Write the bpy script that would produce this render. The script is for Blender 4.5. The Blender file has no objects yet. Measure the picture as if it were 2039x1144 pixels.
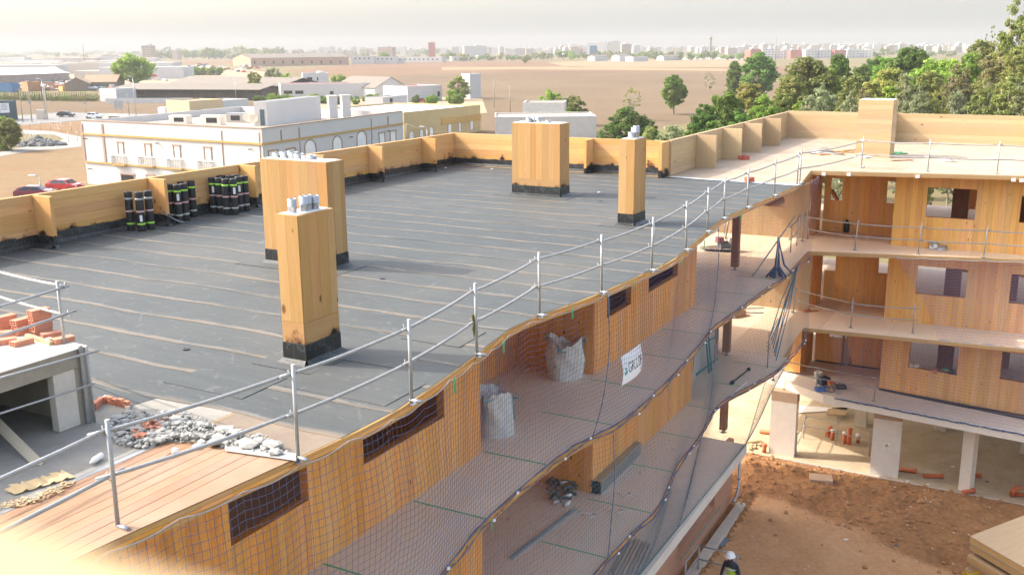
import bpy, math, random
import numpy as np
from mathutils import Vector, Matrix
R = math.radians
rng = random.Random(7)
nrs = np.random.RandomState(5)
scene = bpy.context.scene
col = scene.collection

# ---------------------------------------------------------------- camera
PITCH, ROLL, FPX, ZC = math.atan(478.5/1984), R(.49), 1984.0, 15.5
cam_d = bpy.data.cameras.new('camera')
cam = bpy.data.objects.new('camera', cam_d)
col.objects.link(cam)
cam.matrix_world = Matrix.Translation((0, 0, ZC)) @ Matrix.Rotation(math.pi/2-PITCH, 4, 'X') @ Matrix.Rotation(-ROLL, 4, 'Z')
cam_d.sensor_width = 36
cam_d.lens = 36*FPX/2039
cam_d.clip_start = .02
cam_d.clip_end = 12000
cam_d.dof.use_dof = True
cam_d.dof.focus_distance = 26
cam_d.dof.aperture_fstop = 4.0
scene.camera = cam

# ---------------------------------------------------------------- sky and sun
SUN_DIR = Vector((-.975, .20, .787)).normalized()          # towards the sun
sun_el = math.asin(SUN_DIR.z)
world = bpy.data.worlds.new('World')
scene.world = world
world.use_nodes = True
wn, wl = world.node_tree.nodes, world.node_tree.links
wn.clear()
sky = wn.new('ShaderNodeTexSky')
sky.sky_type = 'NISHITA'
sky.sun_disc = False
sky.sun_elevation = sun_el
sky.sun_rotation = math.atan2(SUN_DIR.x, SUN_DIR.y)
sky.air_density = 1.0
sky.dust_density = 6.0
sky.ozone_density = 1.0
sky.altitude = 0
bg = wn.new('ShaderNodeBackground')
bg.inputs['Strength'].default_value = .15
wo = wn.new('ShaderNodeOutputWorld')
veil = wn.new('ShaderNodeVectorMath'); veil.operation = 'ADD'      # even milky veil of a hazy day
veil.inputs[1].default_value = (1.0, 1.04, 1.02)
wl.new(sky.outputs['Color'], veil.inputs[0])
wl.new(veil.outputs[0], bg.inputs['Color'])
wl.new(bg.outputs['Background'], wo.inputs['Surface'])
sun_d = bpy.data.lights.new('sun', 'SUN')
sun_d.energy = 2.0
sun_d.angle = R(.55)
sun_d.color = (1.0, .95, .87)
sun = bpy.data.objects.new('sun', sun_d)
col.objects.link(sun)
sun.rotation_euler = (-SUN_DIR).to_track_quat('-Z', 'Y').to_euler()
sun.location = SUN_DIR*60
scene.view_settings.view_transform = 'Standard'
scene.view_settings.look = 'None'
scene.view_settings.exposure = 1.62
scene.view_settings.gamma = 1
scene.view_settings.use_curve_mapping = False
scene.cycles.volume_bounces = 1
scene.cycles.max_bounces = 12
scene.cycles.diffuse_bounces = 8

# ---------------------------------------------------------------- survey helpers
UX, UY = .482, .876                                            # the long axis of the building
def A(s, t, z=0.0):
    return Vector((s*UX+t*UY, s*UY-t*UX, z))
UV3, WV3, ZV3 = Vector((UX, UY, 0)), Vector((UY, -UX, 0)), Vector((0, 0, 1))
def ray(u, v):
    x, y = u-1019.5, v-572
    c, s = math.cos(ROLL), math.sin(ROLL)
    xr, yr = x*c-y*s, x*s+y*c
    return Vector((xr, FPX*math.cos(PITCH)-yr*math.sin(PITCH), -(yr*math.cos(PITCH)+FPX*math.sin(PITCH))))
GZ = -1.2
def G(u, v, z=GZ):                                            # where a sight line meets the level z
    d = ray(u, v)
    k = (z-ZC)/d.z
    return Vector((d.x*k, d.y*k, z))
def atY(u, v, Y):                                              # where a sight line meets the distance Y
    d = ray(u, v)
    return Vector((d.x*Y/d.y, Y, ZC+d.z*Y/d.y))
def hit(u, v, P, D):                                           # sight line against the upright plane P + a*D
    d = ray(u, v)
    n = Vector((D.y, -D.x, 0))
    k = n.dot(Vector((P.x, P.y, ZC))-Vector((0, 0, ZC)))/n.dot(d)
    q = Vector((0, 0, ZC))+d*k
    return (q-P).dot(D.normalized()), q.z

# ---------------------------------------------------------------- object helpers
WLOC = {}
def tag(o, label=None, cat=None, group=None, kind=None):
    if label: o['label'] = label
    if cat: o['category'] = cat
    if group: o['group'] = group
    if kind: o['kind'] = kind
    return o
def thing(name, label, cat, loc=(0, 0, 0), rz=0.0, group=None):
    o = bpy.data.objects.new(name, None)
    o.empty_display_size = .2
    col.objects.link(o)
    o.location = loc
    o.rotation_euler = (0, 0, rz)
    WLOC[o.name] = Vector(loc)
    return tag(o, label, cat, group)
class MB:
    def __init__(self):
        self.v, self.f, self.uv, self.r, self.sm = [], [], [], [], []
    def face(self, pts, uv=None, rnd=0.0, sm=False):
        b = len(self.v)
        self.v += [tuple(p) for p in pts]
        self.f.append(tuple(range(b, b+len(pts))))
        if uv is None: uv = [(p[0]+.3*p[2], p[1]+.7*p[2]) for p in pts]
        self.uv += uv
        self.r.append(rnd); self.sm.append(sm)
    def box8(self, o, ax, ay, az, g=0):
        o, ax, ay, az = Vector(o), Vector(ax), Vector(ay), Vector(az)
        if ax.cross(ay).dot(az) < 0: o = o+ax; ax = -ax
        L = [ax.length, ay.length, az.length]
        rnd = rng.random()
        k = [i for i in range(3) if i != g]
        def P(i, j, l): return o+ax*i+ay*j+az*l
        def U(c):
            a = [c[n]*L[n] for n in range(3)]
            return (a[g]+rnd*37, a[k[0]]+a[k[1]]*1.013+rnd*53)
        for q in (((0,0,0),(0,1,0),(1,1,0),(1,0,0)), ((0,0,1),(1,0,1),(1,1,1),(0,1,1)), ((0,0,0),(1,0,0),(1,0,1),(0,0,1)),
                  ((1,0,0),(1,1,0),(1,1,1),(1,0,1)), ((1,1,0),(0,1,0),(0,1,1),(1,1,1)), ((0,1,0),(0,0,0),(0,0,1),(0,1,1))):
            self.face([P(*c) for c in q], [U(c) for c in q], rnd)
        return self
    def box(self, c, size, rz=0.0, g=0, tilt=None):
        m = Matrix.Rotation(rz, 3, 'Z')
        if tilt is not None: m = m @ tilt
        ax, ay, az = [m @ Vector(e) for e in ((size[0],0,0),(0,size[1],0),(0,0,size[2]))]
        return self.box8(Vector(c)-(ax+ay+az)/2, ax, ay, az, g)
    def prism(self, poly, z0, z1):
        p = [Vector((q[0], q[1], 0)) for q in poly]
        ar = sum(p[i].x*p[(i+1) % len(p)].y-p[(i+1) % len(p)].x*p[i].y for i in range(len(p)))
        if ar < 0: p.reverse()
        rnd = rng.random()
        lo = [Vector((q.x, q.y, z0)) for q in p]; hi = [Vector((q.x, q.y, z1)) for q in p]
        uvf = lambda q: (q.x*UX+q.y*UY, q.x*UY-q.y*UX)
        self.face(hi, [uvf(q) for q in hi], rnd)
        self.face(lo[::-1], [uvf(q) for q in lo[::-1]], rnd)
        d = 0
        for i in range(len(p)):
            j = (i+1) % len(p); L = (p[j]-p[i]).length
            self.face([lo[i], lo[j], hi[j], hi[i]], [(d, z0), (d+L, z0), (d+L, z1), (d, z1)], rnd)
            d += L
        return self
    def tube(self, pts, r, n=8, cap=True, hollow=False):
        pts = [Vector(p) for p in pts]
        rr = r if isinstance(r, (list, tuple)) else [r]*len(pts)
        b = len(self.v); rings = []; up = None; d = 0
        for i, p in enumerate(pts):
            dr = (pts[min(i+1, len(pts)-1)]-pts[max(i-1, 0)]).normalized()
            if up is None:
                up = dr.orthogonal().normalized()
            else:
                up = (up-dr*up.dot(dr)); up = up.normalized() if up.length > 1e-5 else dr.orthogonal().normalized()
            sd = dr.cross(up)
            if i: d += (p-pts[i-1]).length
            rings.append([(p+(up*math.cos(2*math.pi*k/n)+sd*math.sin(2*math.pi*k/n))*rr[i], d) for k in range(n)])
        for i in range(len(pts)):
            for q, _ in rings[i]: self.v.append(tuple(q))
        rnd = rng.random()
        for i in range(len(pts)-1):
            for k in range(n):
                k2 = (k+1) % n
                self.f.append((b+i*n+k, b+i*n+k2, b+(i+1)*n+k2, b+(i+1)*n+k))
                w = 2*math.pi*rr[i]/n
                self.uv += [(rings[i][k][1]+rnd*31, k*w), (rings[i][k][1]+rnd*31, (k+1)*w), (rings[i+1][k][1]+rnd*31, (k+1)*w), (rings[i+1][k][1]+rnd*31, k*w)]
                self.r.append(rnd); self.sm.append(True)
        if cap:
            for e, s in ((0, -1), (len(pts)-1, 1)):
                ids = [b+e*n+k for k in range(n)]
                self.f.append(tuple(ids if s > 0 else ids[::-1]))
                self.uv += [(0, 0)]*n
                self.r.append(rnd); self.sm.append(False)
        return self
    def lathe(self, c, prof, n=12, sx=1.0, sy=1.0):
        b = len(self.v); c = Vector(c); rnd = rng.random()
        for (r_, z_) in prof:
            for k in range(n):
                a = 2*math.pi*k/n
                self.v.append((c.x+r_*sx*math.cos(a), c.y+r_*sy*math.sin(a), c.z+z_))
        for i in range(len(prof)-1):
            for k in range(n):
                k2 = (k+1) % n
                self.f.append((b+i*n+k, b+i*n+k2, b+(i+1)*n+k2, b+(i+1)*n+k))
                self.uv += [(k/n, prof[i][1]), ((k+1)/n, prof[i][1]), ((k+1)/n, prof[i+1][1]), (k/n, prof[i+1][1])]
                self.r.append(rnd); self.sm.append(True)
        return self
    def rock(self, c, r, sq=(1, 1, .7), rz=None):
        rz = rng.random()*6 if rz is None else rz
        t = (1+5**.5)/2
        V = [(-1,t,0),(1,t,0),(-1,-t,0),(1,-t,0),(0,-1,t),(0,1,t),(0,-1,-t),(0,1,-t),(t,0,-1),(t,0,1),(-t,0,-1),(-t,0,1)]
        F = [(0,11,5),(0,5,1),(0,1,7),(0,7,10),(0,10,11),(1,5,9),(5,11,4),(11,10,2),(10,7,6),(7,1,8),(3,9,4),(3,4,2),(3,2,6),(3,6,8),(3,8,9),(4,9,5),(2,4,11),(6,2,10),(8,6,7),(9,8,1)]
        m = Matrix.Rotation(rz, 3, 'Z') @ Matrix.Rotation(rng.uniform(-.4, .4), 3, 'X')
        b = len(self.v); rnd = rng.random()
        for q in V:
            p = m @ (Vector(q).normalized()*r*rng.uniform(.7, 1.15))
            self.v.append((c[0]+p.x*sq[0], c[1]+p.y*sq[1], c[2]+p.z*sq[2]))
        for f in F:
            self.f.append(tuple(b+i for i in f)); self.uv += [(self.v[b+i][0], self.v[b+i][1]) for i in f]
            self.r.append(rnd); self.sm.append(False)
        return self
    def mesh(self, name, mat, off=Vector((0, 0, 0))):
        me = bpy.data.meshes.new(name)
        V = np.array(self.v, dtype=float).reshape(-1, 3)-np.array(off)
        me.from_pydata(V.tolist(), [], self.f)
        uvl = me.uv_layers.new(name='UVMap')
        uvl.data.foreach_set('uv', np.array(self.uv, dtype=np.float32).ravel())
        at = me.attributes.new('rnd', 'FLOAT', 'FACE')
        at.data.foreach_set('value', np.array(self.r, dtype=np.float32))
        me.polygons.foreach_set('use_smooth', np.array(self.sm, dtype=bool))
        for m in (mat if isinstance(mat, (list, tuple)) else [mat]): me.materials.append(m)
        me.update()
        return me
    def build(self, name, mat, parent=None, local=False, loc=None, label=None, cat=None, group=None, kind=None):
        if parent is not None:
            pl = WLOC.get(parent.name, Vector((0, 0, 0)))
            off = Vector((0, 0, 0)) if local else pl
            o = bpy.data.objects.new(name, self.mesh(name, mat, off))
            col.objects.link(o); o.parent = parent
            WLOC[o.name] = Vector(pl)
        else:
            L = Vector(loc) if loc is not None else None
            if L is None and not local:
                V = np.array(self.v); mn, mx = V.min(0), V.max(0)
                L = Vector(((mn[0]+mx[0])/2, (mn[1]+mx[1])/2, mn[2]))
            L = L or Vector((0, 0, 0))
            o = bpy.data.objects.new(name, self.mesh(name, mat, Vector((0, 0, 0)) if local else L))
            col.objects.link(o); o.location = L
            WLOC[o.name] = L.copy()
        return tag(o, label, cat, group, kind)
def link_mesh(name, me, parent=None, loc=(0, 0, 0), rz=0.0):
    o = bpy.data.objects.new(name, me); col.objects.link(o)
    if parent: o.parent = parent
    o.location = loc; o.rotation_euler = (0, 0, rz)
    return o
def copy_tree(o, parent=None):
    c = o.copy(); col.objects.link(c)
    if parent: c.parent = parent
    for ch in list(o.children): copy_tree(ch, c)
    return c
def np_mesh(name, V, Q, mat, nv=4):
    me = bpy.data.meshes.new(name)
    V = np.asarray(V, dtype=np.float32); Q = np.asarray(Q, dtype=np.int32)
    me.vertices.add(len(V)); me.vertices.foreach_set('co', V.ravel())
    me.loops.add(Q.size); me.loops.foreach_set('vertex_index', Q.ravel())
    me.polygons.add(len(Q))
    me.polygons.foreach_set('loop_start', np.arange(0, Q.size, nv, dtype=np.int32))
    me.update(calc_edges=True); me.validate()
    me.materials.append(mat)
    return me

# ---------------------------------------------------------------- materials
def nt(name):
    m = bpy.data.materials.new(name); m.use_nodes = True
    n, l = m.node_tree.nodes, m.node_tree.links
    return m, n, l, n['Principled BSDF']
def N(n, t, **k):
    x = n.new(t)
    for a, b in k.items():
        if a[0] == '_': x.inputs[int(a[1:])].default_value = b
        else: setattr(x, a, b)
    return x
def ramp(n, stops):
    r = n.new('ShaderNodeValToRGB'); e = r.color_ramp.elements
    while len(e) < len(stops): e.new(.5)
    for i, (p, c) in enumerate(stops):
        e[i].position = p; e[i].color = (*c, 1) if len(c) == 3 else c
    return r
def math_(n, l, op, a, b=None, c=None):
    x = n.new('ShaderNodeMath'); x.operation = op
    for i, q in enumerate((a, b, c)):
        if q is None: continue
        if hasattr(q, 'node'): l.new(q, x.inputs[i])
        else: x.inputs[i].default_value = q
    return x.outputs[0]
def mix_(n, l, f, a, b, mode='MIX'):
    x = n.new('ShaderNodeMix'); x.data_type = 'RGBA'; x.blend_type = mode
    for s, q in ((x.inputs[0], f), (x.inputs[6], a), (x.inputs[7], b)):
        if hasattr(q, 'node'): l.new(q, s)
        else: s.default_value = q if not isinstance(q, tuple) else (*q[:3], 1)
    return x.outputs[2]
def mrange(n, l, v, a, b, c=0.0, d=1.0):
    x = n.new('ShaderNodeMapRange'); l.new(v, x.inputs[0])
    for i, q in enumerate((a, b, c, d)): x.inputs[i+1].default_value = q
    return x.outputs[0]
def bumped(n, l, bsdf, h, st=.3, dist=.01):
    b = n.new('ShaderNodeBump'); b.inputs['Strength'].default_value = st; b.inputs['Distance'].default_value = dist
    l.new(h, b.inputs['Height']); l.new(b.outputs[0], bsdf.inputs['Normal'])
def noise(n, l, vec, scale, det=4, rough=.6, dist=0):
    x = N(n, 'ShaderNodeTexNoise'); x.inputs['Scale'].default_value = scale; x.inputs['Detail'].default_value = det
    x.inputs['Roughness'].default_value = rough; x.inputs['Distortion'].default_value = dist
    if vec is not None: l.new(vec, x.inputs['Vector'])
    return x.outputs[0]
MATS = {}
def plain(name, c, rough=.7, var=.25, scale=3.0, metal=0.0, bump=0.0, c2=None, coat=0.0):
    if name in MATS: return MATS[name]
    m, n, l, b = nt(name)
    tc = N(n, 'ShaderNodeTexCoord'); oi = N(n, 'ShaderNodeObjectInfo')
    off = N(n, 'ShaderNodeVectorMath', operation='ADD'); l.new(tc.outputs['Object'], off.inputs[0])
    l.new(oi.outputs['Random'], off.inputs[1])
    f = noise(n, l, off.outputs[0], scale, 6, .65)
    f2 = noise(n, l, off.outputs[0], scale*7.3, 3, .6)
    ff = math_(n, l, 'MULTIPLY_ADD', f2, .4, math_(n, l, 'MULTIPLY', f, .8))
    k2 = c2 or tuple(x*(1-var) for x in c)
    k1 = tuple(min(1, x*(1+var*.5)) for x in c) if c2 is None else c
    rp = ramp(n, [(.3, k2), (.85, k1)]); l.new(ff, rp.inputs[0])
    l.new(rp.outputs[0], b.inputs['Base Color'])
    b.inputs['Roughness'].default_value = rough; b.inputs['Metallic'].default_value = metal
    if coat: b.inputs['Coat Weight'].default_value = coat
    if bump: bumped(n, l, b, f2, bump, .02)
    MATS[name] = m
    return m
def wood(name, light, dark, knots=.5, scorch=False, dusty=0.0, grain=1.0, kn=(1.7, 3.2)):
    m, n, l, b = nt(name)
    uv = N(n, 'ShaderNodeUVMap'); oi = N(n, 'ShaderNodeObjectInfo'); at = N(n, 'ShaderNodeAttribute', attribute_name='rnd')
    r = math_(n, l, 'FRACT', math_(n, l, 'ADD', math_(n, l, 'MULTIPLY', oi.outputs['Random'], 7.77), at.outputs['Fac']))
    off = N(n, 'ShaderNodeCombineXYZ'); l.new(math_(n, l, 'MULTIPLY', r, 91.0), off.inputs[0]); l.new(math_(n, l, 'MULTIPLY', r, 57.0), off.inputs[1])
    ad = N(n, 'ShaderNodeVectorMath', operation='ADD'); l.new(uv.outputs[0], ad.inputs[0]); l.new(off.outputs[0], ad.inputs[1])
    mp = N(n, 'ShaderNodeMapping'); mp.inputs['Scale'].default_value = (.55, 9, 1); l.new(ad.outputs[0], mp.inputs[0])
    g1 = noise(n, l, mp.outputs[0], 2.2*grain, 5, .62, .6)
    g2 = noise(n, l, mp.outputs[0], 11, 3, .6, .2)
    g = math_(n, l, 'ADD', math_(n, l, 'MULTIPLY', g1, .7), math_(n, l, 'MULTIPLY', g2, .35))
    rp = ramp(n, [(.28, dark), (.72, light)]); l.new(g, rp.inputs[0])
    # board to board tone
    tone = mrange(n, l, r, 0, 1, .89, 1.07)
    hv = N(n, 'ShaderNodeHueSaturation'); l.new(rp.outputs[0], hv.inputs['Color']); l.new(tone, hv.inputs['Value'])
    l.new(mrange(n, l, math_(n, l, 'FRACT', math_(n, l, 'MULTIPLY', r, 13.3)), 0, 1, .494, .506), hv.inputs['Hue'])
    l.new(mrange(n, l, math_(n, l, 'FRACT', math_(n, l, 'MULTIPLY', r, 29.1)), 0, 1, .93, 1.04), hv.inputs['Saturation'])
    c = hv.outputs[0]
    # knots
    mk = N(n, 'ShaderNodeMapping'); mk.inputs['Scale'].default_value = (kn[0], kn[1], 1); l.new(ad.outputs[0], mk.inputs[0])
    vo = N(n, 'ShaderNodeTexVoronoi'); vo.inputs['Scale'].default_value = 1.0; l.new(mk.outputs[0], vo.inputs['Vector'])
    sepc = N(n, 'ShaderNodeSeparateColor'); l.new(vo.outputs['Color'], sepc.inputs[0])
    has = math_(n, l, 'LESS_THAN', sepc.outputs[0], knots)
    sz = mrange(n, l, sepc.outputs[1], 0, 1, .06, .15)
    kq = math_(n, l, 'MULTIPLY', has, math_(n, l, 'SUBTRACT', 1.0, math_(n, l, 'SMOOTH_MIN', math_(n, l, 'DIVIDE', vo.outputs['Distance'], sz), 1.0, .3)))
    kq = math_(n, l, 'MAXIMUM', kq, 0.0)
    kq = math_(n, l, 'MINIMUM', math_(n, l, 'MULTIPLY', kq, 2.6), .9)
    c = mix_(n, l, kq, c, (dark[0]*.36, dark[1]*.25, dark[2]*.18))
    geo = N(n, 'ShaderNodeNewGeometry')
    if dusty:
        d = noise(n, l, geo.outputs['Position'], .9, 5, .65)
        c = mix_(n, l, math_(n, l, 'MULTIPLY', mrange(n, l, d, .42, .68), dusty), c, (.62, .54, .46))
    if scorch:
        sep = N(n, 'ShaderNodeSeparateXYZ'); l.new(geo.outputs['Position'], sep.inputs[0])
        nz = noise(n, l, geo.outputs['Position'], 2.3, 4, .6)
        hgt = math_(n, l, 'ADD', math_(n, l, 'MULTIPLY', math_(n, l, 'SUBTRACT', nz, .60), 1.25), 11.27)
        f = mrange(n, l, math_(n, l, 'SUBTRACT', sep.outputs[2], hgt), .0, .17, 1, 0)
        f2 = mrange(n, l, math_(n, l, 'SUBTRACT', sep.outputs[2], hgt), .02, .22, .4, 0)
        c = mix_(n, l, f2, c, (.33, .10, .025))
        c = mix_(n, l, math_(n, l, 'POWER', f, 1.3), c, (.012, .009, .008))
    l.new(c, b.inputs['Base Color'])
    b.inputs['Roughness'].default_value = .62
    b.inputs['Specular IOR Level'].default_value = .3
    bumped(n, l, b, g2, .12, .004)
    MATS[name] = m
    return m
W_PALE = wood('pale spruce', (.50, .36, .205), (.40, .27, .14), .42)
W_PALEDECK = wood('pale spruce deck', (.37, .285, .195), (.31, .23, .155), .12, dusty=.2)
W_HONEY = wood('honey spruce', (.54, .31, .12), (.43, .23, .075), .5)
W_SCORCH = wood('honey spruce scorched', (.66, .375, .145), (.52, .27, .085), .5, scorch=True)  # scorched spruce with its colour lightened for parapets standing in shade
W_STACK = wood('scorched chimney spruce', (.46, .27, .105), (.37, .20, .066), .6, scorch=True)  # same scorched spruce, colour darkened for the sunlit chimneys
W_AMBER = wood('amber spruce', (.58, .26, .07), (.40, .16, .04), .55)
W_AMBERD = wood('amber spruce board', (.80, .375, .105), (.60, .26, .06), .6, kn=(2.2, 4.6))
W_WING = wood('bright spruce board', (.84, .47, .155), (.62, .30, .08), .62, kn=(2.6, 6.0))
W_LOBBY = wood('lobby floor', (.76, .60, .43), (.66, .50, .34), .12, dusty=.15, grain=.8)  # tone raised above the sunlit deck's to lift bounced light in the rooms
NETW = plain('pale net cord', (.30, .27, .40), .8, .25, 5)
W_FLOOR = wood('gallery floor', (.72, .58, .46), (.62, .47, .355), .1, dusty=.6, grain=.6)
W_DECK = wood('dusty deck', (.30, .175, .10), (.24, .135, .072), .15, dusty=.12, grain=.8)  # colour lowered because this deck lies in full sun
W_BROWN = wood('brown larch', (.36, .165, .08), (.25, .11, .05), .2)
CONC = plain('concrete', (.52, .47, .40), .85, .22, 1.6, bump=.25)
CONC_D = plain('raw shaft concrete', (.30, .265, .205), .85, .3, 1.3, bump=.3)
SCREED = plain('screed', (.25, .235, .205), .9, .3, 1.2, bump=.3)
CONC_L = plain('pale concrete', (.66, .60, .52), .85, .15, 1.1, bump=.2)
STEEL = plain('galvanised steel', (.40, .41, .42), .38, .25, 9, metal=.75)
TUBE = plain('galvanised tube', (.34, .34, .335), .5, .2, 6, metal=.35)
STUD = plain('zinc stud', (.42, .47, .48), .32, .2, 5, metal=.8)
BLACK = plain('black plastic', (.015, .015, .016), .45, .2, 4)
WHITE = plain('white paint', (.78, .77, .74), .6, .08, 2)
PAPER = plain('paper', (.75, .74, .72), .8, .06, 3)
BLUE = plain('blue rope', (.08, .12, .22), .85, .5, 22)
TEAL = plain('teal paint', (.05, .22, .24), .6, .3, 6)
GREEN = plain('green strap', (.06, .38, .16), .7, .2, 8)
RED = plain('terracotta', (.52, .20, .12), .85, .22, 9, bump=.2)
ORANGE = plain('orange drain pipe', (.50, .12, .04), .5, .15, 5)
NETM = plain('net cord', (.10, .13, .25), .8, .25, 5)
NETT = plain('teal net cord', (.09, .17, .23), .8, .25, 5)
ROPEW = plain('white rope', (.36, .38, .44), .8, .3, 22)
def membrane_mat():
    m, n, l, b = nt('bitumen membrane')
    uv = N(n, 'ShaderNodeUVMap'); geo = N(n, 'ShaderNodeNewGeometry')
    pos = geo.outputs['Position']
    sep = N(n, 'ShaderNodeSeparateXYZ'); l.new(uv.outputs[0], sep.inputs[0])       # x along, y across the strip in metres
    big = noise(n, l, pos, .16, 5, .6)
    fine = noise(n, l, pos, 14, 4, .7)
    mp = N(n, 'ShaderNodeMapping'); mp.inputs['Scale'].default_value = (.35, 4.5, 1); l.new(uv.outputs[0], mp.inputs[0])
    stre = noise(n, l, mp.outputs[0], 2.0, 6, .7)
    base = ramp(n, [(.3, (.030, .037, .041)), (.7, (.058, .067, .068))])
    l.new(math_(n, l, 'ADD', math_(n, l, 'MULTIPLY', stre, .65), math_(n, l, 'MULTIPLY', fine, .35)), base.inputs[0])
    c = base.outputs[0]
    c = mix_(n, l, mrange(n, l, big, .46, .66, 0, .55), c, (.095, .09, .078))        # ochre dust lying in patches
    # printed wavy marks on the foil
    wv = N(n, 'ShaderNodeTexVoronoi'); wv.feature = 'DISTANCE_TO_EDGE'; wv.inputs['Scale'].default_value = 1.0
    mw = N(n, 'ShaderNodeMapping'); mw.inputs['Scale'].default_value = (1.5, 3.2, 1); l.new(uv.outputs[0], mw.inputs[0]); l.new(mw.outputs[0], wv.inputs['Vector'])
    ln = math_(n, l, 'MULTIPLY', math_(n, l, 'LESS_THAN', wv.outputs['Distance'], .035), math_(n, l, 'GREATER_THAN', noise(n, l, mw.outputs[0], 2.1, 2), .56))
    c = mix_(n, l, math_(n, l, 'MULTIPLY', ln, .13), c, (.24, .24, .235))
    # dust and clay washed against each lap
    edge = math_(n, l, 'MULTIPLY_ADD', math_(n, l, 'SUBTRACT', noise(n, l, uv.outputs[0], 1.7, 4, .6), .5), .26, sep.outputs[1])
    lap = mrange(n, l, edge, .0, .16, 1, 0)
    amt = mrange(n, l, noise(n, l, mp.outputs[0], .9, 3, .6), .36, .58)
    c = mix_(n, l, math_(n, l, 'MULTIPLY', math_(n, l, 'MULTIPLY', lap, amt), .85), c, (.20, .155, .11))
    pale = mrange(n, l, math_(n, l, 'ABSOLUTE', math_(n, l, 'SUBTRACT', edge, .10)), 0, .03, .5, 0)
    c = mix_(n, l, math_(n, l, 'MULTIPLY', pale, mrange(n, l, stre, .45, .6)), c, (.25, .245, .235))
    l.new(c, b.inputs['Base Color'])
    b.inputs['Roughness'].default_value = .72
    b.inputs['Specular IOR Level'].default_value = .45
    bumped(n, l, b, math_(n, l, 'ADD', fine, math_(n, l, 'MULTIPLY', stre, 1.5)), .35, .012)
    return m
MEMBRANE = membrane_mat()
def upstand_mat():
    m, n, l, b = nt('black membrane upstand')
    uv = N(n, 'ShaderNodeUVMap')
    br = N(n, 'ShaderNodeTexBrick'); br.inputs['Scale'].default_value = 1
    br.inputs['Brick Width'].default_value = .21; br.inputs['Row Height'].default_value = .30; br.inputs['Mortar Size'].default_value = .006
    br.offset = .0; l.new(uv.outputs[0], br.inputs['Vector'])
    vo = N(n, 'ShaderNodeTexVoronoi'); vo.feature = 'DISTANCE_TO_EDGE'; vo.inputs['Scale'].default_value = 9; l.new(uv.outputs[0], vo.inputs['Vector'])
    ln = math_(n, l, 'MULTIPLY', math_(n, l, 'LESS_THAN', vo.outputs['Distance'], .07), math_(n, l, 'GREATER_THAN', noise(n, l, uv.outputs[0], 3.1, 2), .5))
    nz = noise(n, l, uv.outputs[0], 6, 4)
    c = mix_(n, l, nz, (.004, .005, .006), (.014, .016, .017))
    c = mix_(n, l, math_(n, l, 'MULTIPLY', math_(n, l, 'MAXIMUM', ln, br.outputs['Fac']), .5), c, (.07, .085, .085))
    l.new(c, b.inputs['Base Color']); b.inputs['Roughness'].default_value = .42
    return m
UPSTAND = upstand_mat()
def earth_mat(name, c1, c2, c3, sc=.35, bump=.6, dist=.08):
    m, n, l, b = nt(name)
    geo = N(n, 'ShaderNodeNewGeometry'); pos = geo.outputs['Position']
    a = noise(n, l, pos, sc, 8, .68, .4); f = noise(n, l, pos, sc*14, 5, .7)
    rp = ramp(n, [(.32, c1), (.5, c2), (.7, c3)]); l.new(math_(n, l, 'ADD', math_(n, l, 'MULTIPLY', a, .75), math_(n, l, 'MULTIPLY', f, .25)), rp.inputs[0])
    l.new(rp.outputs[0], b.inputs['Base Color']); b.inputs['Roughness'].default_value = .95
    bumped(n, l, b, math_(n, l, 'ADD', a, f), bump, dist)
    return m
def field_mat(name, c1, c2, ang, period, c3=None, amt=.5):
    m, n, l, b = nt(name)
    geo = N(n, 'ShaderNodeNewGeometry')
    mp = N(n, 'ShaderNodeMapping'); mp.inputs['Rotation'].default_value = (0, 0, ang); mp.inputs['Scale'].default_value = (1/period, .12/period, 1)
    l.new(geo.outputs['Position'], mp.inputs[0])
    a = noise(n, l, mp.outputs[0], 1, 6, .7, .2); g = noise(n, l, geo.outputs['Position'], .012, 6, .6, .5); h = noise(n, l, geo.outputs['Position'], .6, 5, .7)
    rp = ramp(n, [(.3, c1), (.7, c2)]); l.new(math_(n, l, 'ADD', math_(n, l, 'MULTIPLY', a, .5), math_(n, l, 'MULTIPLY', h, .5)), rp.inputs[0])
    c = rp.outputs[0]
    if c3: c = mix_(n, l, mrange(n, l, g, .42, .62, 0, amt), c, c3)
    l.new(c, b.inputs['Base Color']); b.inputs['Roughness'].default_value = .95; b.inputs['Specular IOR Level'].default_value = .1
    return m
def leaf_mat(name, c1, c2, tr=.42):
    m, n, l, b = nt(name)
    geo = N(n, 'ShaderNodeNewGeometry'); oi = N(n, 'ShaderNodeObjectInfo')
    at = N(n, 'ShaderNodeAttribute', attribute_name='rnd')
    c = mix_(n, l, at.outputs['Fac'], c1, c2)
    hv = N(n, 'ShaderNodeHueSaturation'); l.new(c, hv.inputs['Color'])
    l.new(mrange(n, l, oi.outputs['Random'], 0, 1, .48, .515), hv.inputs['Hue']); l.new(mrange(n, l, math_(n, l, 'FRACT', math_(n, l, 'MULTIPLY', oi.outputs['Random'], 17)), 0, 1, .8, 1.15), hv.inputs['Value'])
    l.new(hv.outputs[0], b.inputs['Base Color']); b.inputs['Roughness'].default_value = .6; b.inputs['Specular IOR Level'].default_value = .25
    t = N(n, 'ShaderNodeBsdfTranslucent'); l.new(hv.outputs[0], t.inputs[0])
    mx = N(n, 'ShaderNodeMixShader'); mx.inputs[0].default_value = tr
    l.new(b.outputs[0], mx.inputs[1]); l.new(t.outputs[0], mx.inputs[2]); l.new(mx.outputs[0], n['Material Output'].inputs[0])
    return m
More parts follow.
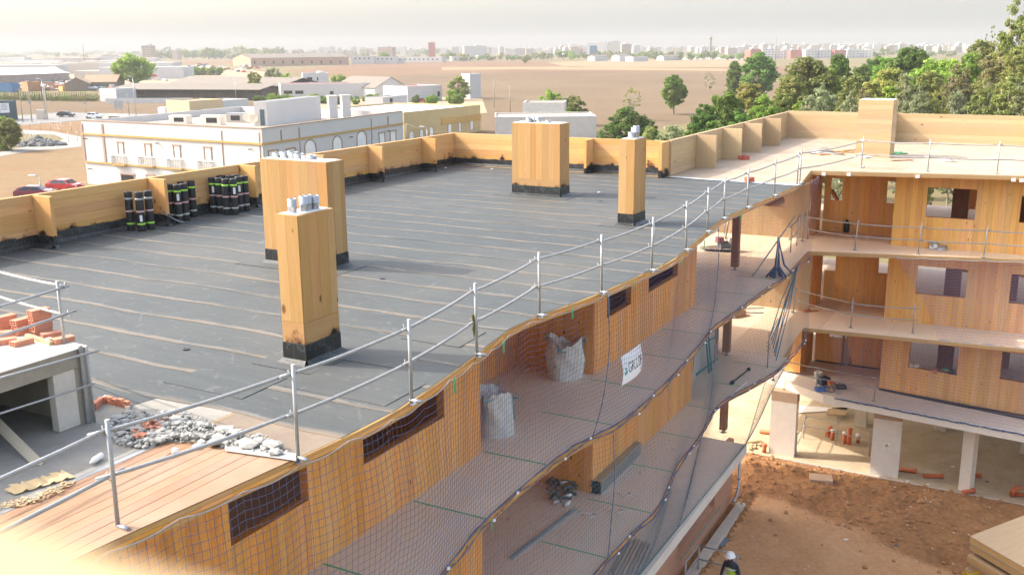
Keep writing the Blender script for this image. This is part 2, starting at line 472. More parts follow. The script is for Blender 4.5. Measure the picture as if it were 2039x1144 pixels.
# ================================================================ the timber building
RF, L1, L2, LP = 11.0, 8.0, 5.0, 2.0
E1, E2, EP = (37.25, -8.0, 42.6), (37.4, -8.15, 39.55), (38.7, -7.24, 36.4)   # wing edges: s at t0, t0, s at t=12
bld = thing('timber_building', 'half built cross laminated timber block with black felt roof, galleries and an unfinished pale wing', 'building', A(20, -14, 0))
def smooth_edge(pts):
    xs = np.arange(2.6, 37.2, .25); ys = np.interp(xs, [p[0] for p in pts], [p[1] for p in pts])
    k = np.ones(5)/5; ys = np.convolve(np.pad(ys, 2, mode='edge'), k, mode='valid')
    return lambda s: np.interp(s, xs, ys)
# the gallery edges swing gently in and out along the block
ER = smooth_edge([(3, -7.6), (5.4, -7.5), (7.4, -7.28), (9, -7.12), (9.7, -7.08), (10.7, -7.19), (12.4, -7.41), (13.9, -7.69), (14.6, -7.64), (16.4, -7.33), (18.9, -7.17), (20.2, -7.08), (21.1, -7.21), (23.3, -7.45), (25.7, -7.76), (27.9, -7.68), (30.3, -7.6), (32.8, -7.5), (38, -7.5)])
EL1 = smooth_edge([(3, -7.5), (9, -7.15), (11, -7.29), (12.1, -7.51), (13, -7.63), (14.1, -7.69), (16.2, -7.68), (17, -7.53), (18, -7.33), (19.4, -7.31), (21.3, -7.43), (23.7, -7.62), (25.7, -7.88), (26.8, -7.78), (29.4, -7.77), (32.5, -7.63), (38, -7.55)])
EL2 = smooth_edge([(3, -7.5), (16.9, -7.48), (18.2, -7.5), (20.4, -7.37), (21.4, -7.56), (23.1, -7.85), (25, -7.92), (27.5, -8.26), (28.5, -8.18), (30, -7.8), (32, -7.48), (38, -7.5)])
def edge_pts(E, s0, s1, off=0.0, st=.4):
    k = max(1, int(round((s1-s0)/st)))
    return [A(s0+(s1-s0)*i/k, float(E(s0+(s1-s0)*i/k))+off) for i in range(k+1)]
def rects(L, z0, z1, ops, cuts):
    xs = sorted(set([0, L]+[round(c, 4) for c in cuts if 0 < c < L]+[round(min(max(e, 0), L), 4) for o in ops for e in o[:2]]))
    out = []
    for a, b in zip(xs, xs[1:]):
        if b-a < .004: continue
        seg = [(z0, z1)]
        for (o0, o1, c0, c1) in ops:
            if o0 < b-1e-3 and o1 > a+1e-3:
                new = []
                for (p, q) in seg:
                    if c0 > p: new.append((p, min(q, c0)))
                    if c1 < q: new.append((max(p, c1), q))
                seg = [(p, q) for p, q in new if q-p > .004]
        out += [(a, b, p, q) for p, q in seg]
    return out
def wall(P0, P1, z0, z1, nrm, thick=.12, bw=.2, ops=(), mat=None, core=None, horiz=False, name='wall_panel', parent=None, boards=True, bname='board', label=None, gap=.005, proud=.016):
    parent = parent or bld
    P0 = Vector((P0.x, P0.y, 0)); P1 = Vector((P1.x, P1.y, 0))
    D = (P1-P0); L = D.length; D.normalize(); nrm = Vector(nrm)
    n = Vector((D.y, -D.x, 0)); n = n if n.dot(nrm) > 0 else -n
    mb = MB()
    for (a, b, p, q) in rects(L, z0, z1, ops, []):
        mb.box8(P0+D*a+ZV3*p, D*(b-a), -n*thick, ZV3*(q-p), 2 if not horiz else 0)
    w = mb.build(name, core or mat, parent, label=label)
    if not boards: return w
    cache = {}
    if horiz:
        k = max(1, round((z1-z0)/bw)); hs = [(z0+(z1-z0)*i/k, z0+(z1-z0)*(i+1)/k) for i in range(k)]
        R_ = [(0, L, p, q) for p, q in hs]
    else:
        R_ = rects(L, z0, z1, ops, [bw*i for i in range(1, int(L/bw)+1)])
    pl = WLOC[w.name]
    for (a, b, p, q) in R_:
        key = (round(b-a, 3), round(q-p, 3))
        if key not in cache:
            m_ = MB(); m_.box8(Vector((0, 0, 0))+D*gap/2+ZV3*(gap/2 if horiz else 0), D*(b-a-gap), n*proud, ZV3*(q-p-(gap if horiz else 0)), 0 if horiz else 2)
            cache[key] = m_.mesh(bname, mat)
        o = link_mesh(bname, cache[key], w, P0+D*a+ZV3*p-pl)
        WLOC[o.name] = pl
    return w
def openpx(P0, P1, quad):
    D = (P1-P0).normalized()
    h = [hit(u, v, P0, D) for u, v in quad]
    a = sorted(x[0] for x in h); z = sorted(x[1] for x in h)
    return ((a[0]+a[1])/2, (a[2]+a[3])/2, (z[0]+z[1])/2, (z[2]+z[3])/2)

# ---- slabs
roof_poly = [A(3, -21.25), A(33.75, -21.25), A(33.75, -12.15), A(51.1, -12.15), A(51.1, 12), A(41.7, 12), A(37.3, -7.95)]+edge_pts(ER, 3, 33.2)[::-1]
MB().prism(roof_poly, RF-.15, RF-.012).build('roof_slab', W_HONEY, bld)
for z, fr, EE in ((L1, [A(E1[2], 12), A(E1[0], E1[1]), A(33.4, float(EL1(33.4)))], EL1), (L2, [A(E2[2], 12), A(E2[0], E2[1]), A(33.4, float(EL2(33.4)))], EL2)):
    MB().prism([A(3, -21.2), A(33.7, -21.2), A(33.7, -12.15), A(51, -12.15), A(51, 12)]+fr+edge_pts(EE, 3, 33.0)[::-1], z-.15, z-.006).build('floor_slab', W_HONEY, bld)
    s = 3.3
    while s < 33:                                             # floor panels of the gallery with green tape on the joints
        e = min(s+2.4, 33.4)
        MB().prism([A(s+.004, -20.9), A(e-.004, -20.9)]+edge_pts(EE, s+.004, e-.004, -.02)[::-1], z-.005, z).build('floor_panel', W_FLOOR, bld)
        if s > 4: MB().prism([A(s-.02, -9.05), A(s+.02, -9.05), A(s+.02, float(EE(s))-.04), A(s-.02, float(EE(s))-.04)], z+.001, z+.0025).build('joint_tape', GREEN, bld)
        s = e
    f0, f1 = fr[1], fr[0]
    t = -12.1
    while t < 11.5:                                           # floor panels of the wing
        e = min(t+2.4, 11.9)
        def fs(tt): return (33.42 if tt < -8.16 else (f0+(f1-f0)*((tt+8.07)/20.07)).dot(UV3)+.03)
        lo = [A(33.42, e-.004), A(33.42, t+.004)] if e < -7.9 else ([A(fs(e), e-.004), A(fs(-7.9), -7.9), A(33.42, -7.7), A(33.42, t+.004)] if t < -8.16 else [A(fs(e), e-.004), A(fs(t), t+.004)])
        MB().prism([A(50.9, t+.004), A(50.9, e-.004)]+lo, z-.005, z).build('floor_panel', W_LOBBY, bld)
        t = e
# podium slabs in concrete
MB().prism([A(3, -21.2), A(32.3, -21.2), A(32.3, -8.5), A(3, -8.15)], LP-.34, LP).build('podium_slab', CONC_L, bld)
MB().prism([A(51, -12.6), A(51, 12), A(EP[2], 12), A(EP[0], EP[1]), A(39.9, -9.4), A(41.5, -12.6)], LP-.34, LP).build('podium_slab', CONC_L, bld)
# ---- roof membrane, laid in overlapping strips
k = 0; s = 8.75
while s < 33.3:
    e = s+.985; n_ = 26; mb = MB()
    t0, t1 = -21.02, float(ER(s+.5))-.015
    tA, tB = float(ER(s))-.012, float(ER(e))-.012
    jit = [.030*math.sin(i*.9+k*1.7)+.03*rng.uniform(-1, 1) for i in range(n_+1)]
    for i in range(n_):
        a, b = t0+(t1-t0)*i/n_, t0+(t1-t0)*(i+1)/n_
        def row(tt, j):
            sl = s+jit[j]*(j < n_); wob = .003*math.sin(tt*3+k); f_ = (tt-t0)/(t1-t0); ta, tb = t0+(tA-t0)*f_, t0+(tB-t0)*f_
            return (A(sl, ta, RF-.009), A(sl, ta, RF-.001+wob), A(e+.06, tb, RF-.009))
        p, q = row(a, i), row(b, i+1)
        mb.face([p[0], q[0], q[1], p[1]], [(a+k*3.1, 0), (b+k*3.1, 0), (b+k*3.1, .01), (a+k*3.1, .01)], 0)
        mb.face([p[1], q[1], q[2], p[2]], [(a+k*3.1, .01), (b+k*3.1, .01), (b+k*3.1, 1.05), (a+k*3.1, 1.05)], 0)
    mb.build('membrane_strip', MEMBRANE, bld)
    s = e; k += 1
# a short crosswise strip along the gallery edge near the debris
mb = MB()
p = [A(8.35, -11, RF-.006), A(8.42, -10.1, RF-.006), A(9.3, -9.9, RF-.004), A(9.2, -8.8, RF-.004), A(8.45, -7.6, RF-.005), A(8.9, -7.46, RF-.003), A(9.2, -7.5, RF), A(9.2, -12.5, RF), A(8.35, -12.5, RF-.006)]
mb = MB(); mb.face([A(8.3, -21, RF-.004), A(8.3, -10.3, RF-.004), A(8.85, -10.2, RF-.004), A(8.85, -21, RF-.004)], [(0, .3), (10.7, .3), (10.8, .85), (0, .85)]); mb.build('membrane_strip', MEMBRANE, bld)
# ---- bare screed and dusty wood in front of the membrane
MB().prism([A(3.2, -21), A(8.9, -21), A(8.9, -8.93), A(3.2, -8.93)], RF-.02, RF-.008).build('screed', SCREED, bld)
MB().prism([A(7.98, -8.9), A(8.95, -8.9)]+edge_pts(ER, 7.98, 8.9, -.015)[::-1], RF-.018, RF-.007).build('dusty_board', plain('clay smeared board', (.21, .165, .12), .9, .35, 1.6, c2=(.13, .10, .075)), bld)
mb = MB()
w_ = 1.28/8
deck = MB().prism([A(3.2, -8.9), A(7.95, -8.9)]+edge_pts(ER, 3.2, 7.95, -.012)[::-1], RF-.02, RF-.009).build('roof_deck', W_AMBER, bld)
for i in range(8):
    MB().box8(A(3.2, -8.9+w_*i+.003, RF-.008), UV3*4.74, WV3*(w_-.007), ZV3*(.012+rng.uniform(-.0012, .0012)), 0).build('deck_board', W_DECK, deck)
MB().prism([A(3.2, -8.9+1.28+.004), A(7.94, -8.9+1.28+.004)]+edge_pts(ER, 3.2, 7.94, -.006)[::-1], RF-.008, RF+.003).build('deck_board', W_DECK, deck)
MB().box8(A(3.2, -8.98, RF-.01), UV3*4.8, WV3*.07, ZV3*.014, 0).build('edge_flashing', STEEL, bld)
# recessed lifting holes in the deck
for u, v in ((165, 1001), (80, 1043), (145, 1068), (232, 1022)):
    p = G(u, v, RF+.0025); MB().lathe(p, [(.035, 0), (.035, .001), (0, .001)], 12, 1.3, .7).build('lifting_hole', W_BROWN, bld)
# ---- pale roof deck of the wing
t = -12.05
seam = lambda tt: 33.45+(tt+12.1)*-.06
while t < 11.8:
    e = min(t+2.35, 11.9)
    fr = lambda tt: max(seam(tt), 37.3+(tt+7.95)*.2205+.02) if tt > -7.9 else seam(tt)
    pts = [A(51, t+.004), A(51, e-.004), A(fr(e), e-.004)]
    if t < -7.95 < e: pts += [A(37.25, -7.97), A(seam(-7.5), -7.5)]
    if t < -7.5: pts = [A(51, t+.004), A(51, e-.004)]+([A(seam(e), e-.004)] if e < -7.95 else [A(fr(e), e-.004), A(37.3, -7.97), A(33.2, -7.42)])
    pts.append(A(fr(t), t+.004))
    MB().prism(pts, RF-.012, RF+.002).build('roof_panel', W_PALEDECK, bld)
    t = e
MB().prism([A(33.38, -12), A(33.56, -12), A(33.25, -7.45), A(33.07, -7.45)], RF+.003, RF+.008).build('joint_strip', PAPER, bld)
# ---- parapets with fins
def parapet(P0, P1, nrm, mat, z1=12.22, bh=.2):
    return wall(P0, P1, RF, z1, nrm, .1, bh, mat=mat, horiz=True, name='parapet_panel', bname='parapet_board', gap=.004, proud=.012)
def fin(P, D, ln, mat, z1=12.21):
    n = Vector((D.y, -D.x, 0))
    w = MB().box8(P-n*.045+ZV3*RF, D*ln, n*.09, ZV3*(z1-RF), 2).build('parapet_fin', mat, bld)
    k = max(2, int(ln/.2))
    for i in range(k):
        MB().box8(P+D*(ln*i/k+.002)-n*.0555+ZV3*RF, D*(ln/k-.004), n*.0105, ZV3*(z1-RF), 2).build('fin_board', mat, w)
    return w
def upst(P0, P1, nrm, h=.27, off=.02):
    D = (P1-P0).normalized(); n = Vector((D.y, -D.x, 0)); n = n if n.dot(nrm) > 0 else -n
    mb = MB(); L = (P1-P0).length
    a, b = P0+n*off, P1+n*off
    k = max(2, int(L/.25)); rows = []
    for i in range(k+1):
        q = a+(b-a)*i/k; hh = h+.012*math.sin(i*2.1)+rng.uniform(-.008, .008)
        rows.append((q+n*.09+ZV3*(RF+.004), q+n*.012+ZV3*(RF+.075), q+ZV3*(RF+hh), q-n*.02+ZV3*(RF+hh)))
    for i in range(k):
        d0, d1 = L*i/k, L*(i+1)/k
        for j, (v0, v1) in enumerate(((-.05, 0), (0, h), (h, h+.02))):
            mb.face([rows[i][j], rows[i+1][j], rows[i+1][j+1], rows[i][j+1]], [(d0, v0), (d1, v0), (d1, v1), (d0, v1)])
    return mb.build('membrane_upstand', UPSTAND, bld)
fin_s = [4.6, 8.1, 11.6, 15.0, 18.42, 21.8, 24.9, 28.05, 31.4]
ed = [3.0]+fin_s+[33.75]
for a, b in zip(ed, ed[1:]):
    parapet(A(a, -21.08), A(b, -21.08), WV3, W_SCORCH)
    upst(A(a+.05, -21.06), A(b-.05, -21.06), WV3)
for s in fin_s:
    fin(A(s, -21.06), WV3, .6, W_SCORCH)
    upst(A(s-.055, -21.04), A(s-.055, -20.44), -UV3, .28, .006); upst(A(s-.06, -20.455), A(s+.06, -20.455), WV3, .28, .004)
for a, b in ((-21.08, -18.1), (-18.1, -15.12), (-15.12, -12.2)):
    parapet(A(33.68, a), A(33.68, b), -UV3, W_SCORCH)
    upst(A(33.66, a+.03), A(33.66, b-.06), -UV3, .26)
for t in (-18.1, -15.12): fin(A(33.66, t), -UV3, .6, W_SCORCH); upst(A(33.64, t+.055), A(33.1, t+.055), WV3, .27, .006)
MB().box8(A(33.0, -12.28, RF), UV3*.75, WV3*.12, ZV3*1.23, 2).build('parapet_fin', W_SCORCH, bld)
ed = [33.75, 36.5, 39.85, 42.85, 46.15, 50.7]
for a, b in zip(ed, ed[1:]): parapet(A(a, -12.1), A(b, -12.1), WV3, W_PALE, 12.25)
for s in ed[1:-1]: fin(A(s, -12.09), WV3, .78, W_PALE, 12.23)
ed = [-12.1, -7.05, -1.3, 4.6, 11.5]
for a, b in zip(ed, ed[1:]): parapet(A(50.6, a), A(50.6, b), -UV3, W_PALE, 12.3)
for t in ed[1:-1]: fin(A(50.58, t), -UV3, .75, W_PALE, 12.36)
# ---- chimneys: a core, boards, a felt skirt and sheet metal ducts
def chimney(s0, s1, t0, t1, z1, mat, ducts, dr=.08, horiz=False, skirt=.3, joint=None):
    c = MB().box8(A(s0+.012, t0, RF), UV3*(s1-s0-.012), WV3*(t1-t0-.012), ZV3*(z1-RF), 2).build('chimney', mat, bld)
    def face(P, D, L, n):
        if horiz:
            k = int(round((z1-RF)/.2))
            for i in range(k):
                MB().box8(P+ZV3*((z1-RF)*i/k+.002), D*L, n*.012, ZV3*((z1-RF)/k-.004), 0).build('board', mat, c)
            return
        k = max(2, int(round(L/.2))); x = 0
        ws = [rng.uniform(.7, 1.3) for _ in range(k)]; f = L/sum(ws)
        for w in ws:
            if joint:
                MB().box8(P+D*(x+.0015)+ZV3*(joint+.004), D*(w*f-.003), n*.012, ZV3*(z1-RF-joint-.004), 2).build('board', mat, c)
            else:
                MB().box8(P+D*(x+.0015), D*(w*f-.003), n*.012, ZV3*(z1-RF), 2).build('board', mat, c)
            x += w*f
        if joint: MB().box8(P, D*L, n*.012, ZV3*joint, 0).build('board', mat, c)
    face(A(s0+.012, t0, RF), WV3, t1-t0-.012, -UV3)
    face(A(s0+.013, t1-.012, RF), UV3, s1-s0-.013, WV3)
    if skirt:
        m = MB()
        for P, D, L, n in ((A(s0-.004, t0-.004, RF), WV3, t1-t0+.008, -UV3), (A(s0-.004, t1+.004, RF), UV3, s1-s0+.008, WV3)):
            m.face([P+n*.11+ZV3*.003-D*.05, P+n*.11+D*(L+.05)+ZV3*.003, P+D*L+n*.012+ZV3*.06, P+n*.012+ZV3*.06], [(0, -.1), (L, -.1), (L, .02), (0, .02)])
            m.face([P+n*.012+ZV3*.06, P+D*L+n*.012+ZV3*.06, P+D*L+n*.006+ZV3*skirt, P+n*.006+ZV3*skirt], [(0, 0), (L, 0), (L, skirt), (0, skirt)])
            m.face([P+n*.006+ZV3*skirt, P+D*L+n*.006+ZV3*skirt, P+D*L-n*.01+ZV3*skirt, P-n*.01+ZV3*skirt])
        m.build('felt_skirt', UPSTAND, c)
    MB().box8(A(s0+.05, t0+.04, z1), UV3*(s1-s0-.1), WV3*(t1-t0-.09), ZV3*.012).build('cover_sheet', PAPER, c)
    for (fs_, ft, h) in ducts:
        q = A(s0+(s1-s0)*fs_, t0+(t1-t0)*ft, z1+.012)
        MB().lathe(q, [(dr, 0), (dr, h*.45), (dr+.006, h*.47), (dr, h*.49), (dr, h), (dr-.012, h), (dr-.012, .02), (0, .02)], 14).build('duct', STEEL, c)
    return c
ch1 = chimney(10.76, 11.56, -9.79, -9.37, 13.2, W_STACK, [(.2, .45, .2), (.42, .6, .22), (.56, .55, .22), (.72, .62, .2)], .065, joint=.62)
ch2 = chimney(16.02, 16.58, -14.91, -13.11, 13.24, W_STACK, [(.5, .14, .1), (.5, .26, .13), (.5, .38, .13), (.5, .47, .1), (.5, .58, .08), (.5, .66, .08)], .11)
ch3 = chimney(27.38, 28.02, -15.03, -13.35, 13.22, W_STACK, [(.3, .3, .13), (.5, .38, .15), (.45, .47, .16), (.5, .66, .07)], .09, joint=.5)
ch4 = chimney(23.68, 24.45, -9.88, -9.44, 13.2, W_STACK, [(.35, .5, .15), (.6, .62, .3), (.75, .4, .24)], .085)
ch5 = chimney(42.8, 43.9, -7.4, -6.05, 13.3, W_PALE, [], horiz=True, skirt=0)
# ---- gallery walls of the long block
TW = -9.1
for z, z1, gates in ((L1, RF-.16, 1), (L2, L1-.16, 2)):
    P0, P1 = A(3.2, TW), A(15.23, TW)
    ops = []
    if z == L1:
        ops = [openpx(P0, P1, [(455, 990), (612, 930), (455, 1083), (612, 1000)]), openpx(P0, P1, [(722, 880), (883, 785), (722, 922), (883, 832)])]
        ops = [(o[0], o[1], o[2], 10.55) for o in ops]
        ops.append((0, 2.95, z, 10.3))
    wall(P0, P1, z, z1, WV3, .14, .2, ops, W_AMBERD, W_AMBER)
    P0, P1 = A(20.45, TW), A(27.82, TW)
    ops = []
    if z == L1:
        ops = [openpx(P0, P1, [(1208, 585), (1256, 568), (1208, 632), (1256, 605)]), openpx(P0, P1, [(1291, 545), (1349, 520), (1291, 581), (1349, 548)])]
        ops = [(o[0], o[1], o[2], 10.55) for o in ops]
    wall(P0, P1, z, z1, WV3, .14, .2, ops, W_AMBERD, W_AMBER)
    # the recess between them
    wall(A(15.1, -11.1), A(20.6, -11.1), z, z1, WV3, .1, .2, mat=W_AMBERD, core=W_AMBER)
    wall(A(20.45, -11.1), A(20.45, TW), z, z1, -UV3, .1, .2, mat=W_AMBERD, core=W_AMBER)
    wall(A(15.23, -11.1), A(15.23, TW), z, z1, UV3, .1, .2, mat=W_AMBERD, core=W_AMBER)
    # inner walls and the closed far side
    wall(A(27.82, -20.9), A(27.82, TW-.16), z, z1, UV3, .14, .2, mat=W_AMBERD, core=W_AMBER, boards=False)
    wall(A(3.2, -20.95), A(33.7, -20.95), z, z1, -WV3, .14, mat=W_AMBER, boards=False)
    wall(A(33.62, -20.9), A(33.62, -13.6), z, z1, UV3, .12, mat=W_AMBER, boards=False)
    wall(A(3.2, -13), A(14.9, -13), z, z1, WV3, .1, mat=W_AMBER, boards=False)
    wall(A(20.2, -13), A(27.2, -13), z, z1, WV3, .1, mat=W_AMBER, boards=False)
# concrete post and green insulation board in the open bay at the near end
MB().box8(A(5.35, -9.4, L1), UV3*.28, WV3*.3, ZV3*2.55, 2).build('post', CONC_D, bld)
MB().box8(A(5.75, -9.15, L1), UV3*.05, WV3*.1, ZV3*2.45, 2).build('frame_strip', plain('mint steel', (.5, .58, .53), .5), bld)
# lobby posts on steel shoes
def post(u, v, z, z1, w=.2):
    p = G(u, v, z)
    b = MB().box8(p-UV3*w/2-WV3*w/2+ZV3*.12, UV3*w, WV3*w, ZV3*(z1-z-.12), 2).build('post', W_BROWN, bld)
    m = MB(); m.tube([p+ZV3*.012, p+ZV3*.12], .045, 8); m.box(p+ZV3*.006, (.2, .2, .012), .5); m.box(p+ZV3*.112, (.16, .16, .012), .5)
    m.build('post_shoe', STEEL, b)
post(1463, 537, L1, RF-.16, .24); post(1446, 706, L2, L1-.16, .24); post(1440, 860, LP, L2-.16, .24)
# podium walls below the long block
wall(A(3.2, TW-.6), A(27.8, TW-.6), LP, L2-.16, WV3, .14, .2, mat=W_AMBERD, core=W_AMBER, boards=False)
wall(A(3.2, -9.3), A(33.5, -9.3), GZ, LP-.35, WV3, .2, mat=plain('terracotta render', (.46, .25, .16), .85, .15, 1.5), boards=False, ops=[(24.4, 28.2, GZ+1.1, GZ+2.6)])
wall(A(3.2, -20), A(32.3, -20), GZ, LP-.35, WV3, .2, mat=CONC, boards=False)
MB().box8(A(27.4, -9.14, GZ+1.03), UV3*4.1, WV3*.07, ZV3*.05).build('window_sill', CONC_D, bld)
MB().box8(A(3.3, -9.05, GZ), UV3*30.2, WV3*.3, ZV3*.42).build('plinth_kerb', CONC, bld)
# ---- the wing: rooms behind the galleries
def wing(z, z1, sw0, sw1, bay_s, tcol, tpan, wins, backw, core, brd, sk=0.0, lob=True):
    line = lambda t: A(sw0+(sw1-sw0)*(t+5.4)/5.3, t)
    zt = z1
    # front wall with its windows
    P0, P1 = line(tpan), line(9)
    ops = [openpx(P0, P1, q) for q in wins]
    wall(P0, P1, z+sk, zt, -UV3, .14, .2, ops, brd, core)
    # end wall towards the lobby, ending in a broad post
    if lob:
        P0, P1 = line(-12.05), line(tcol)
        ops = [(lo[0], lo[1], lo[2], lo[3]) for lo in [openpx(P0, P1, q) for q in lob]] if isinstance(lob, list) else []
        wall(P0, P1, z+sk, zt, -UV3, .16, .2, ops, W_PALE if z > 4 else brd, core)
    else:
        wall(line(-9.3), line(tcol), z+sk, zt, -UV3, .5, .2, mat=brd, core=core)
    # the open bay: back wall with slit windows, posts in the left side, right return
    P0, P1 = A(bay_s, tcol+.1), A(bay_s, tpan+.05)
    wall(P0, P1, z+sk*.5, zt, -UV3, .12, .2, [openpx(P0, P1, q) for q in backw], brd, core)
    for f in (.35, .62):
        q = A(sw0+(bay_s-sw0)*f, tcol-.02)
        MB().box8(q+ZV3*z, UV3*.16, WV3*.12, ZV3*(zt-z), 2).build('post', core, bld)
    Pa, Pb = A(sw0+(bay_s-sw0)*.3, tcol), A(bay_s, tcol)
    wall(Pa, Pb, z+sk*.5, zt, WV3, .12, .2, [(.25, .55, z+.9, z+2.2), (.9, 1.25, z+.9, z+2.2)], brd, core, boards=False)
    wall(line(tpan)+UV3*.15, A(bay_s, tpan+.06), z, zt, -WV3, .12, .2, mat=brd, core=core, boards=False)
    # inside: brown posts and the far facade with large openings
    for (s, t) in ((44.4, -3.7), (45.6, -1.6), (44.2, -2.35), (44.4, 1.2), (46.5, 3.5)):
        MB().box8(A(s, t, z), UV3*.3, WV3*.62, ZV3*(zt-z), 2).build('post', W_BROWN, bld)
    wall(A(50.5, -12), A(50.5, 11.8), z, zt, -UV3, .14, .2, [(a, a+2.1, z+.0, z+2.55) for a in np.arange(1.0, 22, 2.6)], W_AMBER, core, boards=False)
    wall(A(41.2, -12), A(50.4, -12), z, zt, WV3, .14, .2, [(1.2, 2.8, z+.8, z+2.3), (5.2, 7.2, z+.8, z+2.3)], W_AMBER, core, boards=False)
wing(L1, RF-.16, 39.85, 40.07, 42.0, -8.47, -5.34, [[(1848, 373), (1947, 377), (1843, 432), (1941, 437)], [(2034, 390), (2130, 394), (2030, 443), (2126, 449)]],
     [[(1655, 355), (1678, 355), (1653, 398), (1676, 399)], [(1768, 361), (1785, 361), (1763, 404), (1781, 405)]], W_AMBER, W_WING, lob=[[(1522, 392), (1563, 390), (1522, 410), (1563, 412)]])
wing(L2, L1-.16, 40.05, 40.24, 42.15, -8.28, -5.4, [[(1827, 528), (1929, 537), (1823, 585), (1921, 592)], [(2013, 545), (2120, 553), (2010, 604), (2116, 612)]],
     [[(1640, 507), (1665, 507), (1637, 538), (1663, 540)], [(1750, 511), (1770, 512), (1748, 544), (1768, 546)]], W_AMBER, W_WING, lob=True)
wing(LP, L2-.16, 40.3, 39.6, 43.0, -8.64, -5.4, [[(1813, 678), (1911, 690), (1808, 732), (1905, 744)], [(1996, 701), (2090, 712), (1990, 756), (2086, 767)]],
     [[(1651, 655), (1690, 655), (1651, 673), (1690, 674)]], W_AMBER, W_WING, sk=.1, lob=False)
# black sill gasket under the lowest walls
MB().box8(A(40.28, -5.4, LP), Vector(A(37.7, 9)-A(40.3, -5.4)), UV3*.1, ZV3*.1).build('sill_gasket', BLACK, bld)
MB().box8(A(42.97, -8.5, LP), WV3*3.1, UV3*.03, ZV3*.06).build('sill_gasket', BLACK, bld)
# edge boards: stacked lamellae seen on the slab edges of the wing
for z, a, b in ((RF-.012, A(37.3, -7.95), A(41.7, 12)), (L1-.006, A(E1[0], E1[1]), A(E1[2], 12)), (L2-.006, A(E2[0], E2[1]), A(E2[2], 12))):
    D = b-a; n = Vector((D.y, -D.x, 0)).normalized()
    for i in range(4):
        MB().box8(a+ZV3*(z-.036*(i+1)+.002), D, n*(.006+.003*(i % 2)), ZV3*.032, 0).build('edge_lamella', W_HONEY if i % 2 else W_PALE, bld)
for z, EE in ((RF-.012, ER), (L1-.006, EL1), (L2-.006, EL2)):
    for i in range(3):
        m = MB(); P_ = edge_pts(EE, 3.1, 33.1)
        for a, b in zip(P_, P_[1:]): m.box8(a-WV3*.03+ZV3*(z-.046*(i+1)+.002), b-a, WV3*(.036+.003*(i % 2)), ZV3*.041, 0)
        m.build('edge_lamella', W_AMBERD if i % 2 else W_HONEY, bld)
# concrete pillars under the wing
def pillar(q0, q1, w, z1, mat, cap=True):
    p, q = G(*q0), G(*q1); D = (q-p)
    n = Vector((-D.y, D.x, 0)).normalized()
    b = MB().box8(p, D, n*w, ZV3*(z1-GZ-(.42 if cap else 0)), 2).build('pillar', mat, bld)
    if cap: MB().box8(p+ZV3*(z1-GZ-.42)-D*.006-n*.006, D*1.012, n*(w+.012), ZV3*.42, 2).build('pillar_head', plain('clay stained concrete', (.40, .28, .19), .85, .2, 2), b)  # top of the pillar in a browner colour than the shaft
pillar((1530, 905), (1580, 914), .45, LP-.35, CONC_L); pillar((1731, 946), (1787, 955), .5, LP-.35, CONC_L)
pillar((1907, 978), (1929, 985), .4, LP-.35, CONC_L, False)
for (u, v, w) in ((1700, 850, .5), (1860, 860, .45), (2030, 905, .5)): 
    p = G(u, v); MB().box8(p, WV3*w, UV3*w, ZV3*(LP-.35-GZ), 2).build('pillar', CONC, bld)
p = G(1766, 886+0); 

# felt patches torched round the chimneys and beside the gallery edge
for i, (s0, s1, t0, t1, dz) in enumerate(((10.45, 11.9, -10.15, -9.0, 5), (15.6, 16.95, -15.4, -12.7, 5), (26.95, 28.4, -15.5, -12.95, 5), (23.3, 24.8, -10.3, -9.1, 5), (9.9, 10.9, -9.05, -7.3, 4), (11.2, 12.15, -9.3, -8.1, 7), (12.5, 13.45, -8.9, -7.85, 4), (9.25, 10.2, -10.6, -9.2, 3))):
    j = lambda: rng.uniform(-.04, .04)
    q = [A(s0+j(), t0+j()), A(s1+j(), t0+j()), A(s1+j(), t1+j()), A(s0+j(), t1+j())]; m = MB(); z_ = RF+.001*dz
    m.face([p+ZV3*z_ for p in q][::-1], [(i*3.3, .35), (i*3.3, .98), (i*3.3+t1-t0, .98), (i*3.3+t1-t0, .35)])
    for a, b in zip(q, q[1:]+q[:1]): m.face([a+ZV3*(RF-.006), b+ZV3*(RF-.006), b+ZV3*z_, a+ZV3*z_], [(0, .3), (1, .3), (1, .31), (0, .31)])
    m.build('membrane_patch', MEMBRANE, bld)
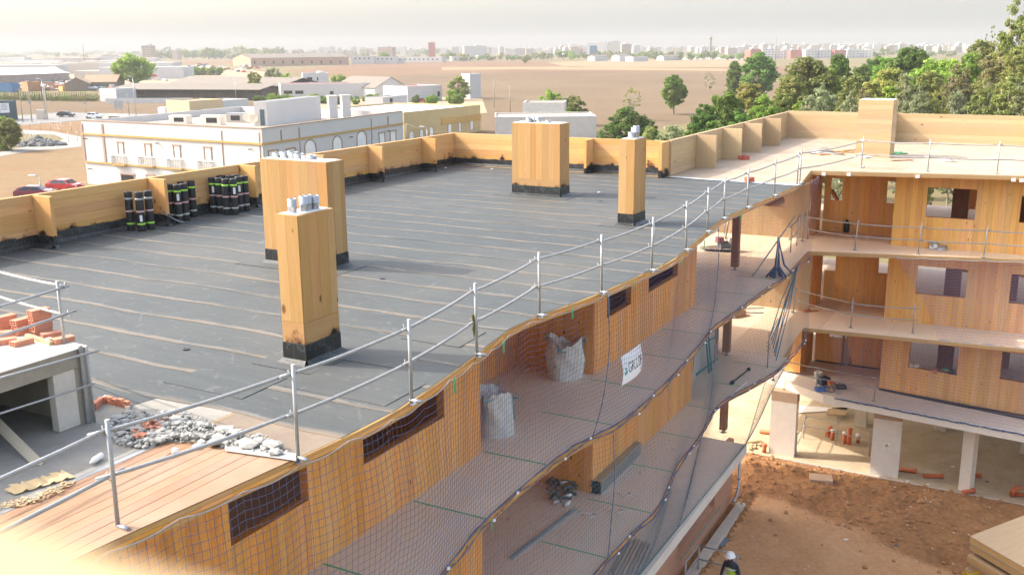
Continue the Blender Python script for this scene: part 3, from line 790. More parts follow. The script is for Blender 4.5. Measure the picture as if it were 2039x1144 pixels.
# ================================================================ guard rails
def guard_rail(label, bases, z, h=1.15, rails=(1.02, .55), group=None, clamp=True, rad=.021, ends=(None, None), tilt=0.0):
    o = thing('guard_rail', label, 'railing', bases[len(bases)//2], group=group)
    tops = []
    for i, b in enumerate(bases):
        b = Vector((b.x, b.y, z)); lean = Vector((rng.uniform(-.015, .015)+tilt, rng.uniform(-.015, .015), 0))
        tops.append((b, b+lean*h))
        m = MB().tube([b+ZV3*.01, b+lean*h+ZV3*h], rad*1.12, 8, hollow=True)
        p = m.build('post', TUBE, o)
        for rz in rails:
            q = b+lean*rz+ZV3*rz
            d_ = (bases[min(i+1, len(bases)-1)]-bases[max(i-1, 0)]).normalized(); n_ = Vector((d_.y, -d_.x, 0))
            MB().tube([q-n_*.02-ZV3*.03, q-n_*.075-ZV3*.03, q-n_*.085+ZV3*.05], .007, 5).build('rail_hook', TUBE, p)
        if clamp:
            d_ = (bases[min(i+1, len(bases)-1)]-bases[max(i-1, 0)]).normalized(); n_ = Vector((d_.y, -d_.x, 0))
            MB().box(b+ZV3*.008, (.13, .13, .012), math.atan2(d_.y, d_.x)).build('base_plate', STEEL, p)
            MB().tube([b-n_*.02+ZV3*.055, b+n_*.16+ZV3*.055], rad*1.25, 8).build('stub_tube', STEEL, p)
    for rz in rails:
        for i in range(len(bases)-1):
            (a, al), (b, bl) = tops[i], tops[i+1]
            d_ = (b-a).normalized(); n_ = Vector((d_.y, -d_.x, 0))
            s_ = -.055*n_
            p = a+(al-a)*rz/h*1.0+ZV3*(rz+rng.uniform(-.02, .02))+s_-d_*rng.uniform(.05, .2); q = b+(bl-b)*rz/h+ZV3*(rz+rng.uniform(-.02, .02))+s_+d_*rng.uniform(.05, .2)
            L = (q-p).length
            m_ = p+(q-p)*.5-ZV3*(.008*L)
            MB().tube([p+(q-p)*k/6-ZV3*(.012*L*(1-((k-3)/3)**2)) for k in range(7)], rad, 8).build('rail', TUBE, o)
    return o
zr = RF+.004
mainp = [G(u, v, zr) for u, v in ((235, 1047), (603, 922), (825, 806), (951, 712), (1076, 633), (1190, 586), (1294, 542), (1363, 501), (1408, 465), (1444, 438), (1487, 416), (1540, 392), (1588, 372))]
mainp = [mainp[0]]+[A(p.dot(UV3)*1.012, float(ER(p.dot(UV3)*1.012))+.012, zr) for p in mainp[1:]]
gr0 = guard_rail('long galvanised guard rail running the whole gallery edge of the black felt roof', [A(2.6, -7.55, zr)]+mainp, zr-.045)
wr = [A(33.3, -7.62, zr), A(36.0, -9.0, zr), G(1593, 305, zr)]
guard_rail('galvanised guard rail on the pale roof deck above the open rooms of the wing', [G(1592, 366, zr), G(1715, 334, zr), G(1847, 341, zr), G(1985, 346, zr), G(2125, 350, zr)], zr, rails=(1.0, .5))
guard_rail('bent guard rail on the upper gallery of the wing, above two metal tins', [G(1597, 480, L1), G(1702, 498, L1), G(1828, 506, L1), G(1958, 513, L1), G(2090, 521, L1)], L1+.002, rails=(.98, .52), tilt=.05)
guard_rail('short guard rail on the lobby corner beside the folded blue net', [G(1574, 503, L1), G(1586, 490, L1), G(1590, 479, L1)], L1+.002, h=1.05, rails=(.98, .5), clamp=False)
guard_rail('guard rail on the middle gallery of the wing in front of the dark open bay', [G(1580, 622, L2), G(1694, 652, L2), G(1817, 663, L2)], L2+.002, rails=(.95, .5))
guard_rail('guard rail on the concrete podium beside the white bucket', [G(1540, 757, LP), G(1625, 778, LP), G(1740, 798, LP)], LP+.002, rails=(.95, .52), h=1.0)
# black and yellow tape knotted to one post
p = mainp[3]+ZV3*.62-WV3*.05
m = MB()
for k in range(3):
    a = p+UV3*(.02*k-.03); 
    pts = [a, a-ZV3*.12+WV3*.03, a-ZV3*(.25+.06*k)+UV3*.02]
    for i in range(2):
        d = UV3*.035
        m.face([pts[i]-d, pts[i]+d, pts[i+1]+d, pts[i+1]-d])
m.build('warning_tape', plain('striped tape', (.55, .48, .12), .5, .9, 14, c2=(.02, .02, .02)), label='strip of black and yellow warning tape tied round a guard rail post', cat='tape')
m = MB(); p = mainp[6]+ZV3*.95
for k in range(5): m.tube([p+UV3*.02*k, p+UV3*(.02*k+.03)-ZV3*.1, p+UV3*.01*k-ZV3*(.2+.03*k)], .012, 5)
m.build('rag', PAPER, label='knotted pale rag hanging on the guard rail near the slim chimney', cat='rag')

# ================================================================ safety nets
def net(name, label, pos, La, nb, ma=.1, r=.0029, mat=NETM, group=None, rope_top=None, rope_bot=None, na=None, step=1):
    na = na or int(La/ma)
    a = np.linspace(0, 1, na+1); b = np.linspace(0, 1, nb+1)
    Aa, Bb = np.meshgrid(a, b, indexing='ij')
    P = pos(Aa, Bb)                                          # (na+1, nb+1, 3)
    du = np.gradient(P, axis=0); du /= np.linalg.norm(du, axis=2, keepdims=True)+1e-9
    nn = np.stack([du[..., 1], -du[..., 0], du[..., 2]*0], -1); nn /= np.linalg.norm(nn, axis=2, keepdims=True)+1e-9
    z = np.zeros_like(P); z[..., 2] = 1
    Vs, Fs, base = [], [], 0
    for (e1, e2, vert) in ((du, nn, True), (z, nn, False)):
        rr = (r*np.clip(1.1-.014*(np.linalg.norm(P, axis=2)-12), .68, 1.15))[..., None] if r < .004 else r
        ring = np.stack([P+rr*(math.cos(q)*e1+math.sin(q)*e2) for q in (0, 2.094, 4.189)], 2)  # na+1, nb+1, 3, 3
        idx = np.arange(ring.shape[0]*ring.shape[1]*3).reshape(ring.shape[:3])+base
        if vert: i0, i1 = idx[:, :-1], idx[:, 1:]
        else: i0, i1 = idx[:-1], idx[1:]
        for k in range(3):
            k2 = (k+1) % 3
            Fs.append(np.stack([i0[..., k], i0[..., k2], i1[..., k2], i1[..., k]], -1).reshape(-1, 4))
        Vs.append(ring.reshape(-1, 3)); base += ring.shape[0]*ring.shape[1]*3
    V = np.concatenate(Vs); c = V.mean(0); c[2] = V[:, 2].min()
    root = thing(name, label, 'net', c, group=group)
    me = np_mesh('mesh', V-c, np.concatenate(Fs), mat)
    o = bpy.data.objects.new('net_mesh', me); col.objects.link(o); o.parent = root
    WLOC['net_mesh'] = Vector(c)
    for which, spec in ((-1, rope_top), (0, rope_bot)):
        if not spec: continue
        rm, rr, lump = spec
        pts = [Vector(q) for q in P[::2 if lump else 1, -1 if which else 0]]
        m = MB()
        if lump:
            for s_ in range(3):
                m.tube([p+Vector((rng.uniform(-.012, .012), rng.uniform(-.012, .012), rng.uniform(-.02, .02))) for p in pts], [rr*rng.uniform(.45, 1.15) for _ in pts], 5)
        else: m.tube(pts, rr, 6)
        m.build('border_rope', rm, root)
        if lump:
            for q in pts[6::14]:
                MB().box(q+ZV3*.0+WV3*.03, (.05, .02, .045), .5).build('tie', PAPER, root)
    return root, P
def st2w(s, t, z):
    return np.stack([s*UX+t*UY, s*UY-t*UX, z+0*s], -1)
def gal(s0, s1, EA, zt, zb, amp=1.0, seed=0, EB=None, scal=.05, per=.8, bot=None):
    def f(a, b):
        s = s0+(s1-s0)*a
        tt = EA(s)+.07; tb = EB(s)+(.03 if EB is not None else 0)
        top = zt-scal*np.abs(np.sin(s*math.pi/per))+.015*np.sin(s*2.3+seed)
        bt = (zb+.02*np.sin(s*1.7+seed)) if bot is None else bot(s)
        z = bt+(top-bt)*b
        w = np.sin(b*math.pi)*(.09*np.sin(s*.8+seed)+.03*np.sin(s*1.9+b*2.5+seed*2))
        t = tb+(tt-tb)*b+w*amp+.05*np.sin(b*math.pi)
        z = z-.05*np.sin(b*math.pi)*np.abs(np.sin(s*math.pi/per*.5))
        return st2w(s+.015*np.sin(z*4+s*.7), t, z)
    return f
n1, P1_ = net('safety_net', 'blue safety net stretched from the felt roof edge down to the upper gallery floor', gal(4.4, 36.2, ER, 10.95, L1+.03, 1.0, 0, EB=EL1), 31.8, 28, rope_top=(ROPEW, .005, False), rope_bot=(BLUE, .010, True))
n2, P2_ = net('safety_net', 'teal and blue safety net hanging from the upper gallery to the middle gallery', gal(9, 36.3, lambda s: EL1(s)-.03, L1-.02, L2+.03, 1.0, 1.3, EB=EL2, per=1.4, scal=.06), 27, 28, mat=NETT, rope_top=(BLUE, .006, True), rope_bot=(BLUE, .010, True))
n3, P3_ = net('safety_net', 'lowest safety net falling from the middle gallery onto the concrete podium edge', gal(14, 36.0, lambda s: EL2(s)-.03, L2-.03, LP+.02, 1.0, 2.1, EB=lambda s: -8.55+0*s, per=1.6, scal=.06, bot=lambda s: LP+.02+np.clip((s-32.3)/3.7, 0, 1)*(L2-LP-.25)), 21.4, 24, mat=NETT, rope_top=(BLUE, .012, True), rope_bot=(TEAL, .012, False))
def wnet(a, b, za, zb, bulge, left, seed, off=.07, off2=.07, a2=None, b2=None):
    D = b-a; n = Vector((D.y, -D.x, 0)).normalized(); n = -n if n.dot(UV3) > 0 else n
    a2 = a2 or a; b2 = b2 or b; D2 = b2-a2
    def f(u, v):
        # the free left border is a slack curve
        uu = u+(1-u)*left*np.sin(v*math.pi*.5)*0
        uu = left*np.sin((1-v)*math.pi*.62)*(1-u)**2+u
        X = lambda A0, Dv, o_: np.stack([A0.x+Dv.x*uu+n.x*o_, A0.y+Dv.y*uu+n.y*o_, 0*uu], -1)
        tp, bt = X(a, D, off), X(a2, D2, off2)
        L = D.length
        w = np.sin(v*math.pi)*(.08*np.sin(uu*L*1.1+seed)+bulge)
        P = bt+(tp-bt)*v[..., None]
        P[..., 0] += n.x*w; P[..., 1] += n.y*w
        P[..., 2] = zb+(za-.05*np.abs(np.sin(uu*L*math.pi/1.1))-zb)*v
        return P
    return f, D.length
e1a, e1b = G(1782, 509, L1), A(E1[2], 12); e1b = e1a+(e1b-e1a)*.62
f, L_ = wnet(e1a, e1b, L1-.03, L2-.02, -.05, .055, .4, a2=G(1836, 672, L2), b2=A(39.0, 6.6))
net('safety_net', 'blue safety net with a slack left border hung below the upper gallery of the wing', f, L_, 28, r=.0047, mat=NETW, rope_top=(ROPEW, .012, False), rope_bot=(plain('bright blue rope', (.03, .16, .36), .8, .4, 15), .026, True))
e2a = G(1650, 655, L2); e2b = A(E2[2], 12); e2b = e2a+(e2b-e2a)*.7
f, L_ = wnet(e2a, e2b, L2-.02, LP-.05, -.02, .03, 1.4, a2=G(1647, 786, LP), b2=A(37.4, 4))
net('safety_net', 'blue safety net covering the lowest rooms of the wing down to the concrete podium', f, L_, 25, r=.0047, mat=NETW, rope_top=(ROPEW, .01, False), rope_bot=(BLUE, .028, True))
# upright lacing ropes where net panels meet, and green straps along the top
def lace(P, s0, s1, s, nt_):
    i = int(round((s-s0)/(s1-s0)*(P.shape[0]-1)))
    pts = [Vector(q)+WV3*.012 for q in P[i]]
    m = MB().tube(pts, [.005+.003*(k % 2) for k in range(len(pts))], 6)
    m2 = MB().tube([p+WV3*.01+UV3*.012*math.sin(k*2.2) for k, p in enumerate(pts)], .006, 5)
    a = m.build('lacing_rope', BLUE, nt_); m2.build('lacing_strand', ROPEW, a)
lace(P1_, 4.4, 36.2, 16.95, n1); lace(P1_, 4.4, 36.2, 24.9, n1); lace(P2_, 9, 36.3, 17.6, n2); lace(P2_, 9, 36.3, 25.8, n2); lace(P3_, 14, 36.0, 25.2, n3)
for s in (11.3, 13.25, 15.6, 18.0, 20.5, 22.9, 27.0):
    q = A(s, float(ER(s))+.10, 10.96)
    m = MB()
    for k in range(2): m.box8(q+UV3*.03*k-ZV3*.20, UV3*.018, WV3*.006, ZV3*(.22-.05*k))
    m.build('green_strap', GREEN, n1)
for s in (12.9, 20.6): MB().box8(A(s, float(EL1(s))+.08, L1-.2), UV3*.03, WV3*.006, ZV3*.22).build('green_strap', GREEN, n2)
# gathered blue net left hanging in the lobby corner
q0, q1 = G(1545, 552, L1), G(1546, 552, L1)+ZV3*1.35
m = MB(); top = Vector((q1.x, q1.y, L1+1.3))
for k in range(16):
    a = rng.uniform(0, 6.28); e = q0+Vector((math.cos(a)*rng.uniform(.1, .45), math.sin(a)*rng.uniform(.1, .35), .03))
    mid = top.lerp(e, .72)+Vector((rng.uniform(-.05, .05), rng.uniform(-.05, .05), 0)); mid = mid.lerp(Vector((top.x, top.y, mid.z)), .75)
    m.tube([top+Vector((rng.uniform(-.02, .02), 0, 0)), mid, e], [.025, .035, .03], 5)
c0 = G(1578, 548, L1)
for k in range(4): m.tube([top, top.lerp(c0, .4)-ZV3*(.35+.03*k)+UV3*.05*k, c0+ZV3*.05], .022, 5)
m.build('folded_net', BLUE, label='gathered dark blue netting draped on a prop in the lobby corner', cat='net')
m = MB().tube([G(1497, 552, L1), G(1497, 552, L1).lerp(G(1583, 430, L1+1.6), 1.0)], .025, 6)
m.tube([G(1545, 553, L1), G(1545, 553, L1)+ZV3*1.4], .025, 6)
m.build('scaffold_tube', TUBE, label='loose tube propped across the lobby corner behind the blue netting', cat='tube')
m = MB()
tp = G(1592, 505, L1)
for k in range(7):
    b_ = G(1545-2*k, 718-8*k, L2); m.tube([tp+Vector((.02*k, 0, 0)), tp.lerp(b_, .5)+Vector((rng.uniform(-.1, .1), rng.uniform(-.1, .1), -.2)), b_], .018, 5)
m.build('folded_net', plain('faded blue net', (.06, .22, .36), .8, .3, 12), label='faded blue net bunched on the corner between upper and middle gallery', cat='net')
m = MB(); b_ = G(1528, 732, L2)
m.tube([b_, b_+ZV3*1.25], .02, 6); m.tube([b_+ZV3*1.0, b_+ZV3*1.0+Vector((.5, .9, .45))], .02, 6)
for k in range(20):
    a = k*.9; m.tube([b_+Vector((.05*math.cos(a), .05*math.sin(a), .55+.02*k)), b_+Vector((.05*math.cos(a+1), .05*math.sin(a+1), .56+.02*k))], .012, 4)
m.build('prop_tube', TUBE, label='grey prop with a coil of rope on the middle gallery corner', cat='prop')

# ---- banner with the firm's name
Pn = A(0, -7.20); a0, z0 = hit(1239, 705, Pn, UV3); a1, z1 = hit(1277, 688, Pn, UV3); _, zb0 = hit(1240, 766, Pn, UV3)
zt_, zb_ = (z0+z1)/2, zb0
ban = thing('banner', 'white banner lettered GRULOP tied to the net of the upper gallery', 'banner', A(a0, -7.20, zb_))
def bpt(u, v, o=0): return A(a0+(a1-a0)*u, -7.20+.05*math.sin(u*3.1)+.03*math.sin(v*4)+o, zb_+(zt_-zb_)*v+.05*(u*(1-u))*4*(.5 if v > .5 else .2))
m = MB(); n_ = 10
for i in range(n_):
    for j in range(n_):
        m.face([bpt(i/n_, j/n_), bpt((i+1)/n_, j/n_), bpt((i+1)/n_, (j+1)/n_), bpt(i/n_, (j+1)/n_)], sm=True)
sheet = m.build('sheet', plain('banner white', (.80, .80, .82), .6, .05, 2), ban)
cu = bpy.data.curves.new('lettering', 'FONT'); cu.body = 'GRULOP'; cu.size = 1.0
tmp = bpy.data.objects.new('tmp', cu); col.objects.link(tmp)
bpy.context.view_layer.update()
me = bpy.data.meshes.new_from_object(tmp.evaluated_get(bpy.context.evaluated_depsgraph_get()))
bpy.data.objects.remove(tmp); bpy.data.curves.remove(cu)
xs = [v.co.x for v in me.vertices]; ys = [v.co.y for v in me.vertices]
for v in me.vertices:
    u = .21+.70*(v.co.x-min(xs))/(max(xs)-min(xs)); w = .34+.34*(v.co.y-min(ys))/(max(ys)-min(ys))
    v.co = bpt(u, w, .004)-WLOC[ban.name]
me.materials.clear(); me.materials.append(plain('ink', (.02, .02, .025), .6))
le = bpy.data.objects.new('lettering', me); col.objects.link(le); le.parent = ban
m = MB()
def lp(pts): m.face([bpt(u, v, .004) for u, v in pts])
lp([(.06, .60), (.10, .48), (.115, .36), (.125, .48), (.16, .56), (.12, .53)]); lp([(.045, .47), (.11, .42), (.11, .30), (.06, .36)]); lp([(.175, .50), (.12, .43), (.12, .31), (.165, .38)]); lp([(.105, .74), (.112, .60), (.119, .74)])
m.build('logo', plain('teal ink', (.02, .30, .30), .6), ban)
# ================================================================ stair head in raw concrete with its bricks
TZ = 11.97
tw = thing('stair_head', 'raw concrete stair head with one open side beside the black felt roof', 'stair head', A(6, -11.5, RF))
MB().box8(A(3.4, -13.3, RF-.005), UV3*4.38, WV3*.2, ZV3*.72, 0).build('wall', CONC_D, tw)
MB().box8(A(7.6, -13.1, RF-.005), UV3*.18, WV3*2.8, ZV3*.72, 0).build('wall', CONC_D, tw)
MB().box8(A(3.4, -13.1, RF-.005), UV3*.18, WV3*2.8, ZV3*.72, 0).build('wall', CONC_D, tw)
MB().box8(A(3.4, -13.3, TZ-.25), UV3*4.38, WV3*3.0, ZV3*.235, 0).build('lintel', CONC_D, tw)
MB().prism([A(3.38, -13.32), A(7.80, -13.32), A(7.80, -10.28), A(3.38, -10.28)], TZ-.015, TZ).build('roof_slab', CONC_L, tw)
MB().box8(A(7.30, -10.42, RF), UV3*.30, WV3*.115, ZV3*.72, 2).build('jamb', CONC, tw)
for u, v in ((137, 767), (147, 828), (76, 811)):
    a_, z_ = hit(u, v, A(0, -12.2), UV3)
    MB().tube([A(7.605, -12.2+.5*k, z_) - UV3*.012 for k in (0, 0.01)], .02, 8).build('tie_hole', BLACK, tw)
# its own rails
c0 = A(7.3, -10.4, TZ)
cp = G(128, 684, TZ)
guard_rail('whitish guard rail on top of the concrete stair head behind the bricks', [cp-WV3*3.0+UV3*.5, cp, cp-UV3*3.4+WV3*.25], TZ+.002, h=.80, rails=(.73, .38), clamp=False, rad=.017)
o = thing('guard_rail', 'zinc channel and two tubes fixed across the open side of the stair head', 'railing', A(7.7, -10.2, RF))
MB().tube([A(7.74, -10.22, RF), A(7.74, -10.22, TZ+.02)], .018, 6).build('post', TUBE, o)
MB().box8(A(7.66, -10.275, RF), UV3*.05, WV3*.03, ZV3*1.0).build('post', STEEL, o)
pl0 = A(0, -10.15)
def onp(u, v): a, z = hit(u, v, pl0, UV3); return A(a, -10.15, z)
MB().tube([onp(-60, 769), onp(197, 697)], .016, 8).build('rail', TUBE, o)
MB().tube([onp(-60, 842), onp(188, 763)], .013, 8).build('rail', TUBE, o)
# bricks: hollow, six holes through the length
def brick_mesh():
    m = MB(); Lb, w, h = .25, .125, .066
    xs = [0, .012, .060, .075, .123, .135]; zs = [0, .012, .034, .045] ; zs = [0, .009, .0285, .0375, .057, .066]
    def solid(i, j): return not (i in (1, 3) and j in (1, 3))
    xs = [0, .010, .0575, .0675, .115, .125]
    for i in range(5):
        for j in range(5):
            x0, x1, z0_, z1_ = xs[i]-w/2, xs[i+1]-w/2, zs[j], zs[j+1]
            if solid(i, j):
                for y, fl in ((-Lb/2, 0), (Lb/2, 1)):
                    q = [(x0, y, z0_), (x1, y, z0_), (x1, y, z1_), (x0, y, z1_)]
                    m.face(q[::-1] if fl else q)
            else:
                a, b = -Lb/2, Lb/2
                m.face([(x0, a, z0_), (x0, b, z0_), (x1, b, z0_), (x1, a, z0_)]); m.face([(x0, a, z1_), (x1, a, z1_), (x1, b, z1_), (x0, b, z1_)])
                m.face([(x0, a, z0_), (x0, a, z1_), (x0, b, z1_), (x0, b, z0_)]); m.face([(x1, a, z0_), (x1, b, z0_), (x1, b, z1_), (x1, a, z1_)])
    a, b = -Lb/2, Lb/2
    for q in ([(-w/2, a, 0), (-w/2, b, 0), (w/2, b, 0), (w/2, a, 0)], [(-w/2, a, h), (w/2, a, h), (w/2, b, h), (-w/2, b, h)], [(-w/2, a, 0), (-w/2, a, h), (-w/2, b, h), (-w/2, b, 0)], [(w/2, a, 0), (w/2, b, 0), (w/2, b, h), (w/2, a, h)]):
        m.face(q)
    return m.mesh('brick', plain('fresh hollow brick', (.47, .20, .125), .85, .22, 7, bump=.2))
BRK = brick_mesh()
def brick(p, rz, label, z=0.0):
    o = bpy.data.objects.new('brick', BRK); col.objects.link(o); o.location = p+ZV3*z; o.rotation_euler = (0, 0, rz)
    return tag(o, label, 'brick', 'hollow bricks on the stair head')
ang = R(40)
orders = ['bottom', 'second from the bottom', 'third from the bottom', 'fourth from the bottom', 'topmost']
for (u, v, n_, nm, rz) in ((84, 665, 5, 'tallest brick stack, beside the rail post', .62), (47, 664, 3, 'middle brick stack', .75), (12, 658, 3, 'brick stack at the left frame edge', .7)):
    p = G(u, v, TZ)
    for k in range(n_):
        on = orders[k] if k < n_-1 else 'topmost'
        brick(p+Vector((rng.uniform(-.008, .008), rng.uniform(-.008, .008), .002)), rz+rng.uniform(-.06, .06)-math.pi/2+.35, '%s brick of the %s' % (on, nm), .0675*k)
for (u, v, rz, lb) in ((104, 671, -.9, 'brick lying in front of the tallest stack, hollow end to the left'), (126, 681, -.75, 'brick lying against the foot of the rail post'), (44, 686, -.6, 'brick lying alone on the slab edge with its holes facing out'), (12, 684, -1.0, 'brick lying at the front slab edge by the left frame edge'), (22, 668, -1.1, 'brick lying flat in front of the middle stack')):
    brick(G(u, v, TZ)+ZV3*.002, rz, lb)
MB().tube([G(98, 682, TZ)+ZV3*.0, G(98, 682, TZ)+ZV3*.06], .04, 10).build('mortar_core', CONC, label='small grey concrete core standing between two loose bricks', cat='core')
MB().box8(G(50, 672, TZ), UV3*.05, WV3*.6-UV3*.1, ZV3*.05, 1).build('board', W_PALE, label='short pale board lying beside the brick stacks', cat='board')
# timber leaning in the opening
pb = G(60, 922, RF); d_ = (atY(-40, 822, pb.y+.9)-pb)
MB().box8(pb, WV3*.16+UV3*.03, d_, Vector((.0, .05, .03)), 1).build('plank', wood('grey plank', (.58, .5, .36), (.42, .35, .24), .4), label='weathered plank leaning inside the open concrete stair head', cat='plank')

# ================================================================ broken brick upstand, rubble and debris
up = thing('brick_upstand', 'broken brick collar round a roof drain at the felt edge', 'brick collar', G(222, 812, RF))
ub = G(190, 812, RF)
for (q0, q1) in (((192, 815), (208, 800)), ((208, 800), (232, 807)), ((232, 807), (254, 812))):
    a, b = G(*q0, RF), G(*q1, RF); D = b-a; n = Vector((-D.y, D.x, 0)).normalized()
    for k in range(2): MB().box8(a+D*k*.5+D*.01-ZV3*.01, D*.48, n*.06, ZV3*rng.uniform(.08, .11), 0).build('brick', RED, up)
a, b = G(190, 812, RF), G(256, 810, RF)
MB().prism([G(186, 803, RF), G(210, 790, RF), G(262, 806, RF), G(256, 815, RF), G(234, 802, RF), G(206, 796, RF)], RF-.005, RF+.03).build('mortar_rim', CONC_L, up)
up2 = thing('broken_block', 'snapped hollow brick half buried at the back of the grey rubble', 'brick', G(340, 842, RF))
ob = bpy.data.objects.new('brick', BRK); col.objects.link(ob); ob.parent = up2; ob.rotation_euler = (0, 0, -1.0)
ob = bpy.data.objects.new('brick', BRK); col.objects.link(ob); ob.parent = up2; ob.rotation_euler = (0, .0, -.9); ob.location = (-.2, .06, -.01)
def inpoly(x, y, P):
    c = False
    for i in range(len(P)):
        a, b = P[i], P[i-1]
        if (a[1] > y) != (b[1] > y) and x < (b[0]-a[0])*(y-a[1])/(b[1]-a[1])+a[0]: c = not c
    return c
rp = [(205, 862), (240, 826), (350, 824), (420, 850), (470, 868), (530, 872), (582, 908), (560, 912), (470, 898), (400, 884), (330, 884), (290, 892), (240, 890)]
def scatter(poly, n):
    xs = [p[0] for p in poly]; ys = [p[1] for p in poly]; out = []
    while len(out) < n:
        u, v = rng.uniform(min(xs), max(xs)), rng.uniform(min(ys), max(ys))
        if inpoly(u, v, poly): out.append((u, v))
    return out
m = MB(); RUB = plain('mortar rubble', (.35, .34, .31), .95, .3, 9, bump=.3)
for u, v in scatter(rp, 900):
    r_ = rng.choice([.012, .015, .02, .02, .03, .04]); p = G(u, v, RF)
    hump = .10*max(0, math.sin((u-200)/390*math.pi))
    m.rock((p.x, p.y, RF+r_*.3+rng.uniform(0, hump)), r_)
m.build('rubble', RUB, kind='stuff', label='grey mortar rubble and dust heaped on the roof edge', cat='rubble')
pr = MB(); P_ = [G(u, v, RF) for u, v in [(215, 866), (245, 832), (345, 830), (420, 856), (520, 876), (570, 908), (470, 894), (400, 880), (330, 880), (240, 886)]]
pr.prism(P_, RF-.008, RF+.012).build('rubble', plain('mortar dust', (.33, .315, .28), .95, .2, 6, bump=.4), kind='stuff', label='bed of pale mortar dust under the rubble heap', cat='rubble')
for k, (u, v) in enumerate(scatter(rp, 64)):
    p = G(u, v, RF); r_ = rng.uniform(.05, .09) if u < 420 else rng.uniform(.055, .12)
    o = MB().rock((p.x, p.y, RF+r_*.35+.03), r_, (1.15, .85, .45)).build('rubble_chunk', RUB, label='jagged lump of pale grey mortar in the rubble heap on the roof', cat='rubble', group='lumps of mortar in the rubble heap')
for (u, v, r_) in ((392, 893, .05), (350, 902, .055), (402, 887, .06), (216, 862, .05)):
    p = G(u, v, RF)
    MB().rock((p.x, p.y, RF+r_*.6), r_, (1, 1, .9)).build('rubble_chunk', plain('white plaster lump', (.7, .68, .63), .9, .15, 6), label={350: 'white broken plaster lump alone on the timber deck', 392: 'pale flat lump on the deck between rubble and rail', 402: 'round grey stone at the front foot of the rubble', 216: 'dark rounded lump beside the first rail post'}[u], cat='rubble')
m = MB()
for u, v in scatter([(268, 868), (285, 850), (330, 846), (322, 866), (300, 878), (270, 882)], 46):
    p = G(u, v, RF); m.box(Vector((p.x, p.y, RF+.05+rng.uniform(0, .05))), (rng.uniform(.03, .12), rng.uniform(.02, .05), .009), rng.uniform(0, 3), tilt=Matrix.Rotation(rng.uniform(-.7, .7), 3, 'X'))
m.build('brick_shards', RED, kind='stuff', label='splintered orange brick shards in the rubble', cat='rubble')
MB().box8(G(448, 897, RF+.02), G(590, 917, RF+.02)-G(448, 897, RF+.02), (G(448, 885, RF)-G(448, 897, RF)), ZV3*.014).build('board', plain('chalky board', (.62, .6, .55), .9, .15, 5), label='chalky white sheet lying under the rubble at the deck joint', cat='board')
m = MB(); p = G(205, 918, RF)
m.tube([G(180, 927, RF)+ZV3*.04, G(184, 925, RF)+ZV3*.04, G(188, 922, RF)+ZV3*.04, G(203, 912, RF)+ZV3*.04], [.012, .018, .034, .034], 10)
m.build('bottle', WHITE, label='white plastic bottle lying behind the front rail', cat='bottle')
m = MB()
for u, v in scatter([(-20, 1012), (60, 990), (150, 955), (160, 950), (120, 985), (40, 1010)], 120):
    p = G(u, v, RF); m.box(Vector((p.x, p.y, RF+rng.uniform(.005, .04))), (rng.uniform(.02, .09), .02, .003), rng.uniform(0, 3), tilt=Matrix.Rotation(rng.uniform(-.5, .5), 3, 'X'))
m.build('wood_shavings', W_PALE, kind='stuff', label='drift of sawdust and wood shavings beside the deck', cat='shavings')
m = MB(); a, b = G(30, 985, RF), G(150, 950, RF)
for k in range(9):
    q = a+(b-a)*k/9; 
    m.face([q+ZV3*.01, q+(b-a)/9+ZV3*(.01+.03*(k % 2)), q+(b-a)/9-WV3*(.14+.04*(k % 3))+ZV3*.05, q-WV3*(.14+.04*((k+1) % 3))+ZV3*(.03+.02*(k % 2))])
m.build('packing_paper', plain('brown paper', (.52, .38, .2), .8, .2, 5), label='crumpled brown packing paper beside the deck at the left', cat='paper')
# scraps on the felt
for i, (u, v, c) in enumerate(((906, 326, 'white'), (928, 327, 'white'), (888, 335, 'white'), (980, 337, 'white'), (1193, 384, 'white'), (1238, 292, 'white'))):
    if v < 300: continue
    p = G(u, v, RF); m = MB(); m.face([p+Vector((-.06, -.03, .012)), p+Vector((.05, -.05, .03)), p+Vector((.07, .05, .012)), p+Vector((-.03, .06, .035))])
    m.build('scrap', PAPER, label=['curled white scrap on the felt below the far left corner', 'torn white scrap with a stick on the felt near the far corner', 'tiny white scrap left of the far corner', 'white scrap in the sun in front of the far parapet', 'white scrap by the shadow of the broad chimney'][i], cat='scrap')
for (u, v, lb) in ((370, 694, 'dark round drain hole in the felt left of the near chimney'), (761, 554, 'small dark drain hole beyond the near chimneys'), (1196, 400, 'small dark drain hole between the far chimneys')):
    p = G(u, v, RF+.004); MB().lathe(p, [(.055, 0), (.06, .004), (.045, .005), (.04, .001), (0, .001)], 14).build('roof_drain', BLACK, label=lb, cat='drain')

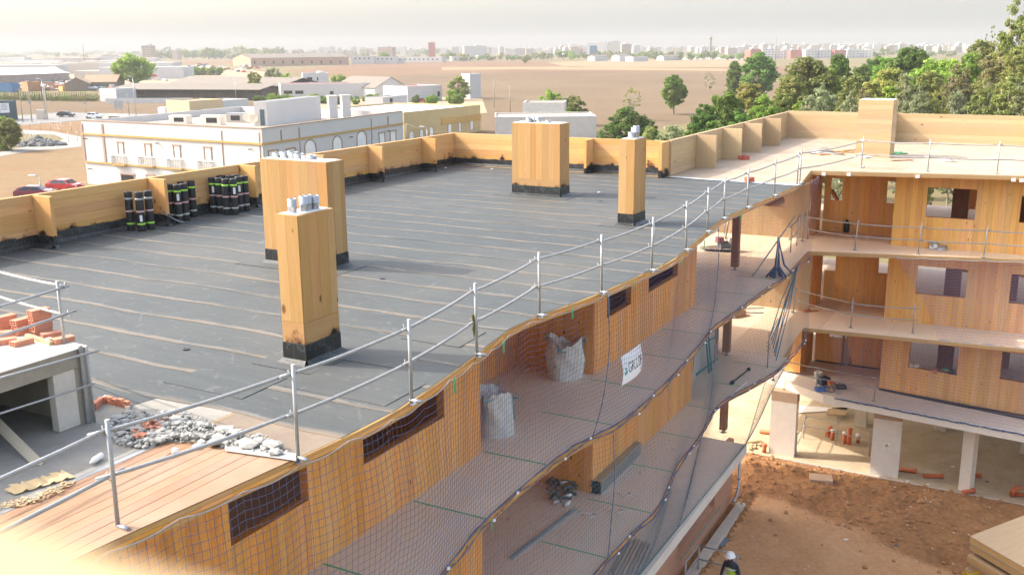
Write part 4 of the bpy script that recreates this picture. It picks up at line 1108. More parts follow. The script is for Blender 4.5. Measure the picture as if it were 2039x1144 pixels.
# ================================================================ rolls of roofing felt
ROLLB = plain('roofing felt', (.016, .017, .018), .5, .3, 8, bump=.2)
LIME = plain('lime band', (.32, .62, .06), .6, .1, 5); BANDW = plain('printed band', (.70, .70, .62), .6, .45, 28, c2=(.06, .06, .06)); BANDR = plain('red printed band', (.55, .20, .18), .6, .45, 28, c2=(.5, .45, .42))
def roll(p, up_, tag_, label, group='rolls of roofing felt against the parapet'):
    o = thing('felt_roll', label, 'felt roll', p, rng.uniform(0, 6), group)
    m = MB(); prof = [(0, .0), (.098, 0), (.10, .02), (.10, .98), (.098, 1.0), (.075, 1.0), (.072, .985), (.055, 1.0), (.03, .99), (0, .985)]
    m.lathe((0, 0, 0), prof, 16); m.build('roll_body', ROLLB, o, local=True)
    zs = [(.18, LIME), (.50, BANDR), (.82, BANDW)] if not up_ else [(.82, LIME), (.50, BANDR), (.18, BANDW)]
    for z_, mt in zs:
        m = MB().lathe((0, 0, z_-.025), [(.1, 0), (.1025, 0), (.1025, .05), (.1, .05)], 16); m.build('band', mt, o, local=True)
    if tag_:
        a = tag_-o.rotation_euler[2]; m = MB(); 
        for k in range(3):
            b0, b1 = a-.32+.21*k, a-.32+.21*(k+1)
            m.face([(.1035*math.cos(b0), .1035*math.sin(b0), .25 if not up_ else .58), (.1035*math.cos(b1), .1035*math.sin(b1), .25 if not up_ else .58), (.1035*math.cos(b1), .1035*math.sin(b1), .41 if not up_ else .76), (.1035*math.cos(b0), .1035*math.sin(b0), .41 if not up_ else .76)])
        m.build('paper_label', PAPER, o, local=True)
    return o
fc = -1.15
for i, (u, v, t_) in enumerate(((262, 458, 0), (283, 459, fc), (301, 456, 0))):
    roll(G(u, v, RF), False, t_, ['left roll of the group of three, lime band at its foot', 'middle roll of the group of three, with a paper label low down', 'right roll of the group of three, next to a parapet fin'][i])
for i, (u, v, t_) in enumerate(((333, 436, fc), (343, 440, 0), (358, 441, fc), (371, 438, 0), (350, 434, 0), (365, 433, 0), (386, 431, 0))):
    roll(G(u, v, RF), True, t_, ['leftmost roll of the second cluster, half hidden by the fin', 'second roll of the cluster right of the fin, no label', 'front roll of the second cluster with a large paper label', 'right hand front roll of the second cluster, close to the lone roll', 'hidden rear roll in the middle of the second cluster', 'hidden rear roll at the right of the second cluster', 'single roll standing apart between the two big clusters'][i])
for i, (u, v, t_) in enumerate(((427, 423, fc), (440, 424, 0), (453, 426.5, 0), (469, 426, fc), (479, 421, fc), (491, 419, 0), (447, 418, 0), (462, 418, 0), (474, 416, 0), (435, 418, 0))):
    roll(G(u, v, RF), True, t_, ['leftmost roll of the largest cluster, with a label', 'second roll from the left in the largest cluster', 'foremost roll of the largest cluster, no label', 'front roll of the largest cluster with a label near its top', 'labelled roll set back at the right of the largest cluster', 'rightmost roll of the largest cluster beside the big chimney', 'rear roll behind the foremost roll of the largest cluster', 'rear roll in the middle of the largest cluster', 'rear roll at the right of the largest cluster', 'rear roll at the left of the largest cluster'][i])
m = MB(); p = G(338, 446, RF)
for k in range(6):
    a = k*.1
    m.face([p+UV3*(-.25+a)+ZV3*(.42-.07*k), p+UV3*(-.15+a)+ZV3*(.42-.07*(k+1)), p+UV3*(-.12+a*1.1)+WV3*(.2+.02*k)+ZV3*max(.01, .2-.07*k), p+UV3*(-.25+a)+WV3*(.12+.02*k)+ZV3*max(.02, .3-.07*k)])
m.build('felt_offcut', plain('grey felt back', (.10, .11, .12), .6), label='loose offcut of grey felt slumped at a parapet fin', cat='felt')

# ================================================================ gallery floors
def bag(p, w, h, label, seed, lean=0):
    r_ = random.Random(seed)
    o = thing('rubble_bag', label, 'bag', p, .5)
    m = MB(); n_, k_ = 24, 14
    ring = []
    for j in range(k_+1):
        f = j/k_; row = []
        bulge = 1+.10*math.sin(f*2.6)-.22*max(0, f-.55)
        for i in range(n_):
            a = 2*math.pi*i/n_
            c, s = math.cos(a), math.sin(a); se = (abs(c)**3+abs(s)**3)**(-1/3)
            rr = w/2*bulge*se*(1+.05*math.sin(3*a+seed+f*4)+.05*math.sin(7*a+f*9+seed)*f+.03*r_.uniform(-1, 1)*f)
            zz = h*f*(1 if f < .8 else 1+.10*math.sin(2*a+seed)+.06*r_.uniform(-1, 1))
            row.append((rr*c+lean*f*f, rr*s, zz))
        ring.append(row)
    for j in range(k_):
        for i in range(n_):
            i2 = (i+1) % n_
            m.face([ring[j][i], ring[j][i2], ring[j+1][i2], ring[j+1][i]], [(i/n_*2, j/k_), ((i+1)/n_*2, j/k_), ((i+1)/n_*2, (j+1)/k_), (i/n_*2, (j+1)/k_)], sm=True)
    top = [(x*.9, y*.9, z-.1) for x, y, z in ring[-1]]
    for i in range(n_):
        i2 = (i+1) % n_; m.face([ring[-1][i], ring[-1][i2], top[i2], top[i]]); m.face([top[i], top[i2], (0, 0, h*.72)])
    m.build('bag_body', plain('white woven bag', (.62, .60, .56), .75, .22, 5, bump=.3), o, local=True)
    for a in (.8, 2.4, 3.9, 5.5):
        i = int(a/6.283*n_); q = Vector(ring[-2][i]); t_ = Vector((math.cos(a+.3), math.sin(a+.3), 0))
        MB().tube([Vector(ring[5][i])*1.02, q*1.02, q*1.05+ZV3*.08+t_*.04, q*.98+ZV3*.02+t_*.12, Vector(ring[-3][(i+2) % n_])*1.03], .014, 5).build('strap', plain('teal webbing', (.10, .35, .42), .7), o, local=True)
    return o
bag(G(1124, 748, L1), .74, .88, 'white woven rubble bag with teal straps standing in the timber recess', 3, .05)
bag(G(987, 860, L1), .66, .86, 'white rubble bag with tall loops half hidden behind the gallery wall corner', 11, -.03)
# zinc studs
st = thing('stud_bundle', 'stack of zinc wall studs lying along the middle gallery', 'studs', G(1195, 985, L2))
a, b = G(1196, 985, L2), G(1276, 903, L2); D = b-a; n = Vector((-D.y, D.x, 0)).normalized()
for i in range(4):
    for j in range(4):
        m = MB(); q = a+n*(.075*i)+ZV3*(.003+.085*j)+D*rng.uniform(-.008, .008)
        m.box8(q, D, n*.07, ZV3*.004); m.box8(q+ZV3*.004, D, n*.004, ZV3*.07); m.box8(q+n*.066+ZV3*.004, D, n*.004, ZV3*.07)
        if j == 3: m.box8(q+ZV3*.074, D, n*.07, ZV3*.003)
        m.build('stud', STUD, st)
m = MB(); a, b = G(1021, 1113, L2), G(1150, 1014, L2); D = b-a; n = Vector((-D.y, D.x, 0)).normalized()
m.box8(a+ZV3*.003, D, n*.075, ZV3*.004); m.box8(a+ZV3*.007, D, n*.004, ZV3*.045); m.box8(a+n*.071+ZV3*.007, D, n*.004, ZV3*.045)
m.build('stud', STUD, label='single zinc track lying open side up on the middle gallery floor', cat='stud')
m = MB()
for u, v in scatter([(1090, 990), (1095, 960), (1125, 952), (1150, 975), (1140, 992), (1115, 1002)], 46):
    p = G(u, v, L2); m.box(Vector((p.x, p.y, L2+rng.uniform(.02, .2))), (rng.uniform(.08, .35), rng.uniform(.03, .07), rng.uniform(.01, .05)), rng.uniform(0, 3), tilt=Matrix.Rotation(rng.uniform(-.6, .6), 3, 'X'))
m.build('offcut_heap', plain('dark offcuts', (.06, .065, .06), .6, .5, 9, c2=(.18, .2, .19)), kind='stuff', label='heap of dark metal offcuts on the middle gallery floor', cat='offcuts')
for i, (u, v) in enumerate(((1124, 970), (1130, 990), (1110, 1000), (1130, 1005))):
    p = G(u, v, L2); d = Vector((math.cos(.5+i*.2), math.sin(.5+i*.2), 0))*.12
    MB().tube([p+ZV3*.05*(1+2*(i == 0))-d, p+ZV3*.05*(1+2*(i == 0))+d], .038, 10).build('cartridge', PAPER, label=['white cartridge lying on top of the dark offcuts', 'white cartridge at the right foot of the dark offcuts', 'small white cartridge at the front of the dark offcuts', 'white cartridge apart from the heap beside the zinc track'][i], cat='cartridge')
for i, (u, v, z, L_) in enumerate(((1250, 985, L2, 0), (1150, 1022, L2, 0), (1178, 1027, L2, 0), (1234, 1018, L2, 0), (1440, 787, L2, 0))):
    p = G(u, v, z)+ZV3*.01
    MB().tube([p+Vector((-.25, .1, 0)), p+Vector((-.05, -.1, 0)), p+Vector((.1, .05, 0)), p+Vector((.02, .12, 0)), p+Vector((.3, -.05, .02))], .008, 5).build('cord', PAPER, label=['loop of white strapping beside the zinc stud stack', 'bent white wire beside the single zinc track', 'short white strip of strapping right of the zinc track', 'folded white strapping near the middle gallery edge', 'white strapping on the floor near the black pole'][i], cat='strapping')
# tracks at the edge of the podium
m = thing('bar_bundle', 'bundle of long grey steel bars lying on the podium ledge at the bottom', 'bars', G(1240, 1120, LP))
for k in range(7):
    a, b = G(1205+9*k, 1160, LP+.02), G(1252+7*k, 1068+2*k, LP+.02)
    MB().tube([a+ZV3*(.02*(k % 2)), b+ZV3*(.02*(k % 2))], .016, 6).build('bar', STUD, m)
# middle gallery: plaster wall with a teal trestle, black pole, white strip
q0, q1 = G(1368, 772, L2), G(1430, 697, L2)
wall(q0, q1, L2, L1-.22, WV3, .1, mat=plain('grey plasterboard', (.42, .40, .37), .8, .12, 2), boards=False, ops=[(.15, .75, L2+.3, L2+1.5)])
t_ = thing('trestle', 'teal steel trestle standing against the grey board on the middle gallery', 'trestle', G(1412, 742, L2))
p = G(1412, 742, L2); q = G(1390, 748, L2)
for a, b in ((p, p+ZV3*1.2-WV3*.15), (p+UV3*.25, p+UV3*.25+ZV3*1.2-WV3*.15)): MB().tube([a, b], .03, 6).build('leg', TEAL, t_)
MB().tube([q-UV3*.2+ZV3*.1, p+UV3*.9+ZV3*.25], .03, 6).build('rail', TEAL, t_)
MB().tube([q+ZV3*1.0, p+UV3*.5+ZV3*1.1], .025, 6).build('rail', TEAL, t_)
m = MB(); a, b = G(1458, 764, L2)+ZV3*.05, G(1490, 738, L2)+ZV3*.05
m.tube([a, b], .025, 8); m.tube([a-(b-a)*.04, a+(b-a)*.05], .065, 10); m.tube([b, b+(b-a)*.05], .06, 10)
m.build('pole', plain('green black pole', (.02, .035, .03), .5), label='dark green pole with thick ends lying on the middle gallery', cat='pole')
a, b = G(1454, 788, L2), G(1486, 760, L2)
MB().box8(a+ZV3*.002, b-a, Vector((.05, .02, 0)), ZV3*.02).build('strip', PAPER, label='white strip lying beside the dark pole', cat='strip')
p = G(1418, 700, L2); 
for k in range(2): MB().box8(G(1412+5*k, 700+5*k, L2), UV3*.05, WV3*.12, ZV3*1.9-WV3*.0+UV3*.6, 2).build('plank', W_PALE if k else W_BROWN, label=['thin brown plank leaning on the lobby post', 'thin pale plank leaning on the lobby post'][k], cat='plank')
m = MB()
for k in range(3): m.box8(G(1425, 612+5*k, L2), G(1520, 604+10*k, L2)-G(1425, 612+5*k, L2), Vector((.05, .08, 0)), ZV3*.04)
m.build('tube_pile', TUBE, label='long tubes lying on the sunlit middle lobby floor', cat='tubes')
p = G(1462, 628, L2); MB().box(p+ZV3*.12, (.8, .5, .24), .6).build('board_stack', W_HONEY, label='low stack of timber boards on the middle lobby floor', cat='boards')

# ---- vibrating machine with a coiled hose on the upper lobby
pm = G(1441, 500, L1)
mc = thing('floor_machine', 'small petrol machine with a tall handle and coiled hose on the lobby floor', 'machine', pm)
m = MB(); m.box(pm+ZV3*.22, (.42, .34, .2), .3); m.tube([pm+Vector((-.15, 0, .3)), pm+Vector((.15, 0, .3))], .1, 10); m.build('engine', plain('machine grey', (.2, .2, .2), .5, .5, 8), mc)
MB().box(pm+Vector((-.18, -.05, .45)), (.24, .22, .2), .3).build('fuel_tank', plain('red tank', (.38, .13, .12), .5), mc)
MB().box(pm+Vector((.22, -.02, .42)), (.2, .24, .22), .3).build('air_filter', CONC_L, mc)
m = MB()
for k in range(4): m.tube([pm+Vector((.5*math.cos(a*.35)*(1+.12*k)*(.9 if math.cos(a*.35) > 0 else 1.3), .32*math.sin(a*.35)*(1+.1*k), .04+.03*k)) for a in range(19)], .014, 5)
m.build('hose', BLACK, mc)
m = MB(); m.tube([pm+Vector((.05, 0, .45)), pm+Vector((.12, .05, .9)), pm+Vector((.2, .1, 1.45))], .028, 7); m.tube([pm+Vector((-.02, 0, .45)), pm+Vector((.03, .05, 1.2))], .015, 6); m.tube([pm+Vector((-.2, .05, 1.15)), pm+Vector((.4, .1, 1.18))], .016, 6)
m.build('handle', STEEL, mc); MB().tube([pm+Vector((.18, .1, 1.42)), pm+Vector((.24, .12, 1.55))], .06, 8).build('grip', plain('blue cap', (.05, .12, .4), .6), mc)
# ---- things on the wing's galleries
for (u, v, r_, h_, lb) in ((1858, 495, .17, .27, 'tall round metal tin with a paper label on the wing gallery'), (1874, 496.5, .19, .16, 'low round metal tin beside the taller one on the wing gallery')):
    p = G(u, v, L1+.002); o = thing('tin', lb, 'tin', p)
    MB().lathe(p, [(0, 0), (r_, 0), (r_, h_*.1), (r_*.97, h_*.12), (r_*.97, h_*.9), (r_, h_*.92), (r_, h_), (r_*.9, h_), (r_*.9, h_*.93), (0, h_*.93)], 16).build('can', STEEL, o)
    if h_ > .2: m = MB(); m.box(p+Vector((.01, -r_-.001, h_*.5)), (.14, .006, .15)); m.build('paper_label', PAPER, o)
p = G(1685, 462, L1); MB().lathe(p, [(0, 0), (.12, 0), (.13, .1), (.12, .34), (.06, .46), (.05, .52), (0, .53)], 12).build('bottle', BLACK, label='black bulbous bottle on the floor of the upper wing room', cat='bottle')
for k, (u, v) in enumerate(((1650, 452), (1662, 456))):
    p = G(u, v, L1); MB().box(p+ZV3*.05, (.3, .2, .05), k, tilt=Matrix.Rotation(.3, 3, 'X')).build('scrap', BLACK if k else CONC, label=['grey scrap at the back of the upper wing room', 'black scrap at the back of the upper wing room'][k], cat='scrap')
for k in range(2):
    a = G(1700-4*k, 452, L1); b = atY(1649+6*k, 378, a.y+.6); D = b-a
    MB().box8(a, D, Vector((.12, 0, 0)), Vector((0, .05, .02)), 0).build('plank', W_BROWN if k else W_AMBERD, label=['long amber plank leaning in the upper wing room', 'long brown plank leaning behind the amber one'][k], cat='plank')
for k in range(4):
    a = G(1674+9*k, 728, LP+.01); b = a+Vector((.12-.05*k, .3, 2.15))
    MB().box8(a, b-a, Vector((.1, 0, 0)), Vector((0, .04, 0)), 0).build('plank', [W_BROWN, STUD, W_BROWN, W_AMBER][k], label=['leftmost brown board leaning in the lowest wing room', 'grey metal profile leaning in the lowest wing room', 'middle brown board leaning in the lowest wing room', 'rightmost amber board leaning in the lowest wing room'][k], cat='board')
p = G(1604, 621, L2); m = MB(); m.tube([p+ZV3*.06-Vector((.1, .0, 0)), p+ZV3*.06+Vector((.2, .1, 0))], .05, 8); m.box(p+Vector((.3, .1, .02)), (.5, .12, .03), .2)
m.build('power_saw', plain('orange tool', (.6, .16, .04), .5), label='orange hand tool left on the middle gallery of the wing', cat='tool')
p = G(1628, 758, LP+.001); o = thing('bucket', 'white plastic bucket on the concrete podium behind the rail', 'bucket', p)
MB().lathe(p, [(0, .0), (.135, 0), (.16, .36), (.17, .36), (.17, .39), (.155, .39), (.13, .02), (0, .02)], 18).build('pail', WHITE, o)
MB().tube([p+Vector((.165*math.cos(a), -.02-.06*math.sin(a), .33+.08*math.sin(a))) for a in [k*math.pi/8 for k in range(9)]], .006, 5).build('handle', STEEL, o)
for (u, v, sz, mt, nm, lb, rz) in ((1637, 777, (.55, .28, .14), plain('blue tool box', (.06, .16, .42), .5, .2, 4), 'tool_box', 'flat blue tool box on the podium beside the rail post', .1), (1640, 764, (.45, .3, .3), plain('dark tool bag', (.03, .04, .07), .7, .4, 5), 'tool_bag', 'dark blue tool bag behind the flat tool box', .4), (1674, 773, (.4, .25, .16), plain('black case', (.03, .03, .035), .6), 'tool_case', 'black plastic tool case on the podium', .15)):
    p = G(u, v, LP); o = thing(nm, lb, nm.replace('_', ' '), p, rz)
    b = MB().box((0, 0, sz[2]*.42), (sz[0], sz[1], sz[2]*.84)).build('body', mt, o, local=True); m = MB().box((0, 0, sz[2]*.9), (sz[0]*.94, sz[1]*.92, sz[2]*.16)); m.build('lid', mt, o, local=True)
    MB().tube([(-.1, 0, sz[2]), (-.08, 0, sz[2]+.07), (.08, 0, sz[2]+.07), (.1, 0, sz[2])], .012, 6).build('handle', BLACK, o, local=True)
p = G(1649, 768, LP); m = MB().tube([p+ZV3*.08, p+Vector((.3, .1, .1))], .07, 8); m.box(p+Vector((.05, .02, .15)), (.16, .1, .2), .6); m.build('drill', plain('orange tool', (.6, .16, .04), .5), label='orange power drill between tool bag and grey rags', cat='drill')
m = MB()
for k in range(14): 
    u, v = rng.uniform(1648, 1668), rng.uniform(770, 781); p = G(u, v, LP); m.rock((p.x, p.y, LP+.07), rng.uniform(.08, .15), (1.2, 1, .7))
m.build('rags', plain('grey rags', (.27, .22, .19), .9, .3, 8), kind='stuff', label='heap of grey brown rags beside the tools on the podium', cat='rags')
Pw, Dw = A(40.3, -5.4), (A(39.6, -.1)-A(40.3, -5.4)).normalized()
for i, (u, v, mt, lb) in enumerate(((1826, 728, WHITE, 'white pack on the sill of the lowest wing window'), (1817, 727, CONC, 'grey rag on the left of the lowest wing window sill'), (1884, 735, plain('green bag', (.05, .22, .12), .5), 'green plastic bag spilling over the lowest wing window sill'), (1895, 741, BLACK, 'black sack hanging off the lowest wing window sill'), (1863, 738, RED, 'small reddish scrap on the lowest wing window sill'))):
    a_, z_ = hit(u, v, Pw, Dw); q = Pw+Dw*a_; n = Vector((Dw.y, -Dw.x, 0)); n = n if n.dot(UV3) < 0 else -n
    MB().rock((q.x+n.x*.02, q.y+n.y*.02, z_), .11 if i else .09, (1.2, .8, .9)).build('bundle', mt, label=lb, cat='bundle')
# ---- things on the pale roof of the wing
m = thing('tube_pile', 'spread of thin metal tubes on the pale roof deck beside the timber chimney', 'tubes', G(1632, 302, RF))
for k in range(14):
    a = G(rng.uniform(1604, 1640), rng.uniform(298, 307), RF); d = Vector((math.cos(.25+rng.uniform(-.5, .5)), math.sin(-.35+rng.uniform(-.4, .4)), 0))*rng.uniform(.5, 1.2)
    MB().tube([a+ZV3*(.02+.025*(k % 3)), a+d+ZV3*(.02+.025*(k % 3))], .02, 6).build('tube', STEEL, m)
for k, (u, v) in enumerate(((1662, 303), (1676, 302), (1690, 304), (1668, 307), (1694, 300), (1645, 308))):
    p = G(u, v, RF); MB().box(p+ZV3*.03, (rng.uniform(.4, .9), .12, .04), rng.uniform(-.6, 1.2), 0).build('offcut', W_HONEY, label='timber offcut lying on the pale deck left of the timber chimney', cat='offcut', group='timber offcuts on the pale deck')
for k, (u, v) in enumerate(((1768, 305), (1784, 306), (1722, 314), (1880, 322))):
    p = G(u, v, RF); m = MB()
    for j in range(5): m.tube([p+Vector((rng.uniform(-.3, .3), rng.uniform(-.3, .3), .03)), p+Vector((rng.uniform(-.3, .3), rng.uniform(-.3, .3), .06)), p+Vector((rng.uniform(-.4, .4), rng.uniform(-.3, .3), .03))], .03, 4)
    m.build('strap_heap', GREEN if k < 2 else PAPER, label=['green straps heaped just right of the timber chimney', 'second smaller heap of green straps right of the timber chimney', 'white crumpled straps at the foot of the timber chimney', 'pale straps lying near the roof rail at the right'][k], cat='straps')
p = G(1795, 320, RF); MB().box(p+ZV3*.02, (.9, .2, .03), .2).build('board', W_BROWN, label='dark flat board on the pale deck behind the roof rail', cat='board')
for k, (u, v) in enumerate(((1478, 318), (1484, 318), (1492, 362))):
    p = G(u, v, RF); MB().box(p+ZV3*.08, (.28, .2, .16), .3*k).build('box', plain('red box', (.45, .09, .05), .6), label=['dull red box lying on the pale deck below the second fin', 'red and white box standing beside it on the pale deck', 'bright red box on the pale deck near the felt joint'][k], cat='box')
for k, (u, v) in enumerate(((1640, 346), (1690, 347), (1827, 351), (2018, 358), (2034, 359))):
    p = G(u, v, RF); a = A(37.3, -7.95); D = (A(41.7, 12)-a).normalized(); a_, z_ = hit(u, v, a, D); n = Vector((D.y, -D.x, 0)); n = -n if n.dot(UV3) > 0 else n
    MB().box(a+D*a_+n*.03+ZV3*z_, (.14, .02, .12), math.atan2(D.y, D.x)).build('paper_tag', PAPER, bld)
# ================================================================ the yard below the wing
yard_poly = None
nx, ny = 150, 130
X0, X1, Y0, Y1 = 3.0, 28.0, 21.0, 42.0
from mathutils import noise as mn
m = MB()
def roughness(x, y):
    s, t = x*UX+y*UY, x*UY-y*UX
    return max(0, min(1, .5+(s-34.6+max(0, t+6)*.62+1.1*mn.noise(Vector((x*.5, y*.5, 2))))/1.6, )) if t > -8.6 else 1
def hz(x, y):
    s, t = x*UX+y*UY, x*UY-y*UX
    k = min(1, max(0, (38.9-s)/1.2))
    h = .16*mn.noise(Vector((x*.35, y*.35, 0)))+.10*mn.noise(Vector((x*1.1, y*1.1, 3)))+.06*mn.noise(Vector((x*3, y*3, 7)))+.035*mn.noise(Vector((x*6.5, y*6.5, 9)))
    rough = roughness(x, y)
    return GZ+.06+k*(.20+h*(.25+1.25*rough))+(-.11 if s > 38.95 else 0)
vs = [[(X0+(X1-X0)*i/nx, Y0+(Y1-Y0)*j/ny) for j in range(ny+1)] for i in range(nx+1)]
for i in range(nx):
    for j in range(ny):
        q = [vs[i][j], vs[i+1][j], vs[i+1][j+1], vs[i][j+1]]
        if all(p[0]*UX+p[1]*UY > 39.4 for p in q): continue
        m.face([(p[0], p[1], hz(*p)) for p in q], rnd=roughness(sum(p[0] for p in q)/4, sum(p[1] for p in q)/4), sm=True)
def soil_mat():
    m, n, l, b = nt('red brown soil')
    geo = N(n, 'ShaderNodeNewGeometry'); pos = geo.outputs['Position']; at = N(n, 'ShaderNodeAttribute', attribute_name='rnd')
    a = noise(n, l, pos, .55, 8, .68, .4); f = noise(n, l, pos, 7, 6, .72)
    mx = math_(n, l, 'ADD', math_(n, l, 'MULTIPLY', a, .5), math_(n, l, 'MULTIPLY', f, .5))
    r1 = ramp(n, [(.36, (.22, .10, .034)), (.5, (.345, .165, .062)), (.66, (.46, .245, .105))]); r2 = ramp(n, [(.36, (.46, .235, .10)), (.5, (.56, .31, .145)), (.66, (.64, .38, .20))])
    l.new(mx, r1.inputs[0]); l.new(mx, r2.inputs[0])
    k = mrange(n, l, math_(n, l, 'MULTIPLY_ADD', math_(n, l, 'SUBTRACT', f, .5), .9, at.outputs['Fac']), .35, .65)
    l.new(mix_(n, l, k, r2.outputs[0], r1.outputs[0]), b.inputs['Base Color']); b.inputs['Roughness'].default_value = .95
    wv = N(n, 'ShaderNodeTexWave'); wv.inputs['Scale'].default_value = 1.3; wv.inputs['Distortion'].default_value = 9; wv.inputs['Detail'].default_value = 3; l.new(pos, wv.inputs['Vector'])
    bumped(n, l, b, math_(n, l, 'ADD', math_(n, l, 'MULTIPLY', f, 1.6), math_(n, l, 'MULTIPLY', wv.outputs['Fac'], .10)), .8, .06)
    return m
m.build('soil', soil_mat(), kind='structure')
m = MB()
for _ in range(3000):
    x, y = rng.uniform(6, 22), rng.uniform(26, 40); s, t = x*UX+y*UY, x*UY-y*UX
    if s > 39.0: continue
    if rng.random() > roughness(x, y)+.06: continue
    r_ = rng.choice([.015, .02, .025, .03, .04, .05, .07, .1]); m.rock((x, y, hz(x, y)+r_*.3), r_)
m.build('soil_clods', plain('soil clods', (.36, .19, .085), .95, .4, 6), kind='stuff', label='clods of red brown earth strewn over the yard', cat='earth')
m = MB()
for _ in range(160):
    x, y = rng.uniform(7, 22), rng.uniform(27, 40); s = x*UX+y*UY
    if s > 38.8: continue
    m.rock((x, y, hz(x, y)+.015), rng.choice([.02, .03, .04]))
m.build('pebbles', plain('pale pebbles', (.6, .52, .42), .9, .2, 5), kind='stuff', label='pale pebbles and crumbs scattered on the soil', cat='pebbles')
MB().prism([A(39.0, -14), A(38.7, 12), A(51, 12), A(51, -14)], GZ-.02, GZ+.08).build('ground_slab', earth_mat('dusty floor slab', (.36, .27, .17), (.45, .36, .24), (.54, .45, .33), .8, .25, .03), kind='structure')
MB().prism([A(34, -26), A(34, -10.2), A(39.0, -10.2), A(39, -14), A(55, -14), A(55, -26)], GZ-.02, GZ+.06).build('ground_slab', earth_mat('dusty side slab', (.40, .31, .2), (.5, .41, .29), (.58, .5, .38), .8, .25, .03), kind='structure')
MB().box8(A(38.92, -9.1, GZ), A(38.62, 12)-A(38.92, -9.1), UV3*.09, ZV3*.10, 0).build('edge_beam', CONC, kind='structure')
GS = GZ+.082
for i, (u, v, L_, rz) in enumerate(((1795, 938, 1.15, -.35), (1858, 951, .75, -.1), (1937, 948, .6, -.35), (1928, 982, .5, .3), (1525, 863, .55, -.35), (2030, 988, .7, -.3), (1650, 862, .9, 1.1))):
    p = G(u, v, GS)+ZV3*.09; d = Vector((math.cos(rz), math.sin(rz), 0))*L_/2
    MB().tube([p-d, p+d*.75, p+d*.76, p+d], [.085, .085, .105, .105], 12).build('drain_pipe', ORANGE, label=['long orange drain pipe at the foot of the middle pillar', 'orange pipe piece passing behind the thin pillar', 'orange pipe piece right of the thin pillar', 'short orange pipe at the foot of the thin pillar', 'orange pipe piece at the left of the first pillar', 'orange pipe piece at the right frame edge', 'orange pipe leaning away behind the first pillar'][i], cat='pipe', group='orange drain pipes on the slab')
p = G(2016, 988, GS); o = thing('pipe_elbow', 'orange pipe elbow standing beside the last drain pipe', 'pipe', p)
MB().tube([p, p+ZV3*.25, p+ZV3*.36+Vector((.08, -.02, 0)), p+ZV3*.38+Vector((.25, -.06, 0))], .085, 12).build('bend', ORANGE, o); MB().tube([p+ZV3*.18, p+ZV3*.27], .105, 12).build('collar', ORANGE, o)
for i, (u, v) in enumerate(((1522, 900), (1657, 875), (1681, 882), (1690, 884), (1708, 880))):
    p = G(u, v, GS); h_ = [.35, .45, .5, .7, .35][i]
    o = thing('pipe_stub', ['upright orange pipe stub left of the first pillar', 'upright orange stub with a pale cap, leftmost behind the handrail', 'second upright orange stub with a pale cap', 'tallest upright orange stub behind the handrail', 'shortest upright orange stub, rightmost behind the handrail'][i], 'pipe', p, group='upright pipe stubs')
    MB().tube([p, p+ZV3*h_], .08 if i != 3 else .1, 12).build('pipe', ORANGE, o)
    MB().lathe(p+ZV3*h_, [(.11, -.06), (.115, 0), (.09, .03), (0, .035)], 12).build('cap', WHITE if i in (1, 2, 4) else ORANGE, o)
ra = [G(u, v, GS) for u, v in ((1600, 873), (1664, 886), (1730, 906))]
guard_rail('brown site handrail round the pipe stubs under the wing', ra, GS, h=1.1, rails=(1.05, .6), clamp=False, rad=.018)
guard_rail('brown site handrail running back behind the first pillar', [G(1600, 873, GS), G(1585, 905, GS)], GS, h=1.0, rails=(1.0, .55), clamp=False, rad=.018)
for i, (q, mt, lb) in enumerate((([(1592, 808), (1655, 812), (1660, 818), (1590, 822)], PAPER, 'white sheet lying flat behind the first pillar'), ([(1648, 815), (1690, 812), (1684, 828), (1646, 826)], W_PALE, 'timber sheet lying on trestles behind the pillars'), ([(1655, 806), (1688, 810), (1686, 818), (1656, 815)], CONC, 'crumpled grey foil on the timber sheet'))):
    MB().prism([G(u, v, GZ+(.3 if i else .1)) for u, v in q], GZ+(.3 if i else .1), GZ+(.36 if i else .13)).build('sheet', mt, label=lb, cat='sheet')
p = G(1634, 962, GZ+.15); o = MB().box(p+ZV3*.1, (.85, .62, .34), -.25).build('concrete_block', plain('clay smeared concrete', (.47, .33, .22), .9, .25, 3), label='clay smeared concrete block half sunk in the soil', cat='block')
p = G(1648, 980, GZ+.15); o = thing('drain_cover', 'pale concrete drain cover lying tilted on the soil', 'drain cover', p, -.3)
MB().box((0, 0, .06), (.8, .55, .09)).build('plate', CONC_L, o, local=True); MB().lathe((0, 0, .106), [(.13, 0), (.13, .004), (.05, .004), (0, .002)], 14).build('lid', CONC, o, local=True)
for k, (u, v) in enumerate(((1500, 880), (1508, 888), (1494, 890), (1512, 893))):
    p = G(u, v, GZ+.1); MB().box(p+ZV3*.05, (.7, .12, .04), .3+k*.5, 0).build('board', W_PALE, label=['loose board nearest the net left of the first pillar', 'second loose board left of the first pillar, lying crosswise', 'third loose board left of the first pillar', 'loose board closest to the first pillar'][k], cat='board')
for i, (u, v, mt, lb) in enumerate(((1808, 957, WHITE, 'white scrap on the slab beside the middle pillar'), (1848, 963, WHITE, 'pale pair of scraps at the slab edge'), (1897, 928, WHITE, 'crumpled pale scrap deep under the wing'), (1965, 958, BLUE, 'blue crumpled scrap right of the thin pillar'), (1986, 993, CONC, 'grey can at the slab edge near the right frame'), (1876, 952, plain('grey debris', (.2, .19, .18), .8), 'flat dark debris near the thin pillar'), (1684, 1083, WHITE, 'torn white scrap on the tracked soil'), (1783, 1094, BLUE, 'small bluish scrap on the clods at the bottom right'))):
    p = G(u, v, GZ+.1); MB().rock((p.x, p.y, (GS if v < 1000 else hz(p.x, p.y))+.02), .07, (1.4, .7, .35)).build('scrap', mt, label=lb, cat='scrap')
